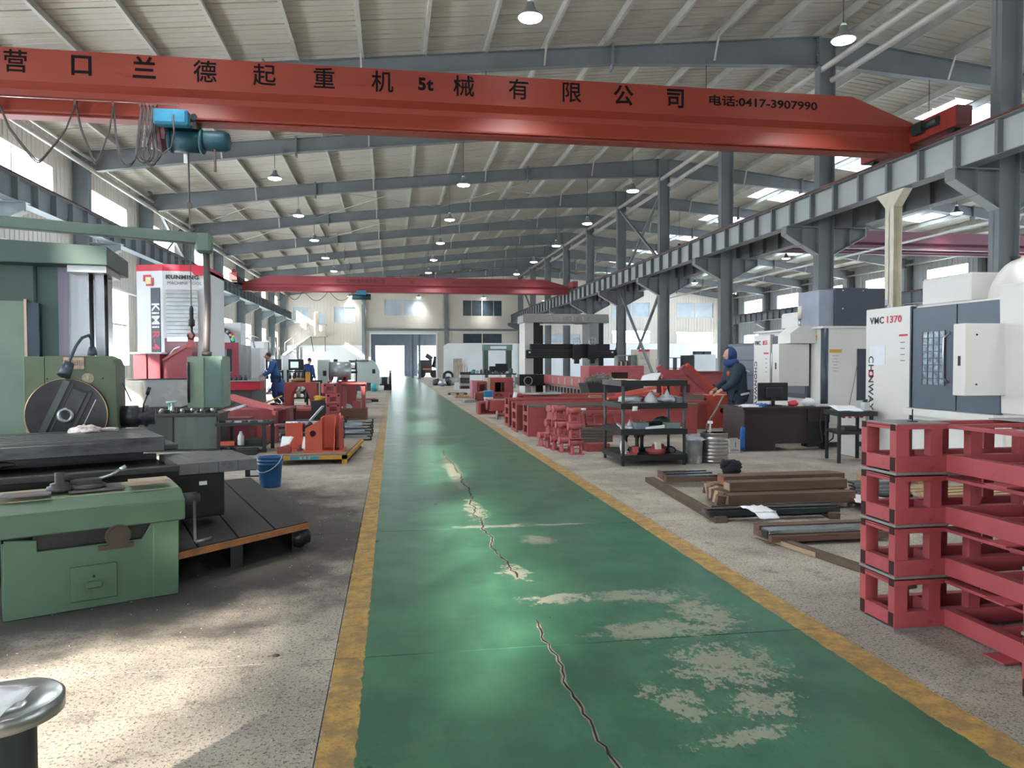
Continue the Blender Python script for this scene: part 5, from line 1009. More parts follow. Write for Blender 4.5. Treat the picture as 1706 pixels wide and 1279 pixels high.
o = MB().prism([(-1.0, .08), (-.72, .07), (-.70, .22), (-.96, .24)], 'z', .733, .741).build('w', mat('brown_card', '#6b6163', .7, 0, .1, 5)); o.data.transform(Matrix.Translation(ORG) @ Matrix.Rotation(A26, 4, 'Z')); o.name = 'flat_plate'; tag(o, 'flat brownish plate lying at the left of the green pedestal top', 'plate')
# bed and table
t = thing('boring_machine_bed', 'oily black machine bed with a long grey slideway behind the green pedestal', 'machine bed', ORG, A26)
MB().box(-2.4, .95, .05, .20, 2.0, .70).build('saddle', OIL, t, rel=True); MB().box(-2.4, .93, .70, .20, 1.02, .745).build('front_slideway', CI, t, rel=True, bevel=.004); MB().box(-2.4, 1.9, .70, .20, 2.0, .745).build('rear_slideway', CI, t, rel=True)
for k in range(4): MB().box(.20+k*.155-.0, .97, .66-.0, .20+(k+1)*.155-.003, 1.78, .75).build('way_cover_plate', BEDG, t, rel=True, bevel=.002)
MB().box(-.1, 1.0, .30, .56, 1.7, .66).build('bed_casting', OIL, t, rel=True, bevel=.01); MB().box(.36, .992, .565, .42, 1.0, .595).build('white_tag', PAPER, t, rel=True)
MB().lathe([(.42, 0), (.45, .01), (.45, .03), (.40, .055), (0, .055)], (-1.1, 2.0, .745), 36).build('turntable_ring', CI, t, rel=True)
MB().box(-2.2, 1.62, .75, .05, 2.6, .80).build('table_slide', OIL, t, rel=True)
tt = MB().box(-2.4, 1.57, .80, .21, 2.67, .905).build('rotary_table', TBL, t, rel=True, bevel=.006)
for k in range(6): MB().box(-2.4, 1.57+.02+k*.155, .905, .21, 1.57+.145+k*.155, .925).build('table_strip', TBL, t, rel=True, bevel=.002)
MB().box(-2.4, 1.57+.95, .905, .21, 2.67, .925).build('table_strip', TBL, t, rel=True); MB().box(.21, 1.62, .80, .33, 2.2, .85).build('table_step', CI, t, rel=True, bevel=.01)
o = MB().blob((-2.78, 7.35, .945), (.13, .11, .045), 14, 8, .28, 11).blob((-2.64, 7.45, .94), (.10, .05, .02), 10, 6, .3, 5); tagm(o, 'cotton_waste', mat('pinkish_cotton_waste', '#d2c3c0', .9, 0, .35, 30, bump=1.0, bscale=50), 'heap of white cotton waste on the dark machine table', 'rags')
tagm(MB().lathe([(.12, 0), (.15, .08), (.15, .09), (.13, .09)], (-2.95, 5.55, .75), 20), 'steel_pan', CI, 'dark steel pan at the left edge on the black slideway', 'pan')
# slatted dark floor plate
t = thing('floor_platform', 'low black oily slatted platform with a rusty front edge beside the green pedestal', 'platform', (-1.3, 6.6, 0)); PLT = mat('oily_boards', '#171615', .6, .0, .35, 3, bump=.3); RE = mat('rusty_edge', '#8a5a33', .7, 0, .3, 10)
fa, fb_, ba, bb = Vector((-1.62, 5.36, 0)), Vector((-.70, 6.36, 0)), Vector((-2.75, 8.35, 0)), Vector((-1.62, 8.95, 0))
for k in range(4):
    u0, u1 = k/4+.006, (k+1)/4-.006; P = [fa.lerp(fb_, u0), fa.lerp(fb_, u1), ba.lerp(bb, u1), ba.lerp(bb, u0)]; MB().prism([(p.x, p.y) for p in P], 'z', .205, .235).build('deck_board', PLT, t)
MB().bar((-1.62, 5.34, .205), (-.70, 6.34, .205), .025, .045).build('edge_strip', RE, t)
for u in (.05, .5, .93):
    p = fa.lerp(fb_, u); q = ba.lerp(bb, u); MB().bar((p.x-.02, p.y+.03, .10), (q.x, q.y, .10), .09, .20).build('bearer', OIL, t)
tagm(MB().blob((-.78, 6.42, .10), (.10, .12, .10), 10, 6, .25, 4), 'oily_rag_heap', OIL, 'black oily rag heap under the corner of the low platform', 'rags')
# column with headstock
CG1 = mat('column_teal_green', '#384d49', .45, 0, .10, 1.2, stretch=(1, 1, .4)); CG2 = mat('column_light_green', '#6c8172', .5, 0, .10, 2); WAYM = mat('bright_slideway', '#a9adb4', .25, .85, .15, 3, stretch=(4, 4, .2)); PURG = mat('purplish_grey_way', '#6f6a77', .3, .6, .15, 3, stretch=(4, 4, .2))
R8 = math.radians(9); CO = (-3.3, 8.6, 0)
t = thing('boring_machine_column', 'tall dark green boring machine column with overhanging cap and bright slideways', 'machine', CO, R8)
MB().box(-1.4, .15, 0, -.44, 1.1, 2.62).build('column_body', CG1, t, rel=True, bevel=.02); MB().box(-1.4, .11, 0, -.52, .15, 2.22).build('lower_cover', CG2, t, rel=True)
MB().box(-.535, .09, .3, -.51, .15, 2.24).build('scale_strip', mat('brass_scale', '#b79f93', .3, .6), t, rel=True); MB().box(-.51, .10, .3, -.40, .17, 2.20).build('dark_guide', mat('slate_guide', '#33424c', .4, .3), t, rel=True)
MB().box(-.44, .22, .3, -.24, .9, 2.62).build('inner_way', mat('dark_teal_way', '#35504f', .4, .2), t, rel=True); MB().box(-.24, .2, .3, -.14, .8, 2.62).build('way_edge', PURG, t, rel=True)
MB().box(-.14, .24, .3, .05, .7, 2.56).build('bright_way', WAYM, t, rel=True); MB().box(.11, .24, .3, .20, .7, 2.56).build('bright_way', WAYM, t, rel=True)
MB().cyl((.08, .2, .9), (.08, .2, 2.6), .022, 10).cyl((.22, .22, .9), (.22, .22, 2.6), .018, 8).build('lead_screw', BLK, t, rel=True)
ch = MB()
for k in range(60): ch.box(.05-.008, .19, 1.66+k*.0155, .05+.008, .20, 1.666+k*.0155)
ch.build('chain_links', SILV, t, rel=True).__setitem__('kind', 'stuff')
MB().prism([(-1.6, 2.60), (.30, 2.60), (.30, 2.80), (-1.6, 2.86)], 'y', -.12, 1.15).build('column_cap', CG1, t, rel=True, bevel=.006); MB().box(-.1, -.02, 2.53, .27, .8, 2.60).build('cap_bracket', SILV, t, rel=True)
hd_ = mat('headstock_green', '#56634d', .5, 0, .16, 2.5, spots='#4c5a4d', spot_amt=.35, sscale=3)
prof = [(-.43, .62), (.40, .62), (.40, 1.55), (.36, 1.62), (.30, 1.64), (-.43, 1.64)]
h = MB().prism([(x-0, z) for x, z in [(-.26, .6), (.40, .6), (.40, 1.52), (.37, 1.60), (.30, 1.635), (-.26, 1.635)]], 'y', -.28, .2).build('headstock', hd_, t, rel=True, bevel=.01); MB().box(-.46, -.25, .98, -.265, .2, 1.63).build('headstock_cheek', hd_, t, rel=True, bevel=.008); MB().box(-.46, -.22, .6, -.265, .2, .8).build('headstock_cheek', hd_, t, rel=True)
fx_, fz_ = -.045, 1.03; FP = mat('faceplate_dark', '#2f3032', .35, .5, .25, 4)
MB().lathe([(0, -.10), (.37, -.10), (.385, -.085), (.385, 0), (0, 0)], (fx_, -.28, fz_), 48, 'y').build('faceplate', FP, t, rel=True) if False else None
f_ = MB().cyl((fx_, -.40, fz_), (fx_, -.28, fz_), .37, 48).build('faceplate', FP, t, rel=True); MB().tube([(fx_+.372*math.cos(a*PI/20), -.395, fz_+.372*math.sin(a*PI/20)) for a in range(41)], .006, 6, cap=False).build('faceplate_rim', mat('brass_rim', '#b08f6c', .3, .8), f_, rel=True)
rot = lambda a, b, ang: (fx_+a*math.cos(ang)-b*math.sin(ang), fz_+a*math.sin(ang)+b*math.cos(ang))
ag = -.42
def fbar(a0, a1, b0, b1, y0, y1, nm, m, par):
    P = [rot(a0, b0, ag), rot(a1, b0, ag), rot(a1, b1, ag), rot(a0, b1, ag)]; MB().prism(P, 'y', y0, y1).build(nm, m, par, rel=True)
fbar(-.16, -.10, -.33, .33, -.425, -.40, 'faceplate_rail', mat('greenish_steel', '#49504c', .35, .6), t); fbar(-.075, -.06, -.33, .33, -.415, -.40, 'faceplate_rail', CI, t); fbar(.10, .13, -.33, .31, -.425, -.40, 'faceplate_rail', CI, t); fbar(.18, .186, -.25, .25, -.41, -.40, 'bright_line', SILV, t); fbar(-.055, .09, -.33, .30, -.408, -.40, 'slide_block', OIL, t); fbar(-.05, .085, .05, .28, -.43, -.405, 'slide_block', CI, t)
rg = MB().lathe([(.045, 0), (.078, 0), (.078, .05), (.045, .05), (.045, 0)], (fx_, -.41, fz_), 28, 'y'); rg.build('spindle_ring', mat('spindle_steel', '#8b9096', .3, .8), t, rel=True); MB().cyl((fx_, -.415, fz_), (fx_, -.408, fz_), .046, 24).build('spindle_bore', OIL, t, rel=True)
for a, b in ((-.26, .12), (-.22, -.14), (.26, .05), (.13, -.1), (-.14, .27)): x, z = fx_+a, fz_+b; MB().cyl((x, -.404, z), (x, -.398, z), .016, 12).build('bolt_hole', OIL, t, rel=True)
pl = MB().box(-.09, -.288, 1.50, .10, -.28, 1.62).build('name_plate', mat('faded_name_plate', '#b99c85', .5, .2, .25, 25), t, rel=True); text('工 ▤▤', .07, INK, 'plate_print', pl, Matrix.Translation(CO) @ Matrix.Rotation(R8, 4, 'Z') @ FR(0, -.290, 1.56))
MB().cyl((.13, -.29, 1.40), (.13, -.28, 1.40), .057, 22).build('round_plate', mat('speckled_disc', '#a89f86', .6, 0, .35, 40), t, rel=True)
for x in (-.24, .27): MB().cyl((x, -.284, 1.40), (x, -.28, 1.40), .009, 8).build('plug', OIL, t, rel=True)
MB().lathe([(.12, 0), (.12, .16), (.10, .17), (.10, .22), (.12, .23), (.12, .26), (.09, .27), (.09, .33), (.0, .33)], (.40, -.05, .98), 20, 'x').build('feed_gear_case', mat('slate_casting', '#3b3f45', .4, .4, .15), t, rel=True)
MB().tube([(.62, -.15, 1.0), (.64, -.2, 1.12), (.69, -.2, 1.25)], .009, 6).tube([(.52, -.2, 1.15), (.44, -.2, 1.35)], .006, 6).cyl((.675, -.2, 1.22), (.70, -.2, 1.30), .018, 8).bar((.60, -.25, 1.0), (.75, -.25, 1.06), .03, .03).build('hand_levers', BLK, t, rel=True)
t = thing('gooseneck_lamp', 'grey gooseneck work lamp on the green headstock', 'lamp', CO, R8); LG = mat('lamp_slate_grey', '#454d57', .4, .3, .1)
MB().lathe([(.05, 0), (.045, .04), (.03, .09), (.015, .10)], (.16, -.2, 1.64), 14).build('lamp_base', LG, t, rel=True); MB().tube([(.16, -.2, 1.72), (.165, -.22, 1.80), (.14, -.26, 1.85), (.09, -.32, 1.82), (.05, -.38, 1.74), (.01, -.42, 1.62), (-.01, -.44, 1.54)], .016, 8).build('lamp_arm', LG, t, rel=True); MB().cyl((0, -.44, 1.56), (-.04, -.50, 1.43), .045, 18, .062).build('lamp_head', LG, t, rel=True)
# pendant arm with control box
PG = mat('pendant_green', '#678071', .5, 0, .12, 4, spots='#4d5f55', spot_amt=.3, sscale=8); PGD = mat('arm_green', '#586b60', .5, 0, .15, 3, spots='#3f4b46', spot_amt=.25, sscale=6)
t = thing('control_pendant', 'green control box hanging from a long green tubular arm', 'control box', (-2.2, 9.5, 0))
MB().bar((-5.6, 9.0, 3.20), (-2.3, 9.5, 3.055), .12, .13).build('pendant_arm', PGD, t, bevel=.01); MB().box(-2.32, 9.42, 2.88, -2.14, 9.58, 3.12).build('arm_elbow', PGD, t, bevel=.03)
MB().tube([(-2.21, 9.5, 2.9), (-2.20, 9.5, 2.3), (-2.22, 9.5, 1.75), (-2.22, 9.5, 1.66)], .04, 12).lathe([(.04, 0), (.06, .01), (.06, .05), (.04, .06)], (-2.22, 9.5, 1.64), 14).build('drop_tube', mat('brown_grey_tube', '#5c5555', .5, .3), t)
MB().box(-2.41, 9.35, 1.02, -2.0, 9.75, 1.64).build('pendant_box', PG, t, bevel=.012); MB().box(-2.40, 9.335, 1.03, -2.22, 9.35, 1.63).build('box_door', mat('pendant_pale', '#829684', .5, 0, .1, 5), t); MB().box(-2.20, 9.338, 1.07, -2.02, 9.35, 1.60).build('box_side_panel', mat('pendant_blue_green', '#5c7672', .5, 0, .1, 3), t)
MB().tube([(-2.39, 9.33, 1.56), (-2.375, 9.27, 1.52), (-2.375, 9.27, 1.15), (-2.39, 9.33, 1.10)], .016, 8).build('door_handle', BLK, t)
struct(MB().tube([(-2.21, 9.5, .9), (-2.21, 9.5, 1.02)], .03, 8).build('pendant_stub', SILV))
bpy.data.objects.remove(bpy.data.objects['pendant_stub'])
# ------------------------------------------------------------------ cabinet and work table with parts
CBG = mat('dark_green_cabinet', '#2f3a38', .5, .1, .15, 3, stretch=(3, 3, .4))
t = thing('tool_cabinet', 'dark green steel tool cabinet with two doors behind the machine table', 'cabinet', (-3.6, 14.2, 0))
MB().box(-4.30, 13.9, 0, -3.05, 14.6, .64).build('cabinet_body', CBG, t); MB().box(-4.33, 13.86, .64, -3.02, 14.64, .67).build('cabinet_top', CI, t); MB().box(-4.28, 13.88, .04, -3.83, 13.9, .61).build('door', CBG, t, bevel=.004); MB().box(-3.80, 13.88, .04, -3.09, 13.9, .61).build('door', mat('door_grey_green', '#4a5553', .5, .1, .15, 3, stretch=(3, 3, .4)), t, bevel=.004)
rnd = random.Random(11); 
for i in range(13):
    x = -4.15+i*.085; z = .67; m = (IRON, IRL, CI, SILV)[i % 4]; s_ = rnd.uniform(.6, 1.2); mb = MB()
    k = i % 4
    if k == 0: mb.lathe([(.05*s_, 0), (.05*s_, .03), (.02, .05), (.02, .11*s_)], (x, 14.0+.1*(i % 3), z), 12); nm, lab = 'tool_holder', 'tool holder'
    elif k == 1: mb.lathe([(.045*s_, 0), (.05*s_, .05), (.03, .06), (.03, .08)], (x, 14.0+.08*(i % 2), z), 12); nm, lab = 'machined_ring', 'machined ring'
    elif k == 2: mb.cbox((x, 14.05, z+.03), (.10, .08, .06), rnd.uniform(0, 1)); nm, lab = 'iron_block', 'iron block'
    else: mb.lathe([(.03, 0), (.035, .06), (.025, .07), (.025, .18*s_), (.03, .19*s_)], (x, 14.1, z), 10); nm, lab = 'boring_bar', 'boring sleeve'
    tag(mb.build(nm, m), f'small {lab} on the dark green cabinet, ' + ['first','second','third','fourth','fifth','sixth','seventh','eighth','ninth','tenth','eleventh','twelfth','last'][i] + ' from the left', 'machine part', 'small parts on the green cabinet')
tagm(MB().lathe([(.07, 0), (.07, .01), (.05, .02), (.05, .16), (.09, .17), (.09, .20)], (-3.98, 14.35, .67), 16), 'green_capped_tool', mat('turquoise_cap', '#8fc4ba', .4), 'turquoise-capped tool among the parts on the cabinet', 'tool'); tagm(MB().bar((-3.9, 14.2, .72), (-3.45, 14.3, .86), .03, .03), 'long_bar', IRON, 'long dark bar leaning over the parts on the cabinet', 'bar')
tagm(MB().box(-3.42, 14.3, .67, -3.30, 14.4, 1.0), 'maroon_bracket', mat('maroon_dark', '#4a2630', .5), 'tall dark maroon bracket on the cabinet', 'bracket')
t = thing('work_table', 'black steel work table crowded with small parts right of the green cabinet', 'table', (-2.6, 13.8, 0))
for x, y in ((-2.98, 13.55), (-2.22, 13.5), (-2.9, 14.2), (-2.18, 14.15)): MB().box(x-.03, y-.03, 0, x+.03, y+.03, .47).build('leg', BST, t)
MB().box(-3.03, 13.47, .47, -2.15, 14.25, .52).build('table_top', BST, t); MB().box(-3.0, 13.5, .10, -2.2, 14.2, .13).build('lower_shelf', BST, t)
for i in range(9): x = -2.95+i*.09; tag(MB().cbox((x, 13.62+.06*(i % 3), .535), (.12, .05, .03), rnd.uniform(-.6, .6)).build('small_fitting', IRL if i % 2 else IRON), 'small steel fitting lying on the black work table, %s from the left' % ('first', 'second', 'third', 'fourth', 'fifth', 'sixth', 'seventh', 'eighth', 'ninth')[i], 'fitting', 'small fittings on the black table')
tagm(MB().box(-2.95, 13.5, .13, -2.72, 13.7, .20), 'orange_box', mat('orange_box', '#b5533c', .6), 'orange box on the lower shelf of the black table', 'box'); tagm(MB().lathe([(.05, 0), (.055, .02), (.055, .15), (.03, .2), (.02, .24)], (-2.62, 13.55, .13), 12), 'cloudy_bottle', PLAS, 'cloudy plastic bottle on the lower shelf of the black table', 'bottle'); tagm(MB().box(-2.56, 13.6, .13, -2.28, 14.0, .22), 'green_tray', mat('dark_green_tray', '#24302c', .5), 'dark green tray at the right of the lower table shelf', 'tray'); tagm(MB().box(-2.62, 13.1, 0, -2.3, 13.4, .10), 'iron_box', BST, 'low black box on the floor before the work table', 'box')
tagm(MB().box(-2.0, 10.6, 0, -1.72, 11.0, .10), 'dark_crate', BST, 'low black crate behind the blue bucket', 'crate'); tagm(MB().box(-1.93, 10.585, .02, -1.80, 10.6, .09), 'white_carton', PAPER, 'white card standing against the low black crate', 'card')
# blue bucket
t = thing('blue_bucket', 'blue plastic bucket with wire handle on the floor before the pallet', 'bucket', (-1.53, 9.72, 0))
MB().lathe([(.118, 0), (.125, .005), (.128, .03), (.145, .28), (.155, .285), (.155, .30), (.148, .305), (.150, .32), (.160, .325), (.160, .34), (.150, .345), (.152, .365), (.158, .37), (.158, .38), (.146, .38), (.135, .1), (.12, .02)], (-1.53, 9.72, 0), 32).build('bucket_body', mat('bucket_royal_blue', '#17517f', .5, 0, .15, 8, spots='#4b82ad', spot_amt=.2), t)
MB().tube([(-1.53-.155*math.cos(a), 9.72-.04-.13*math.sin(a), .33-.11*math.sin(a)+.07*math.cos(a+PI)) for a in [i*PI/12 for i in range(13)]], .006, 6).build('bucket_handle', SILV, t)
# ------------------------------------------------------------------ pallet with orange castings
ORC = mat('orange_primer', '#c4573f', .55, 0, .08, 4, spots='#a6452f', spot_amt=.15); YEP = mat('yellow_pallet_frame', '#b98a2d', .55, 0, .15, 6, spots='#6b5128', spot_amt=.3); WB = mat('worn_plywood', '#857a6e', .7, 0, .15, 5)
t = thing('steel_pallet', 'yellow steel pallet with a board deck and blue print on its edge', 'pallet', (-1.3, 12.6, 0))
MB().prism([(-1.84, 11.75), (-.72, 11.75), (-.58, 14.1), (-1.7, 14.1)], 'z', .135, .155).build('deck', WB, t)
MB().box(-1.86, 11.70, .075, -.70, 11.74, .135).build('front_rail', YEP, t); MB().bar((-.70, 11.72, .105), (-.56, 14.1, .105), .04, .06).build('side_rail', YEP, t); MB().bar((-1.86, 11.72, .105), (-1.7, 14.1, .105), .04, .06).build('side_rail', YEP, t)
MB().box(-1.55, 11.695, .08, -1.12, 11.70, .13).build('blue_strip', mat('pallet_blue_strip', '#2f8ea8', .5), t); text('▣ ▣ ▣', .05, PAPER, 'lettering', t, FR(-1.33, 11.692, .105))
for x, y in ((-.74, 11.72), (-1.82, 11.72), (-.62, 14.0), (-1.7, 14.0)): MB().box(x-.04, y-.02, 0, x+.04, y+.06, .135).build('foot', YEP, t)
t = thing('angle_bracket_casting', 'orange-red welded angle bracket with ribs and a round hole on the yellow pallet', 'casting', (-1.05, 12.1, .155))
MB().box(-1.38, 11.95, .155, -.76, 12.55, .18).build('base_plate', ORC, t, bevel=.003); MB().box(-1.12, 12.38, .18, -.80, 12.43, .70).build('back_plate', ORC, t); MB().box(-.84, 11.98, .18, -.79, 12.42, .69).build('right_plate', mat('dark_red_face', '#96352c', .55, 0, .1), t)
MB().prism([(-1.36, .18), (-1.10, .18), (-1.10, .68), (-1.36, .53)], 'y', 12.02, 12.045).build('front_plate', ORC, t); MB().prism([(12.045, .18), (12.38, .18), (12.38, .69), (12.045, .69)], 'x', -1.125, -1.10).build('rib', ORC, t)
MB().prism([(11.97, .18), (12.38, .18), (12.38, .69)], 'x', -.93, -.91).build('rib', ORC, t); MB().cyl((-1.24, 12.018, .45), (-1.24, 12.0195, .45), .055, 24).build('hole_shadow', TUBEIN, t); MB().tube([(-1.24+.052*math.cos(a*PI/12), 12.016, .45+.052*math.sin(a*PI/12)) for a in range(25)], .006, 6, cap=False).build('hole_rim', ORC, t)
t = thing('angle_plate_casting', 'smaller orange upright plate left on the yellow pallet', 'casting', (-1.6, 12.3, .155)); MB().box(-1.70, 12.3, .18, -1.43, 12.33, .60).build('upright_plate', ORC, t, bevel=.006); MB().box(-1.72, 12.2, .155, -1.38, 12.5, .18).build('base_plate', ORC, t)
tagm(MB().box(-1.77, 11.9, .157, -1.57, 12.05, .26), 'red_fixture', mat('dull_red_fixture', '#9c5149', .6, 0, .1), 'small dull red box fixture at the front left of the pallet', 'fixture'); tagm(MB().sheet((-1.73, 11.95, .265), (-1.58, 11.93, .30), (-1.54, 12.08, .40), (-1.72, 12.12, .41), nu=4, nv=4, wob=.008, seed=31), 'paper_note', PAPER, 'white note lying on the red fixture', 'paper')
tagm(MB().lathe([(.045, 0), (.05, .02), (.02, .04), (.02, .09)], (-1.45, 12.1, .18), 10), 'dark_knob_casting', mat('dark_maroon_casting', '#5a2f2c', .6), 'dark maroon knob casting between the two orange castings', 'casting'); tagm(MB().sheet((-1.44, 12.25, .17), (-1.38, 12.2, .17), (-1.32, 12.25, .36), (-1.42, 12.3, .38), nu=3, nv=4, wob=.008, seed=33), 'paper_sheet', PAPER, 'white paper standing between the orange castings', 'paper')
# dull red welded channel pieces left
MRD = mat('weldment_maroon', '#8c3f45', .6, 0, .12, 4, spots='#6e3035', spot_amt=.25); MDK = mat('weldment_dark_maroon', '#6b2d38', .55, 0, .12, 4)
t = thing('box_beam_weldment', 'long dull red box beam weldment lying behind the work table', 'weldment', (-3, 18, 0))
MB().box(-3.75, 17.2, .05, -2.3, 17.25, .52).box(-3.75, 17.25, .48, -2.3, 18.6, .53).build('side_plate', MRD, t); MB().box(-2.35, 17.15, .03, -2.28, 17.9, .55).box(-2.55, 17.0, .03, -2.5, 17.2, .48).box(-3.75, 18.55, .05, -2.3, 18.6, .5).build('rib', MDK, t)
MB().bar((-3.9, 19.0, .78), (-2.5, 17.0, .54), .20, .05).bar((-3.9, 19.0, .74), (-2.5, 17.0, .46), .03, .14).build('sloped_plate', RPD, t)
t = thing('arch_frame_weldment', 'red welded frame with an arched opening standing on a red plate', 'weldment', (-3.0, 22.5, 0)); yA = 22.4
arch = [(-3.12, .30), (-3.12, 1.0), (-2.20, 1.0), (-2.20, .30), (-2.36, .30), (-2.42, .62), (-2.55, .88), (-2.78, .88), (-2.92, .62), (-2.97, .30)]
MB().prism(arch, 'y', yA, yA+.05).build('arch_plate', RED, t, bevel=.004); MB().prism([(x, z) for x, z in arch], 'y', yA+.7, yA+.75).build('arch_plate', RED, t); MB().box(-3.12, yA+.05, .96, -2.2, yA+.7, 1.0).build('top_plate', MRD, t)
MB().box(-3.9, yA-1.2, .24, -2.1, yA+.8, .30).build('bed_plate', RPD, t); MB().box(-3.9, yA-1.1, 0, -2.2, yA-1.0, .24).box(-3.9, yA+.6, 0, -2.2, yA+.7, .24).build('bearer', MDK, t)
tagm(MB().blob((-2.72, yA+.2, 1.06), (.20, .15, .07), 12, 6, .3, 5), 'brown_rag', mat('brown_sacking', '#8a6d4b', .9, 0, .2), 'brown sacking draped on top of the arched red frame', 'cloth'); tagm(MB().box(-2.52, yA+.1, 1.0, -2.40, yA+.3, 1.30), 'yellow_clamp', mat('yellow_clamp', '#d39a3c', .5), 'yellow clamp standing on the arched red frame', 'clamp'); tagm(MB().bar((-3.8, 21.3, .32), (-3.15, 22.2, .62), .05, .03), 'yellow_lath', mat('yellow_lath', '#b48d4f', .7), 'yellowish lath leaning against the arched red frame', 'lath')
tagm(MB().sheet((-2.95, yA-.1, .305), (-2.6, yA-.15, .305), (-2.55, yA-.0, .31), (-2.9, yA+.0, .31), wob=.006, seed=40), 'paper_sheet', PAPER, 'white paper strip on the red plate under the arched frame', 'paper')
for i, (x, y, z) in enumerate(((-1.55, 19.6, .0), (-1.52, 19.7, .26), (-1.5, 19.6, .52), (-1.6, 19.8, .78))):
    t = thing('square_ring_casting', 'red square-ring casting in the narrow stack, %s' % ('lowest', 'second from below', 'third from below', 'topmost')[i], 'casting', (x, y, z), .1*i, 'stacked red square rings')
    MB().box(-.17, 0, 0, -.09, .3, .25).box(.09, 0, 0, .17, .3, .25).box(-.09, 0, .17, .09, .3, .25).box(-.09, 0, 0, .09, .3, .06).build('ring_body', RPD, t, rel=True, bevel=.006)
    for xx in (-.13, .13): MB().box(xx-.025, -.003, .18, xx+.025, 0, .22).build('lug_mouth', TUBEIN, t, rel=True)
t = thing('gate_frame_weldment', 'dark red open gate-shaped weldment behind the square rings', 'weldment', (-1.0, 21, 0)); MB().box(-1.35, 21.0, .3, -1.28, 21.5, 1.0).box(-.85, 21.0, .3, -.75, 21.5, 1.0).box(-1.35, 21.0, .93, -.75, 21.5, 1.0).build('gate_plate', MRD, t); MB().box(-1.4, 20.8, 0, -.7, 21.6, .3).build('wood_base', mat('brown_block', '#5e4436', .8), t)
tagm(MB().box(-2.15, 20.5, .02, -1.75, 21.3, .55), 'black_bin', BST, 'black steel bin between the arched frame and the square rings', 'bin'); tagm(MB().blob((-1.95, 20.8, .60), (.16, .2, .08), 12, 6, .3, 9), 'yellow_rags', mat('yellow_rags', '#c99a3f', .9, 0, .3, 20), 'yellow and white rags heaped in the black bin', 'rags'); tagm(MB().box(-2.2, 24.0, .0, -1.6, 24.1, .85), 'red_sheet_weldment', MRD, 'flat red sheet standing behind the black bin', 'panel')
tagm(MB().lathe([(.10, 0), (.10, .02), (0, .02)], (-1.5, 19.65, 1.04), 12).sheet((-1.55, 19.6, 1.05), (-1.42, 19.6, 1.06), (-1.4, 19.8, 1.2), (-1.5, 19.8, 1.2), nu=3, nv=3, wob=.01, seed=3), 'paper_wrap', PAPER, 'white paper on top of the square ring stack', 'paper')
# steel bars sticking toward the aisle
for i in range(9):
    row, k = divmod(i, 3); z = .06+row*.11; x1 = (-.52, -.47, -.62)[k]-.05*row; y = 15.3+k*.5+row*.1; m = (mat('blued_bar_grey', '#7f8b90', .35, .6, .15, 5), mat('dark_bar', '#33383a', .4, .5, .15, 5), IRL)[(i*2) % 3]
    mb = MB().box(-2.3, y, z, x1, y+.09, z+.055) if k != 1 else MB().cyl((-2.2, y+.04, z+.035), (x1, y+.04, z+.035), .035, 12)
    tag(mb.build('steel_bar', m), 'steel bar in the rack beside the aisle, %s layer, %s one' % (('bottom', 'middle', 'top')[row], ('near', 'middle', 'far')[k]), 'bar', 'steel bars beside the left aisle line')
t = thing('bar_rack', 'dark steel bar rack with upturned ends left of the aisle', 'rack', (-1.2, 15.8, 0))
for y in (15.2, 16.0, 16.7):
    for z in (.03, .145, .255): MB().box(-1.1, y-.03, z-.025, -.42, y+.02, z+.0).box(-.45, y-.03, z, -.42, y+.02, z+.07).build('rack_arm', BST, t)
    MB().box(-1.0, y-.03, 0, -.95, y+.02, .40).build('rack_post', BST, t)
tagm(MB().sheet((-1.5, 14.4, .0), (-1.2, 14.4, .0), (-1.15, 14.6, .42), (-1.4, 14.65, .45), nu=4, nv=4, wob=.012, seed=41), 'paper_wrap', PAPER, 'white paper wrap standing behind the orange bracket', 'paper'); tagm(MB().bar((-1.72, 16.2, .35), (-1.45, 16.1, .65), .12, .02), 'white_plate', PAPER, 'white plate leaning over the steel bars', 'plate')
# foreground machined flange at the lower left corner
FLG = mat('machined_flange', '#9b9c99', .28, .85, .1, 6, stretch=(1, 1, .1)); OLG = mat('oily_green_stand', '#232a26', .5, .2, .2, 6)
t = thing('machined_flange', 'round machined steel flange on a dark stand in the lower left corner', 'flange', (-1.14, 2.36, 0))
MB().lathe([(.0, .52), (.145, .52), (.165, .525), (.165, .563), (.158, .57), (.155, .566), (.07, .548), (.06, .55), (.05, .54), (0, .538)], (-1.14, 2.36, 0), 64).build('flange_disc', FLG, t); MB().lathe([(.10, 0), (.105, .01), (.105, .50), (.095, .52), (0, .52)], (-1.16, 2.37, 0), 36).build('flange_stand', OLG, t)
tagm(MB().sheet((-1.19, 2.28, .575), (-1.09, 2.25, .572), (-1.035, 2.36, .60), (-1.16, 2.40, .60), t=.002, nu=5, nv=5, wob=.006, seed=44), 'paper_scrap', PAPER, 'crumpled white paper lying on the machined flange', 'paper'); tagm(MB().sheet((-1.04, 2.35, .0), (-.98, 2.33, .0), (-.985, 2.35, .16), (-1.05, 2.37, .2), t=.002, nu=3, nv=4, wob=.008, seed=45), 'plastic_scrap', PLAS, 'grey plastic scrap on the floor under the machined flange', 'plastic scrap')
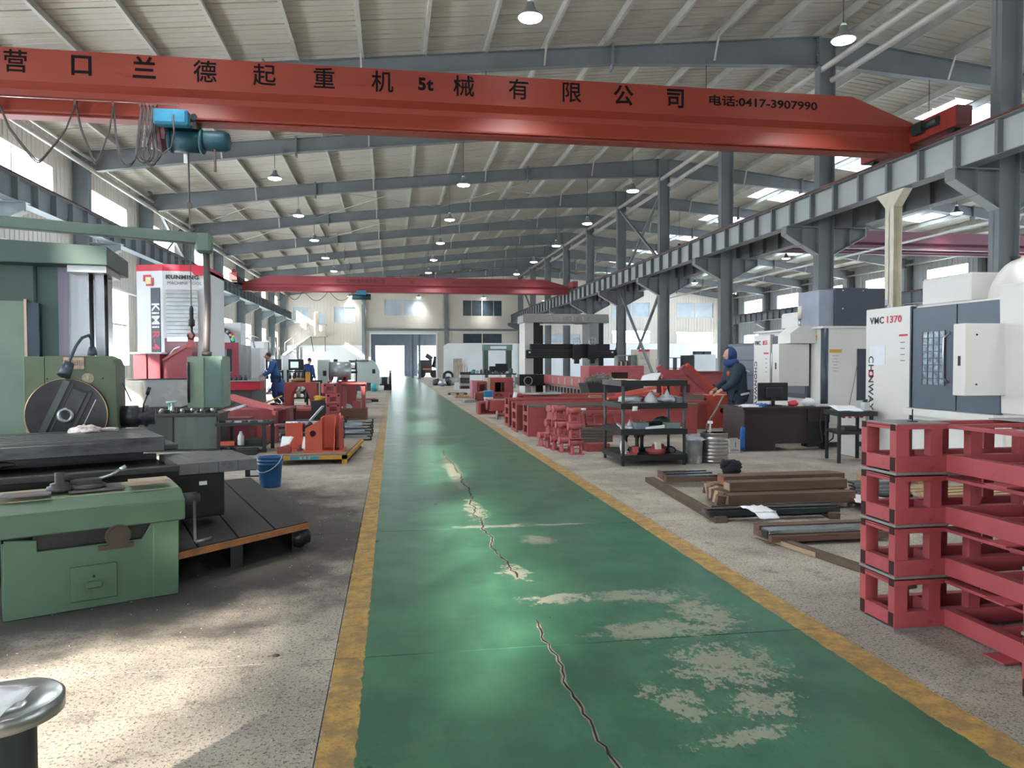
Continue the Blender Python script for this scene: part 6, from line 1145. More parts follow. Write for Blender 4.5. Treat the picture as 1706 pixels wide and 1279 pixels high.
# ------------------------------------------------------------------ big white and red machining centre at the left
t = thing('machining_centre', 'tall white and red machining centre marked KiMiR-4 by the left windows', 'machine', (-5.5, 20.5, 0)); LGW = mat('machine_pale_grey', '#cfd1d3', .4, 0, .04, 1); MRED = mat('machine_bright_red', '#c42f44', .4, 0, .05, 2); MRD2 = mat('machine_dull_red', '#8d3542', .4, 0, .1, 2)
MB().prism([(-6.40, 20.25), (-5.71, 20.0), (-4.70, 20.1), (-4.70, 22.2), (-6.40, 22.2)], 'z', .9, 3.98).build('column_cover', LGW, t); MB().prism([(-6.40, 20.24), (-5.71, 19.99), (-4.70, 20.09), (-4.70, 22.2), (-6.40, 22.2)], 'z', 3.90, 4.06).build('red_top_band', MRED, t); MB().prism([(-5.05, 3.92), (-4.95, 3.80), (-4.70, 3.80), (-4.70, 3.92)], 'y', 20.05, 20.12).build('red_band_step', MRED, t)
MB().bar((-6.03, 20.10, 3.42), (-6.03, 20.10, 1.87), .05, .05).build('strip_back', CD, t) if False else None
sA = math.atan2(-.25, .69)
Ms = Matrix.Translation((-5.90, 20.055, 2.65)) @ Matrix.Rotation(sA, 4, 'Z')
o = MB().box(-.125, -.012, -.82, .125, .012, .82); o.v = [tuple(Ms @ Vector(p)) for p in o.v]; o.build('name_strip', CD, t)
tm_ = Ms @ Matrix(((0, 1, 0, 0), (0, 0, -1, -.016), (-1, 0, 0, 0), (0, 0, 0, 1)))
text('KiMi', .30, PAPER, 'lettering', t, tm_ @ Matrix.Translation((-.12, 0, 0)), thick=.006, squash=1.05); text('R-4', .30, MRED, 'lettering', t, tm_ @ Matrix.Translation((.50, 0, 0)), thick=.006, squash=1.05)
Ml = Matrix.Translation((-6.08, 20.12, 3.66)) @ Matrix.Rotation(sA, 4, 'Z')
for (a, b, c_, d_, m) in ((-.14, -.02, -.09, .14, MRED), (-.14, .09, .06, .14, MRED), (.09, -.14, .14, .06, MRED), (-.06, -.14, .14, -.09, MRED), (-.07, -.08, .08, .08, mat('pale_gold', '#d8cf9a', .5))):
    o = MB().box(a, -.012, b, c_, 0, d_); o.v = [tuple(Ml @ Vector(p)) for p in o.v]; o.build('emblem', m, t)
Mt = Matrix.Translation((-5.24, 20.03, 3.74)) @ Matrix.Rotation(math.atan2(.1, 1.01), 4, 'Z') @ Matrix(((1, 0, 0, 0), (0, 0, -1, -.01), (0, 1, 0, 0), (0, 0, 0, 1)))
text('KUNMING', .14, INK, 'lettering', t, Mt, thick=.006, squash=1.1); text('MACHINE TOOL', .11, INK, 'lettering', t, Mt @ Matrix.Translation((.05, -.15, 0)), thick=-.001, squash=1.0)
BL = mat('steel_bellows', '#9a9c9e', .3, .8, .15, 4)
for k in range(12): MB().box(-5.62, 19.96, 2.22+k*.10, -4.86, 20.02-.02*(k % 2), 2.315+k*.10).build('way_cover_leaf', BL, t, bevel=.004)
MB().box(-6.30, 19.6, 1.15, -5.68, 20.2, 1.82).build('red_pedestal', MRD2, t, bevel=.01); MB().box(-6.36, 19.55, 1.80, -5.62, 20.1, 1.84).build('pedestal_cap', LGW, t); MB().box(-6.02, 19.56, 1.15, -5.99, 19.62, 1.8).build('pedestal_seam', MDK, t)
MB().prism([(-5.65, 1.15), (-5.65, 1.62), (-4.95, 2.05), (-4.95, 1.15)], 'y', 19.7, 19.75).build('red_guard', MRD2, t); MB().bar((-5.65, 19.68, 1.64), (-4.95, 19.68, 2.07), .03, .05).build('guard_rail', RPD, t); MB().box(-5.05, 19.66, 1.95, -4.9, 19.76, 2.32).build('guard_post', RPD, t)
MB().box(-5.68, 20.0, 1.2, -4.9, 20.02, 2.2).build('dull_back_panel', mat('brown_maroon_panel', '#6c4a50', .5, 0, .15, 2), t)
MB().tube([(-5.58, 19.85, 1.55), (-5.55, 19.85, 1.75), (-5.42, 19.85, 1.92), (-5.28, 19.85, 1.98)], .014, 6).build('hose_loop', WHITE, t)
MB().box(-6.9, 19.2, .5, -4.25, 19.5, 1.17).build('grey_front_tray', mat('tray_grey', '#75787a', .4, .4, .2, 1.2, spots='#8f8a80', spot_amt=.5, sscale=2), t, bevel=.006); MB().box(-6.95, 19.15, 1.17, -5.0, 19.6, 1.19).build('tray_edge', BLK, t); MB().box(-6.9, 19.3, 0, -4.3, 21.5, .5).build('machine_bed', mat('bed_dark_grey', '#4a4d50', .5, .2, .1), t)
st_ = thing('strip_lamp', 'bright white strip lamp glowing under the grey bellows', 'lamp', (-5.2, 19.9, 2.16)); MB().box(-5.56, 19.80, 2.12, -4.86, 19.86, 2.20).build('lamp_tube', mat('strip_lit', '#ffffff', .4, 0, 0, emit='#f3f6ff', estr=12), st_); MB().box(-5.58, 19.86, 2.13, -4.84, 19.94, 2.22).build('lamp_bracket', LGW, st_)
# second red machine, further along
t = thing('machining_centre', 'dull red machine enclosure with a black tool ring and signal lamp above', 'machine', (-5.2, 24, 0)); 
MB().box(-5.6, 24.0, 2.0, -4.68, 24.1, 2.2).box(-5.6, 24.0, 1.0, -5.44, 24.1, 2.0).box(-4.86, 24.0, 1.0, -4.68, 24.1, 2.0).box(-5.44, 24.0, 1.0, -4.86, 24.1, 1.28).build('enclosure_front', MRD2, t); MB().box(-6.4, 24.1, .3, -4.7, 26.2, 2.15).build('enclosure_body', mat('enclosure_inner', '#8b8f92', .5, .2, .3, 1.5), t); MB().box(-5.02, 23.99, 1.3, -4.87, 24.0, 2.0).build('control_screen', BLK, t)
MB().tube([(-5.36+.40*math.cos(a*PI/16), 24.6, 2.22+.42*math.sin(a*PI/16)) for a in range(17)], .07, 8).build('tool_ring', BLK, t)
for k in range(9): a = PI*(.08+k*.105); MB().cyl((-5.36+.40*math.cos(a), 24.50, 2.22+.42*math.sin(a)), (-5.36+.40*math.cos(a), 24.60, 2.22+.42*math.sin(a)), .038, 10).build('tool_pocket', SILV, t)
MB().box(-5.75, 24.75, 2.15, -4.75, 25.6, 2.85).build('rear_column', LGW, t)
for k, c_ in enumerate(('#1fb58a', '#d8c04a', '#c43b35')): MB().cyl((-4.88, 24.2, 2.24+k*.09), (-4.88, 24.2, 2.33+k*.09), .04, 12).build('signal_lamp', mat('signal_'+c_[1:], c_, .3, emit=c_, estr=.6 if k == 0 else .05), t)
MB().box(-5.1, 23.2, .76, -3.92, 24.0, 1.02).build('red_table_side', MRED, t, bevel=.01); MB().box(-5.1, 23.15, 1.02, -3.92, 24.05, 1.05).build('table_top', SILV, t); MB().box(-5.1, 23.4, .0, -4.2, 26.0, .76).build('grey_base', mat('base_grey', '#5e6265', .45, .2, .1, 2), t)
for i in range(5): tag(MB().lathe([(.05, 0), (.05, .08+.03*(i % 2)), (.02, .1), (.02, .15)], (-4.95+i*.14, 23.5, 1.05), 10).build('clamping_post', IRON), 'short clamping post on the red machine table, %s from the left' % ('first', 'second', 'third', 'fourth', 'fifth')[i], 'machine part', 'posts on the red machine table')
tagm(MB().box(-4.2, 23.3, 1.05, -3.95, 23.6, 1.12), 'grey_fixture', SILV, 'grey fixture at the right end of the red machine table', 'fixture')
w2, _ = person('worker in a blue jacket bending over the red machine table', (-3.72, 24.9, .18), -1.35, H=1.72, coat='#2d5f9e', trous='#25406e', lean=.12, la=(-.15, -.42, .98), ra=(.15, -.42, .98), head_down=.8, group=None)
tagm(MB().box(-3.95, 24.4, 0, -3.35, 25.4, .175), 'step_board', mat('step_board_wood', '#77685a', .8), 'low wooden step board under the worker in blue', 'step')
w3, _ = person('crouching worker in a blue jacket behind the red table end', (-3.95, 28.0, 0), -2.2, H=1.68, coat='#28508a', trous='#233a66', lean=.25, squat=.42, la=(-.2, -.5, .55), ra=(.2, -.5, .55), head_down=.8)
t = thing('white_cabinet', 'white machine cabinet behind the bending worker', 'cabinet', (-4.9, 27, 0)); MB().box(-5.4, 27, 0, -4.55, 28, 2.1).build('cabinet_body', LGW, t, bevel=.01); MB().tube([(-5.3, 27.2, 2.1), (-5.25, 27.2, 2.35), (-5.0, 27.2, 2.45), (-4.8, 27.2, 2.3), (-4.75, 27.2, 2.1)], .03, 8).build('cable_loop', SILV, t)
# racks with screens and tool holders
def drill_rack(x, y, l):
    t = thing('machine_rack', l, 'rack', (x, y, 0)); MB().box(x-.35, y, .35, x+.35, y+.3, .45).box(x-.35, y, 1.2, x+.35, y+.05, 1.26).build('rack_rail', BLK, t); MB().box(x-.30, y+.02, 1.28, x+.28, y+.12, 1.72).build('screen_box', BLK, t, bevel=.01); MB().box(x-.22, y+.01, 1.38, x+.08, y+.02, 1.62).build('screen', mat('lit_screen', '#cfe6ee', .3, emit='#cfe6ee', estr=.6), t)
    for xx in (-.33, .33): MB().box(x+xx-.03, y, 0, x+xx+.03, y+.08, 1.3).build('rack_post', BLK, t)
    for k in range(4): MB().lathe([(.05, 0), (.07, .1), (.03, .16), (.03, .24)], (x-.24+k*.16, y-.05, .95), 8).build('tool_holder', IRON, t); MB().lathe([(.05, 0), (.06, .1), (.03, .16), (.03, .2)], (x-.2+k*.16, y-.05, .5), 8).build('tool_holder', IRL, t)
    for xx, h in ((.0, 2.3), (.14, 2.2)): MB().cyl((x+xx, y+.5, .4), (x+xx, y+.5, h), .05, 10).build('column_tube', SILV, t)
drill_rack(-4.55, 30, 'black tool rack with a lit screen, left one of two'); drill_rack(-3.75, 30.4, 'black tool rack with a lit screen, right one of two')
t = thing('machine_enclosure', 'white machine casing with tall tubes against the far left windows', 'machine', (-6, 33, 0)); MB().box(-6.8, 33, 0, -4.6, 35, 1.9).build('casing', LGW, t, bevel=.01); MB().box(-6.0, 33.2, 1.9, -5.4, 34, 2.5).build('head_cover', LGW, t); [MB().cyl((x, 33.4, 1.9), (x, 33.4, 2.7), .05, 8).build('tube', SILV, t) for x in (-5.2, -4.95)]
w4, _ = person('worker in dark blue with back turned, right one of the pair at the lathe', (-3.62, 33.6, 0), 2.6, H=1.76, coat='#223d74', trous='#1f2f5a', head_down=.5, fingers=False); w5, _ = person('worker in dark blue, partly hidden left one of the pair at the lathe', (-3.98, 34.1, 0), -2.8, H=1.74, coat='#23407c', trous='#1f2f5a', head_down=.6, fingers=False)
LW = mat('lathe_white_green', '#b9c6c4', .4, 0, .05, 1)
t = thing('lathe', 'white lathe with a rounded silver hood beside the pair of workers', 'lathe', (-3, 35, 0)); MB().box(-3.35, 34.6, 0, -2.85, 35.6, 1.72).build('headstock_casing', LW, t, bevel=.03); MB().cyl((-2.85, 35.1, 1.2), (-1.9, 35.1, 1.2), .42, 24).build('round_hood', mat('hood_silver', '#a4acae', .3, .5), t); MB().box(-2.85, 34.7, .1, -1.7, 35.5, .7).build('lathe_bed', mat('bed_green_grey', '#46545a', .5), t); MB().box(-3.1, 34.59, .98, -2.95, 34.6, 1.22).build('control_window', BLK, t)
w6, _ = person('worker in a light blue jacket seen from behind at the far lathe', (-3.1, 41.6, .1), 2.9, H=1.74, coat='#3a6bab', trous='#25355c', head_down=.4, fingers=False); w6.matrix_basis.translation.z = 0
t = thing('tool_cart', 'black tool cart with a white bag hanging behind the red weldments', 'trolley', (-2.4, 38, 0)); MB().box(-2.75, 38, 1.05, -1.75, 38.5, 1.15).box(-2.75, 38, .5, -1.75, 38.5, .55).build('cart_shelf', BLK, t)
for x in (-2.72, -1.78): MB().box(x-.03, 38, 0, x+.03, 38.06, 1.75).build('cart_post', BLK, t)
MB().box(-2.1, 38.0, 1.25, -1.8, 38.05, 1.65).build('paper_board', BLK, t); MB().box(-2.05, 37.98, 1.32, -1.85, 38.0, 1.58).build('paper', PAPER, t); tagm(MB().blob((-2.4, 37.92, .85), (.14, .05, .17), 10, 6, .1, 3), 'plastic_bag', PAPER, 'white plastic bag hanging on the black tool cart', 'bag')
t = thing('lathe', 'white lathe with sloped corner and small window at the aisle end', 'lathe', (-1.3, 43, 0)); MB().prism([(-2.1, .45), (-2.1, 1.75), (-1.15, 1.75), (-.85, 1.45), (-.72, 1.1), (-.72, .0), (-1.2, 0), (-1.2, .45)], 'y', 42.6, 44.2).build('lathe_casing', LW, t, bevel=.02); MB().box(-2.1, 42.7, 0, -1.2, 44.1, .45).build('lathe_base', mat('bed_green_grey', '#46545a', .5), t); MB().box(-1.12, 42.585, .98, -.95, 42.6, 1.22).build('control_window', BLK, t); MB().box(-2.4, 42.5, 1.66, -1.3, 42.9, 1.72).build('top_shelf', BLK, t)
tagm(MB().cyl((-1.55, 41.6, 0), (-1.55, 41.6, .42), .17, 16), 'rusty_drum', mat('rusty_drum', '#a0684c', .6), 'small rusty drum before the far white lathe', 'drum'); tagm(MB().cyl((-1.0, 41.6, 0), (-1.0, 41.6, .42), .15, 16), 'turquoise_drum', mat('turquoise_drum', '#2f9aa8', .5), 'small turquoise drum before the far white lathe', 'drum'); tagm(MB().cyl((-.62, 41.8, 0), (-.62, 41.8, .32), .15, 16), 'white_pail', PAPER, 'white pail beside the turquoise drum', 'bucket')
t = thing('floor_machine', 'small black machine with levers at the aisle end of the lathe', 'machine', (-.4, 44, 0)); MB().box(-.75, 43.6, 0, -.05, 44.4, .35).build('base', BLK, t); MB().box(-.62, 43.8, .35, -.3, 44.2, .75).build('motor', IRON, t); MB().cyl((-.12, 43.8, .3), (-.12, 43.8, 1.0), .07, 10).build('upright', BLK, t); MB().blob((-.12, 43.8, 1.08), (.09, .09, .08), 10, 6, .1).build('cap', PAPER, t)
for i, (x, y, w_, m, l) in enumerate(((-1.2, 30.5, 1.2, BST, 'long black'), (-1.3, 31.4, 1.1, RPD, 'reddish'), (-1.3, 29.6, .9, IRL, 'short bright'))): tag(MB().cbox((x, y, .05), (w_, .5, .10), .2).build('flat_stock', m), f'{l} flat stock lying on the floor left of the aisle', 'stock', 'flat stock beside the aisle')
# ------------------------------------------------------------------ timber and steel bars on the floor, right foreground
BRW = mat('rusty_brown_flat_bar', '#6b5347', .55, .3, .18, 5, spots='#4d3a31', spot_amt=.3, stretch=(.4, 1, 3)); BRO = mat('rust_orange_end', '#8f5a38', .7, .1, .2, 6); WOD = mat('old_sleeper_wood', '#55473b', .85, 0, .25, 5, stretch=(3, .5, 3), bump=.3); WODL = mat('split_pale_wood', '#a58c70', .8, 0, .2, 6, stretch=(2, .6, 2)); BRT = mat('bright_ground_bar', '#a5adb2', .22, .95, .1, 4, stretch=(.3, 2, 2)); DKB = mat('dark_ground_bar', '#3f4649', .3, .8, .15, 4, stretch=(.3, 2, 2))
tagm(MB().bar((3.30, 9.25, .03), (3.12, 6.72, .03), .12, .06), 'wooden_sleeper', WOD, 'dark wooden sleeper under the front ends of the brown flat bars', 'timber'); tagm(MB().bar((4.85, 9.1, .03), (4.3, 6.7, .03), .10, .06), 'wooden_sleeper', WOD, 'dark wooden sleeper under the rear part of the brown flat bars', 'timber')
nm = ('first', 'second', 'third', 'fourth', 'fifth', 'sixth', 'seventh', 'eighth')
for i, (x0, x1, y, z, w_, h, m) in enumerate(((3.42, 4.85, 7.25, .06, .12, .12, BRW), (3.38, 4.75, 7.39, .06, .12, .12, BRW), (3.42, 4.9, 7.53, .06, .12, .12, BRW), (3.46, 5.0, 7.67, .06, .12, .12, BRW), (3.50, 4.95, 7.81, .06, .12, .12, BRW), (3.55, 5.1, 7.96, .06, .12, .12, BRW), (3.50, 4.85, 7.42, .185, .16, .10, BRW), (3.60, 5.05, 7.78, .185, .18, .11, BRW))):
    t = thing('flat_steel_bar', 'rust-brown steel bar of the floor pile, %s' % (f'{nm[i]} of the lower layer from the front' if i < 6 else ('front one of the top layer' if i == 6 else 'rear one of the top layer')), 'bar', (x0, y, z), 0, 'brown steel bars on the floor')
    MB().box(x0, y-w_/2, z, x1, y+w_/2, z+h).build('bar_body', m, t, bevel=.004); MB().box(x0-.002, y-w_/2+.015, z+.015, x0+.001, y+w_/2-.015, z+h-.015).build('bar_end', BRO if i % 3 == 1 else WODL, t)
rnd = random.Random(5)
for i in range(7):
    x, y = 3.32+.035*i, 7.15+.13*i
    tag(MB().cbox((x, y+.03, .125+.02*(i % 2)), (.10, .045, .12), rnd.uniform(-.5, .5), rnd.uniform(-.3, .3), rnd.uniform(-.2, .2)).build('short_offcut', WODL if i % 2 else BRW), 'short upright steel offcut at the front ends of the brown bars, %s from the front' % nm[i], 'offcut', 'offcuts at the bar ends')
t = thing('rusty_angle_bar', 'long rust-brown bar with an orange end lying at the back of the pile', 'bar', (4, 8.7, 0)); MB().box(4.02, 8.62, .0, 5.55, 8.78, .16).build('bar_body', BRW, t, bevel=.005); MB().box(4.0, 8.60, .0, 4.34, 8.62, .16).build('orange_end_face', BRO, t)
for i, (y, z) in enumerate(((8.82, .06), (9.02, .06), (9.2, .06))):
    t = thing('guide_rail', 'bright ground guide rail at the back left of the bar pile, %s from the front' % nm[i], 'rail', (3.4, y, z), 0, 'guide rails behind the brown bars'); MB().box(3.36+.03*i, y-.05, z, 4.05+.0*i, y+.05, z+.05).build('rail_base', BRW, t, bevel=.003); MB().box(3.37+.03*i, y-.025, z+.05, 4.05, y+.025, z+.085).build('rail_head', BRT, t, bevel=.004); MB().box(3.345+.03*i, y-.05, z, 3.365+.03*i, y+.05, z+.09).build('end_plate', BRW, t)
tagm(MB().blob((4.12, 8.62, .25), (.13, .10, .10), 14, 8, .25, 8).blob((4.04, 8.60, .30), (.06, .06, .05), 10, 6, .3, 2), 'dark_rag_bundle', mat('navy_black_cloth', '#1b2028', .9, 0, .25, 12, bump=.8, bscale=30), 'dark navy rag bundle lying on top of the bars', 'rags')
for i, (x0, x1, y, m, l) in enumerate(((3.02, 4.40, 6.82, DKB, 'dark ground steel bar behind the paper curl'), (3.05, 4.45, 6.98, BRW, 'thin rusty bar behind the dark ground bar'), (3.2, 4.5, 7.08, DKB, 'narrow dark bar touching the front of the brown pile'))):
    tagm(MB().box(x0, y-.05, .05, x1, y+.05, .11 if i == 0 else .09).box(x0, y-.01, .11 if i == 0 else .09, x1, y+.03, .125 if i == 0 else .10), 'ground_steel_bar', m, l, 'bar', bevel=.003)
t = thing('linear_guide_rail', 'heavy bright linear guide rail, nearest bar to the red frames', 'rail', (3.2, 6.0, 0)); MB().box(3.14, 5.80, .03, 4.25, 6.02, .085).build('rail_base', BRW, t, bevel=.004); MB().box(3.14, 5.84, .085, 4.25, 5.98, .125).build('rail_head', BRT, t, bevel=.006); MB().box(3.14, 6.02, .03, 4.25, 6.12, .13).build('rail_back', BRW, t, bevel=.004); MB().box(3.132, 5.86, .05, 3.142, 5.96, .11).build('end_screw_plate', BLK, t)
tagm(MB().sheet((3.38, 6.58, .13), (3.60, 6.56, .13), (3.60, 6.85, .135), (3.36, 6.87, .135), t=.002, nu=6, nv=6, wob=.008, seed=51).sheet((3.40, 6.50, .08), (3.59, 6.48, .08), (3.60, 6.58, .135), (3.39, 6.60, .135), t=.002, nu=4, nv=3, wob=.006, seed=52), 'paper_curl', PAPER, 'white paper curling over the ground steel bars', 'paper')
t = thing('wooden_plank', 'weathered wooden plank with a pale split edge running toward the red frames', 'timber', (3.3, 5.4, 0)); MB().bar((3.22, 6.15, .0225), (3.50, 4.55, .0225), .09, .045).build('plank_body', WOD, t, bevel=.004); MB().bar((3.17, 6.12, .022), (3.30, 5.4, .022), .008, .036).build('split_edge', WODL, t)
tagm(MB().box(5.12, 7.55, 0, 5.8, 8.0, .05), 'dark_plate', BST, 'dark plate under the bright ground parts behind the red frames', 'plate')
for i in range(4): tag(MB().box(5.14+.04*i, 7.58+.08*i, .05+.028*i, 5.78, 7.72+.08*i, .075+.028*i).build('bright_strip', BRT), 'bright ground strip of the stepped pile behind the red frames, %s from below' % nm[i], 'strip', 'bright strips behind the red frames')
tagm(MB().sheet((4.72, 7.0, .10), (5.05, 6.80, .05), (5.35, 7.2, .07), (5.0, 7.5, .10), t=.002, nu=5, nv=5, wob=.006, seed=53), 'paper_sheet', PAPER, 'white sheet lying over the bright strips near the red frames', 'paper')
tagm(MB().box(4.97, 6.98, 0, 5.5, 7.5, .045), 'black_slab', BST, 'black slab under the white sheet near the red frames', 'plate')
# ------------------------------------------------------------------ red weldments behind the shelf unit
ORR = mat('fresh_orange_red', '#c85a47', .55, 0, .08, 4)
t = thing('open_box_casting', 'fresh orange-red box casting with a round hole behind the barrel', 'casting', (7.7, 16.9, 0)); MB().box(7.36, 16.7, 0, 8.02, 17.5, .74).build('casting_body', ORR, t, bevel=.008); MB().box(7.34, 16.68, .72, 8.05, 17.5, .77).build('top_flange', ORR, t); MB().cyl((7.76, 16.695, .40), (7.76, 16.70, .40), .06, 22).build('round_hole', TUBEIN, t); MB().box(7.30, 16.7, 0, 7.36, 16.74, .7).build('side_edge', MDK, t)
t = thing('grey_brown_plate', 'grey brown upright plate left of the orange box casting', 'plate', (7.1, 16.9, 0)); MB().box(6.86, 16.75, 0, 7.30, 16.8, .79).build('plate_body', mat('brownish_plate', '#85766b', .55, .1, .1, 1.5), t, bevel=.004); MB().box(6.84, 16.70, .30, 6.90, 16.75, .60).build('dark_slot', TUBEIN, t)
t = thing('leaning_frame_weldment', 'red weldment with two leaning channel legs rising behind the shelf unit', 'weldment', (6.9, 17, 0))
MB().bar((6.86, 17.0, 1.44), (7.55, 17.0, .84), .14, .13, up=(0, 1, 0)).build('leaning_leg', RPD, t); MB().bar((7.02, 17.12, 1.49), (7.76, 17.12, .85), .10, .15, up=(0, 1, 0)).build('leaning_leg', ORR, t); MB().bar((6.28, 17.0, 1.46), (6.55, 17.0, 1.15), .12, .13, up=(0, 1, 0)).build('short_leg', RPD, t); MB().box(6.38, 16.95, 1.22, 6.95, 17.15, 1.38).build('cross_beam', RPD, t, bevel=.004)
MB().bar((6.62, 17.25, .98), (6.92, 17.25, .55), .18, .10, up=(0, 1, 0)).bar((6.55, 17.4, 1.2), (6.62, 17.4, 0), .1, .1).bar((7.7, 17.3, .8), (7.75, 17.3, 0), .1, .1).build('lower_brace', ORR, t); MB().box(6.5, 17.55, .72, 7.9, 17.9, .78).build('base_plate', MRD, t)
t = thing('slotted_red_beam', 'broad dull red beam with trapezoid openings behind the worker in the dark coat', 'weldment', (8.5, 19.4, 0))
bp_ = MB(); bp_.box(7.3, 19.3, .95, 9.6, 19.36, 1.27).box(7.3, 19.3, .2, 9.6, 19.36, .66)
for x0, x1 in ((7.3, 7.75), (8.05, 8.42), (8.80, 9.6)): bp_.box(x0, 19.3, .66, x1, 19.36, .95)
bp_.build('web_plate', RPD, t); MB().box(7.3, 19.15, 1.27, 9.6, 19.5, 1.31).box(7.3, 19.1, .60, 9.6, 19.4, .64).build('flange', MRD, t); MB().box(7.3, 19.9, .3, 9.6, 19.95, 1.25).build('rear_web', MDK, t); MB().box(7.3, 19.2, 0, 9.6, 19.9, .2).build('base', MRD, t)
for i, (a, b) in enumerate((((5.05, 16.5, .80), (5.95, 16.3, .98)), ((5.2, 16.8, .72), (6.0, 16.62, .86)), ((5.0, 16.95, .70), (6.3, 16.98, .74)))): tag(MB().bar(a, b, .22, .07).build('orange_channel', ORR), 'orange-red channel piece lying on the second bed behind the shelf, %s one' % ('top', 'middle', 'lowest')[i], 'channel', 'orange channel pieces behind the shelf')
# ------------------------------------------------------------------ planer in the middle distance
PGY = mat('planer_grey', '#8d8f8c', .5, 0, .08, 1.2); PDK = mat('planer_oily_black', '#1a1b1d', .45, .2, .2, 3); PLT_ = mat('planer_pale_side', '#cfcbc4', .5, 0, .06, 1)
t = thing('double_column_planer', 'large grey double-column planer with black cross rail and raised letters on its top beam', 'machine', (8.7, 37.5, 0))
for x0, x1, l in ((6.60, 7.55, 1), (10.0, 10.72, 0)):
    MB().box(x0, 37.0, 0, x0+.45, 38.6, 3.58).build('column_casting', PLT_ if l else PGY, t, bevel=.01); MB().box(x0+.45, 37.05, 0, x1, 38.5, 3.58).build('column_slideway', PDK, t)  # left casting paler than the right: light on its side put into the colour
MB().box(7.2, 38.0, .9, 7.5, 38.4, 3.5).build('rear_way', PGY, t); MB().prism([(6.50, 3.58), (6.50, 3.95), (6.62, 4.02), (10.95, 4.02), (10.98, 3.58)], 'y', 36.9, 38.6).build('top_beam', PGY, t, bevel=.01)
text('天水星火机床厂', .36, mat('raised_letter_grey', '#a5a39c', .4, .3), 'raised_letters', t, FR(9.0, 36.885, 3.80), thick=.004, ext=.012, squash=.72) if False else text('▮▯▮▯▮▯▮▯', .26, mat('raised_letter_grey', '#a5a39c', .4, .3), 'raised_letters', t, FR(8.9, 36.885, 3.80), ext=.012)
MB().box(7.35, 36.8, 3.44, 9.1, 36.9, 3.52).build('strip_light', mat('pale_tube', '#d8d8d4', .4), t)
MB().box(6.60, 36.6, 1.78, 11.4, 36.95, 2.20).box(6.85, 36.7, 2.20, 10.95, 37.0, 2.50).build('cross_rail', PDK, t, bevel=.006)
for z in (1.86, 1.98, 2.10): MB().box(6.55, 36.56, z, 8.75, 36.60, z+.04).build('rail_lead_screw', CI, t); MB().box(10.2, 36.56, z, 11.3, 36.60, z+.04).build('rail_lead_screw', CI, t)
MB().box(6.72, 36.55, 2.04, 6.82, 36.57, 2.12).box(11.0, 36.55, 2.04, 11.1, 36.57, 2.12).build('white_tag', PAPER, t)
for x in (9.15, 9.95):
    h = MB().box(x-.20, 36.35, 1.72, x+.20, 36.6, 2.45).box(x-.12, 36.35, 1.5, x+.12, 36.55, 1.75).build('tool_head', PDK, t, bevel=.01); MB().tube([(x+.19*math.cos(a*PI/12), 36.4, 2.62+.19*math.sin(a*PI/12)) for a in range(25)], .022, 6, cap=False).bar((x-.18, 36.4, 2.62), (x+.18, 36.4, 2.62), .02, .02).bar((x, 36.4, 2.44), (x, 36.4, 2.8), .02, .02, up=(0, 1, 0)).build('handwheel', SILV, h)
h = MB().box(6.2, 36.2, .42, 7.5, 36.9, .98).build('side_head', PDK, t, bevel=.01); MB().box(6.0, 36.3, .5, 6.4, 36.6, .85).build('side_head_box', PGY, h); MB().tube([(6.62+.2*math.cos(a*PI/12), 36.15, .66+.2*math.sin(a*PI/12)) for a in range(25)], .024, 6, cap=False).build('handwheel', SILV, h)
MB().box(11.3, 36.6, 1.6, 11.55, 36.9, 2.3).build('rail_motor', PDK, t)
MB().box(6.85, 36.4, 0, 7.05, 36.6, .45).build('support_leg', PLT_, t)
t = thing('planer_bed', 'long grey planer bed with a row of square pockets under the red table girder', 'machine bed', (8.5, 33, 0)); MB().box(7.65, 28.3, .08, 9.6, 37, .52).build('bed_casting', PGY, t, bevel=.01)
for k in range(12): MB().box(7.638, 28.7+k*.62, .20, 7.652, 29.05+k*.62, .44).build('bed_pocket', TUBEIN, t)
MB().box(7.75, 28.4, 0, 9.5, 36.9, .08).build('bed_foot', PDK, t)
t = thing('slotted_red_girder', 'salmon red girder with slots clamped on the planer bed', 'casting', (8.3, 32, .52)); MB().box(7.40, 28.3, .56, 7.44, 36.1, .98).build('side_plate', RPD, t); MB().box(7.44, 28.3, .52, 9.0, 36.1, .60).build('base_plate', RPD, t)
for k in range(5): MB().box(7.388, 28.9+k*1.25, .62, 7.402, 29.15+k*1.25, .90).build('slot', mat('slot_grey', '#9a948d', .5), t)
MB().box(7.44, 28.3, .60, 7.9, 28.34, .92).build('end_plate', MRD, t)
t = thing('red_box_casting', 'large salmon red box casting standing on the planer bed', 'casting', (8.3, 28.5, .6)); MB().box(7.95, 29.6, .605, 10.3, 31.0, 1.42).build('casting_body', RPD, t, bevel=.01); MB().box(8.9, 29.585, .9, 9.6, 29.6, 1.15).build('dark_opening', TUBEIN, t)
t = thing('chip_skip', 'black open skip heaped with shiny metal chips before the planer', 'container', (7.2, 24.3, 0)); MB().prism([(6.5, .45), (6.35, .86), (8.3, .86), (8.3, .45)], 'y', 23.9, 25.1).build('skip_body', BST, t); MB().box(6.6, 24, 0, 8.2, 25, .45).build('skip_base', PDK, t)
ck = MB(); rnd = random.Random(9)
for k in range(420):
    a = rnd.uniform(0, 2*PI); r_ = rnd.random()**.5; x = 6.95+.55*r_*math.cos(a); y = 24.4+.4*r_*math.sin(a); z = .88+.36*(1-r_*r_)*rnd.uniform(.3, 1); d = Vector((rnd.uniform(-1, 1), rnd.uniform(-1, 1), rnd.uniform(-.6, 1))).normalized()*.05; p = Vector((x, y, z)); ck.tube([p-d, p+Vector((0, 0, .015)), p+d], .006, 3, cap=False)
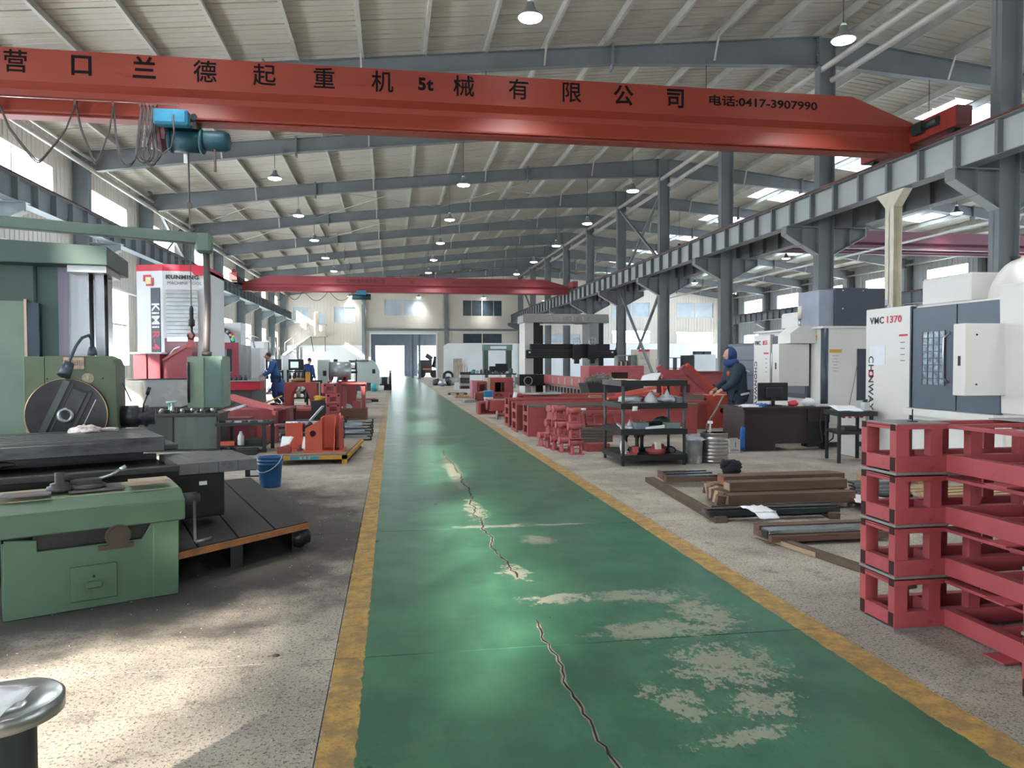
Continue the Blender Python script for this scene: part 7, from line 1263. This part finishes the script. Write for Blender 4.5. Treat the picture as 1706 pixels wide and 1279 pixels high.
o = ck.build('metal_chips', mat('shiny_swarf', '#9a958e', .35, .7, .4, 30)); tag(o, 'tangle of shiny metal chips heaped in the black skip', 'metal chips', kind='stuff')
tagm(MB().blob((6.95, 24.4, .93), (.5, .36, .22), 14, 7, .15, 12), 'chip_heap', mat('chip_heap_grey', '#5a5652', .5, .5, .4, 25), 'dark core of the chip heap in the black skip', 'heap')
# electrical cabinet, book shelf
t = thing('electrical_cabinet', 'beige electrical cabinet with red label strip and taped papers', 'cabinet', (11.9, 33, 0)); BG_ = mat('beige_cabinet', '#c6beb0', .5, 0, .06, 2); MB().prism([(11.25, 33.1), (11.72, 32.9), (12.56, 33.1), (12.56, 34.2), (11.25, 34.2)], 'z', .02, 2.16).build('cabinet_body', BG_, t)
MB().bar((11.25, 33.09, 2.10), (11.71, 32.89, 2.10), .02, .10).build('red_strip', INKR, t); Mc = Matrix.Translation((11.48, 32.985, 1.75)) @ Matrix.Rotation(math.atan2(-.2, .47), 4, 'Z') @ Matrix(((1, 0, 0, 0), (0, 0, -1, -.01), (0, 1, 0, 0), (0, 0, 0, 1))); text('2111', .15, INK, 'lettering', t, Mc)
for k in range(4): text('▪ ▪ ▪', .08, INK, 'lettering', t, Mc @ Matrix.Translation((0, -.28-.16*k, 0)))
for k, (x, z, r_) in enumerate(((12.0, 1.35, .5), (12.2, 1.75, -.6), (12.15, 1.05, .2), (11.95, 1.6, .9))): MB().cbox((x, 32.97+(x-11.72)*.238, z), (.22, .01, .06), .23, 0, r_).build('taped_strip', PAPER, t)
tagm(MB().sheet((12.0, 32.85, .95), (12.25, 32.9, .95), (12.2, 32.9, 1.2), (12.05, 32.86, 1.22), nu=3, nv=3, wob=.01, seed=61), 'taped_paper', PAPER, 'white paper hanging on the beige cabinet side', 'paper')
t = thing('green_book_shelf', 'open grey green shelf with books between planer and beige cabinet', 'shelf', (10.9, 33.5, 0)); 
for z in (.1, .75, 1.3, 1.86): MB().box(10.3, 33.3, z, 11.0, 33.8, z+.04).build('shelf_board', PGY, t)
for x in (10.3, 10.96): MB().box(x, 33.3, 0, x+.04, 33.8, 1.9).build('shelf_side', PGY, t)
MB().box(11.0, 33.3, 0, 11.22, 33.8, 1.9).build('green_side', mat('cabinet_pale_green', '#6f8779', .5), t)
for k in range(7): tag(MB().box(10.40+k*.075, 33.35, 1.34, 10.46+k*.075, 33.6, 1.58+.03*(k % 3)).build('book', (mat('brown_book', '#6d5238', .7), mat('cream_book', '#c4b79b', .7), mat('dark_book', '#3b3733', .7))[k % 3]), 'book on the grey green shelf, %s from the left' % nm[k], 'book', 'books on the green shelf')
tagm(MB().box(10.25, 30.0, 0.6, 10.62, 30.1, 1.45), 'keypad_panel', PGY, 'grey keypad panel beside the planer', 'panel') if False else None
# red machine body castings at the aisle
CRM = mat('primer_edge_cream', '#b6a590', .6)
t = thing('red_machine_casting', 'red casting with a rounded square window and cream edge, beside the aisle', 'casting', (4.7, 32.2, 0)); fr_ = MB().box(4.19, 32.0, 0, 5.20, 33.0, .28).box(4.19, 32.0, .70, 5.20, 33.0, .91).box(4.19, 32.0, .28, 4.40, 33.0, .70).box(4.80, 32.0, .28, 5.20, 33.0, .70); fr_.build('casting_body', RED, t, bevel=.012); MB().box(4.42, 32.9, .28, 4.78, 32.95, .70).build('window_back', TUBEIN, t); MB().box(4.07, 32.05, 0, 4.19, 33.0, .89).build('cream_flange', CRM, t); MB().tube([(4.55+.13*math.cos(a*PI/10), 31.98, .12+.11*math.sin(a*PI/10)) for a in range(11)], .02, 6).build('lifting_eye', MDK, t)
t = thing('red_machine_casting', 'open red casting with pinkish end plate, left of the windowed one', 'casting', (3.7, 32.3, 0)); MB().box(3.42, 32.1, 0, 3.62, 33.2, .78).build('end_plate', mat('pinkish_plate', '#b0687a', .6), t, bevel=.006); MB().box(3.62, 32.2, .62, 4.05, 33.2, .76).box(3.62, 32.2, 0, 3.75, 33.2, .62).box(3.62, 32.9, 0, 4.05, 33.0, .62).build('casting_body', RED, t)
for i, (x, y, h) in enumerate(((3.75, 44.8, 1.0), )): 
    for k in range(6): tag(MB().box(x+.3-.02*(k % 2), y, k*.17, x+.85, y+.6, k*.17+.15).build('flat_casting', (IRON, IRL, CI)[k % 3]), 'grey flat casting in the pile beyond the red castings, %s from below' % nm[k], 'casting', 'grey casting pile by the aisle')
pallet('wooden_pallet', 'greenish low pallet on the floor beside the aisle, far right', 3.15, 36.5, .0, .9, .6, .10, mat('green_grey_pallet', '#5e6650', .8)); 
t = thing('flat_crate', 'flat wooden crate with round orange parts beside the aisle', 'crate', (3.1, 33.3, 0)); MB().box(2.75, 32.9, 0, 3.35, 33.7, .08).build('crate_body', PAL, t)
for k in range(4): MB().cyl((2.84+k*.14, 33.15, .08), (2.84+k*.14, 33.15, .12), .05, 12).build('round_part', mat('ochre_part', '#c08a4e', .6), t)
tagm(MB().cbox((2.98, 29.2, .05), (.5, .45, .10), .2), 'grey_flat_box', IRL, 'grey flat box on the floor at the aisle edge', 'box'); tagm(MB().box(3.25, 29.5, 0, 3.7, 30.0, .35).box(3.3, 29.45, .12, 3.65, 29.5, .25), 'rusty_red_block', mat('rusty_red_block', '#7d3c38', .6, 0, .3, 9), 'rusty red block with slots beside the blue bucket', 'block')
t = thing('portal_machine', 'dark green portal machine standing before the white partition', 'machine', (7.7, 55, 0)); PGN = mat('portal_green', '#43564f', .5, 0, .1); MB().box(6.72, 55, 0, 7.05, 55.8, 2.9).build('portal_column', PGN, t); MB().box(8.48, 55, 0, 8.82, 55.8, 2.9).build('portal_column', PGN, t); MB().box(6.68, 54.9, 2.5, 8.86, 55.8, 2.92).build('portal_beam', mat('portal_beam_green', '#6d8a80', .5), t); MB().box(7.6, 54.8, .8, 8.48, 55.2, 1.5).build('head_saddle', PDK, t); MB().box(7.15, 54.9, .75, 7.6, 55.3, 1.3).build('table_block', PDK, t); MB().box(7.2, 54.88, 2.6, 8.4, 54.9, 2.8).build('name_strip', PAPER, t)
tagm(MB().box(5.33, 65.9, 0, 6.1, 66.0, 1.95), 'leaning_board', mat('pale_brown_board', '#a89d90', .7), 'pale brown board leaning on the white partition', 'board'); tagm(MB().box(6.9, 65.9, 0, 7.5, 66.0, 1.9), 'leaning_board', mat('pinkish_board', '#c7b3a6', .7), 'pinkish board leaning on the white partition', 'board') if False else None
t = thing('long_workbench', 'dark long workbench with clutter before the portal machine', 'workbench', (6, 46, 0)); MB().box(4.6, 45.6, .82, 7.6, 46.4, .90).build('bench_top', CI, t); [MB().box(x, 45.65, 0, x+.06, 46.3, .82).build('leg', SILV, t) for x in (4.65, 5.6, 6.6, 7.5)]; MB().box(4.65, 45.7, .35, 7.5, 46.3, .40).build('lower_shelf', CI, t)
rnd = random.Random(21)
for k in range(12):
    x = 4.75+k*.235; h = rnd.uniform(.08, .3); m = (IRON, BST, IRL, PGN)[k % 4]
    tag((MB().cbox((x, 46.0, .90+h/2), (.16, .2, h), rnd.uniform(-.4, .4)) if k % 3 else MB().lathe([(.07, 0), (.08, h*.6), (.04, h)], (x, 46.0, .90), 10)).build('bench_part', m), 'small dark part on the long far workbench, %s from the left' % ['first','second','third','fourth','fifth','sixth','seventh','eighth','ninth','tenth','eleventh','last'][k], 'machine part', 'parts on the far workbench')
tagm(MB().cyl((4.9, 45.75, .90), (4.9, 45.75, 1.08), .12, 14), 'turquoise_tin', mat('turquoise_drum', '#2f9aa8', .5), 'turquoise tin at the left end of the far workbench', 'tin')
for k in range(5): tagm(MB().cyl((4.35+.08*k, 47.2, .0), (4.05+.16*k, 47.2, 1.7-.1*k), .025, 6), 'leaning_rod', PAL, 'brown rod leaning beside the far workbench, %s from the left' % nm[k], 'rod', 'leaning rods by the workbench')
t = thing('tyre', 'dark tyre leaning at the foot of the doorway post', 'tyre', (3.9, 62, 0)); MB().tube([(4.55+.36*math.cos(a*PI/12), 61.5, .46+.36*math.sin(a*PI/12)) for a in range(25)], .10, 8, cap=False).build('tyre_ring', BLK, t)
tagm(MB().box(4.05, 61.8, 0, 4.4, 62.2, .75), 'concrete_block', mat('pale_concrete', '#a9a49b', .8), 'pale block at the foot of the doorway post', 'block')
for k, (x, y, s_, m, l) in enumerate(((2.95, 52, .22, IRON, 'dark'), (3.3, 50, .30, IRL, 'bright'), (3.75, 50.5, .26, CI, 'grey'), (3.2, 55, .25, BST, 'black'), (4.2, 52, .35, IRL, 'large bright'), (3.9, 54.5, .35, IRON, 'large dark'))): tagm(MB().blob((x, y, s_*.8), (s_, s_, s_*.8), 10, 6, .3, k), 'scrap_heap', m, f'{l} heap of scrap parts on the floor near the far doorway post', 'heap')
tagm(MB().box(3.55, 43.0, 0, 3.8, 43.3, .42), 'white_sack', PAPER, 'white sack standing before the grey casting pile', 'sack')
# beyond the doorway
t = thing('loaded_truck', 'dark loaded flatbed heaped with machine parts beyond the doorway', 'truck', (3.6, 80, 0)); TK = mat('dim_purple_grey', '#4a4650', .6, 0, .2, 2); MB().box(2.7, 80, .5, 6.0, 83, .8).build('truck_bed', TK, t); MB().box(2.9, 80.2, .8, 4.2, 82, 1.9).cbox((3.9, 80.5, 2.2), (.8, .8, .5), 0, 0, .6).cbox((4.9, 80.6, 1.6), (1.0, .8, 1.2), .3, 0, .2).build('load', TK, t)
for x in (3.1, 4.4, 5.6): MB().cyl((x, 79.9, .42), (x, 80.3, .42), .42, 16).build('wheel', BLK, t)
MB().box(3.2, 79.98, .85, 4.2, 80.0, .98).build('lit_stripe', mat('orange_lit_stripe', '#d9883f', .5), t)
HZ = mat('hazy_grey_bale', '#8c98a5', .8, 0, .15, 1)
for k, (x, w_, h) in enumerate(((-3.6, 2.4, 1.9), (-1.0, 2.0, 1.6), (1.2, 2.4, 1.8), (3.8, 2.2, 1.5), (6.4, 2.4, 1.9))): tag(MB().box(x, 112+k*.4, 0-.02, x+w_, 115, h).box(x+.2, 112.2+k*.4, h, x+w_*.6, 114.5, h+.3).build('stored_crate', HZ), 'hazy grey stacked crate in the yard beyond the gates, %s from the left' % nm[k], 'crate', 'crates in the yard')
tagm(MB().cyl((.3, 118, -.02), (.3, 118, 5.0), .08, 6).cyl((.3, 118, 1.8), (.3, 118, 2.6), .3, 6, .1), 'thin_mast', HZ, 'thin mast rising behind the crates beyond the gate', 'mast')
# second bay background
t = thing('steel_locker', 'grey white steel locker in the second bay behind the red weldments', 'cabinet', (17.5, 40, 0)); MB().box(16.9, 40, 0, 18.2, 40.6, 2.0).build('locker_body', LGW, t); MB().box(16.3, 40.0, 0, 16.88, 40.6, 1.95).build('dark_open_side', PDK, t)
for k, x in enumerate((17.0, 17.55)): tag(MB().box(x, 40.1, 2.0, x+.4, 40.5, 2.18).build('box_on_locker', IRON), 'dark box on top of the grey white locker, %s one' % ('left', 'right')[k], 'box', 'boxes on the locker')
t = thing('steel_rack', 'grey two-shelf steel rack in the second bay left of the locker', 'rack', (16, 41, 0)); MB().box(15.4, 41, 1.80, 17.0, 41.5, 1.84).box(15.4, 41, 1.2, 17.0, 41.5, 1.24).build('rack_shelf', CG, t); [MB().box(x, 41, 0, x+.05, 41.5, 1.8).build('rack_post', CG, t) for x in (15.4, 16.2, 16.95)]
# white cloth draped by the headstock, far-left odds
tagm(MB().sheet((-5.05, 15.0, .62), (-4.62, 15.0, .60), (-4.70, 15.1, 1.22), (-5.1, 15.1, 1.26), t=.02, nu=5, nv=6, wob=.02, seed=71), 'white_cloth', mat('warm_white_cloth', '#e4ddd0', .8), 'white cloth draped behind the dark green headstock', 'cloth')
tagm(MB().box(-5.2, 14.9, 0, -4.55, 15.4, .62), 'low_cabinet', CBG, 'low dark cabinet carrying the white cloth', 'cabinet')
struct(MB().tube([(-9.3, 6, 3.6), (-9.35, 20, 4.6), (-9.35, 26, 4.15), (-9.3, 36, 3.95), (-9.3, 60, 3.2)], .04, 8).build('service_pipe', WHITE), 'white service pipe along the left wall')
for y in (30.56, 36.56, 42.56, 48.56): struct(MB().tube([(-9.0, y-.35, 5.2), (-9.0, y-.35, 3.9), (-9.0, y-.1, 3.6)], .02, 6).build('drop_conduit', STEEL_L), 'thin conduit dropping beside a left column')
# ------------------------------------------------------------------ more of the crowded left side between cabinet and pallet
t = thing('channel_pile', 'pair of short dark red channels stacked left of the work table', 'channel', (-3.6, 16.0, 0))
for k, (x, y, z) in enumerate(((-3.9, 15.9, 0), (-3.8, 16.1, .16))): MB().box(x, y, z, x+1.2, y+.04, z+.15).box(x, y+.26, z, x+1.2, y+.30, z+.15).box(x, y+.04, z, x+1.2, y+.26, z+.03).build('channel', MRD, t)
tagm(MB().bar((-3.6, 15.6, .5), (-2.9, 15.4, .72), .10, .05), 'white_wrapped_bar', PLAS, 'bar wrapped in white plastic leaning behind the green cabinet', 'bar')
tagm(MB().box(-3.6, 15.3, 0, -2.8, 15.8, .48), 'maroon_base_block', MDK, 'dark maroon block behind the black work table', 'block')
for i, (x, y, w_, h, m, l) in enumerate(((-2.05, 15.3, .5, .28, BST, 'black'), (-2.1, 14.6, .45, .22, IRON, 'grey iron'), (-2.6, 15.0, .35, .34, RPD, 'pinkish red'))): tagm(MB().box(x, y, 0, x+w_, y+.4, h).box(x+.05, y-.01, h*.3, x+w_-.05, y, h*.8), 'parts_crate', m, f'{l} parts crate on the floor between work table and yellow pallet', 'crate', 'crates by the yellow pallet')
for i in range(6):
    a = .3*i; tag(MB().lathe([(.035, 0), (.045, .02), (.045, .07), (.02, .09)], (-2.0+.07*i, 15.45+.03*(i % 3), .28 if i < 6 else 0), 10).build('small_casting', (RPD, IRL, IRON)[i % 3]), 'small round casting in the black parts crate, %s from the left' % nm[i], 'casting', 'castings in the black crate')
t = thing('drill_column_frame', 'black frame with glass jars seen through the arched red weldment', 'frame', (-2.7, 25, 0))
for x in (-3.2, -2.75, -2.3): MB().box(x-.03, 25, 0, x+.03, 25.06, 1.0).build('frame_post', BLK, t)
MB().box(-3.2, 25, .95, -2.3, 25.4, 1.0).box(-3.2, 25, .4, -2.3, 25.4, .44).build('frame_shelf', BLK, t)
for i in range(3): tagm(MB().lathe([(.06, 0), (.07, .02), (.07, .18), (.04, .22)], (-3.05+.28*i, 25.2, .44), 10), 'glass_jar', mat('cloudy_glass', '#b9bdbc', .15), 'cloudy jar on the black frame shelf, %s from the left' % nm[i], 'jar', 'jars on the black frame')
for i, (x, y, z, r, m, l) in enumerate(((-1.25, 21.2, .30, .12, IRL, 'bright round'), (-.98, 21.1, .30, .10, RPD, 'small red'))): tagm(MB().cyl((x, y, z), (x, y+.2, z), r, 16) if i == 0 else MB().box(x-.1, y, z, x+.1, y+.2, z+.2), 'gate_part', m, f'{l} part lying under the gate-shaped weldment', 'part')
tagm(MB().bar((-1.38, 21.0, 1.0), (-.72, 21.05, 1.0), .3, .05), 'flat_red_plate', RPD, 'flat red plate lying on the gate-shaped weldment', 'plate')
t = thing('bracket_casting', 'dull red double bracket with square holes on the far red plate', 'casting', (-2.2, 27.5, 0)); MB().box(-2.3, 27.4, 0, -1.3, 27.9, .9).box(-2.2, 27.4, .9, -2.0, 27.8, 1.12).box(-1.8, 27.4, .9, -1.6, 27.8, 1.12).build('bracket_body', MRD, t); [MB().box(x, 27.39, .94, x+.1, 27.40, 1.06).build('square_hole', TUBEIN, t) for x in (-2.15, -1.75)]
# chips on the concrete near the pedestal and right aisle
rnd = random.Random(77); ch = MB()
for k in range(420):
    x, y = (rnd.uniform(-2.2, -.35), rnd.uniform(3.1, 9.5)) if k % 2 else (rnd.uniform(2.55, 4.4), rnd.uniform(2.6, 9.5)); a = rnd.uniform(0, PI); s_ = rnd.uniform(.005, .014)
    if x > 2.8 and y < 4.3: continue
    ch.cbox((x, y, .0015), (s_, .0022, .002), a)
o = ch.build('metal_swarf', mat('bright_swarf', '#d4cfc4', .4, .4, .1)); tag(o, 'bright metal swarf scattered on the concrete both sides of the aisle', 'metal chips', kind='stuff')
tagm(MB().blob((-.62, 4.05, .006), (.018, .012, .006), 8, 5, .3, 3), 'brown_leaf', mat('brown_leaf', '#5b4232', .8), 'small brown scrap on the concrete left of the ochre line', 'scrap')
# brackets and plates on the columns that face the aisle
for y in (24.56, 30.56): struct(MB().box(11.2, y-.10, 1.2, 11.27, y+.10, 1.7).build('switch_box', STEEL_W), 'small grey switch box on a middle column')
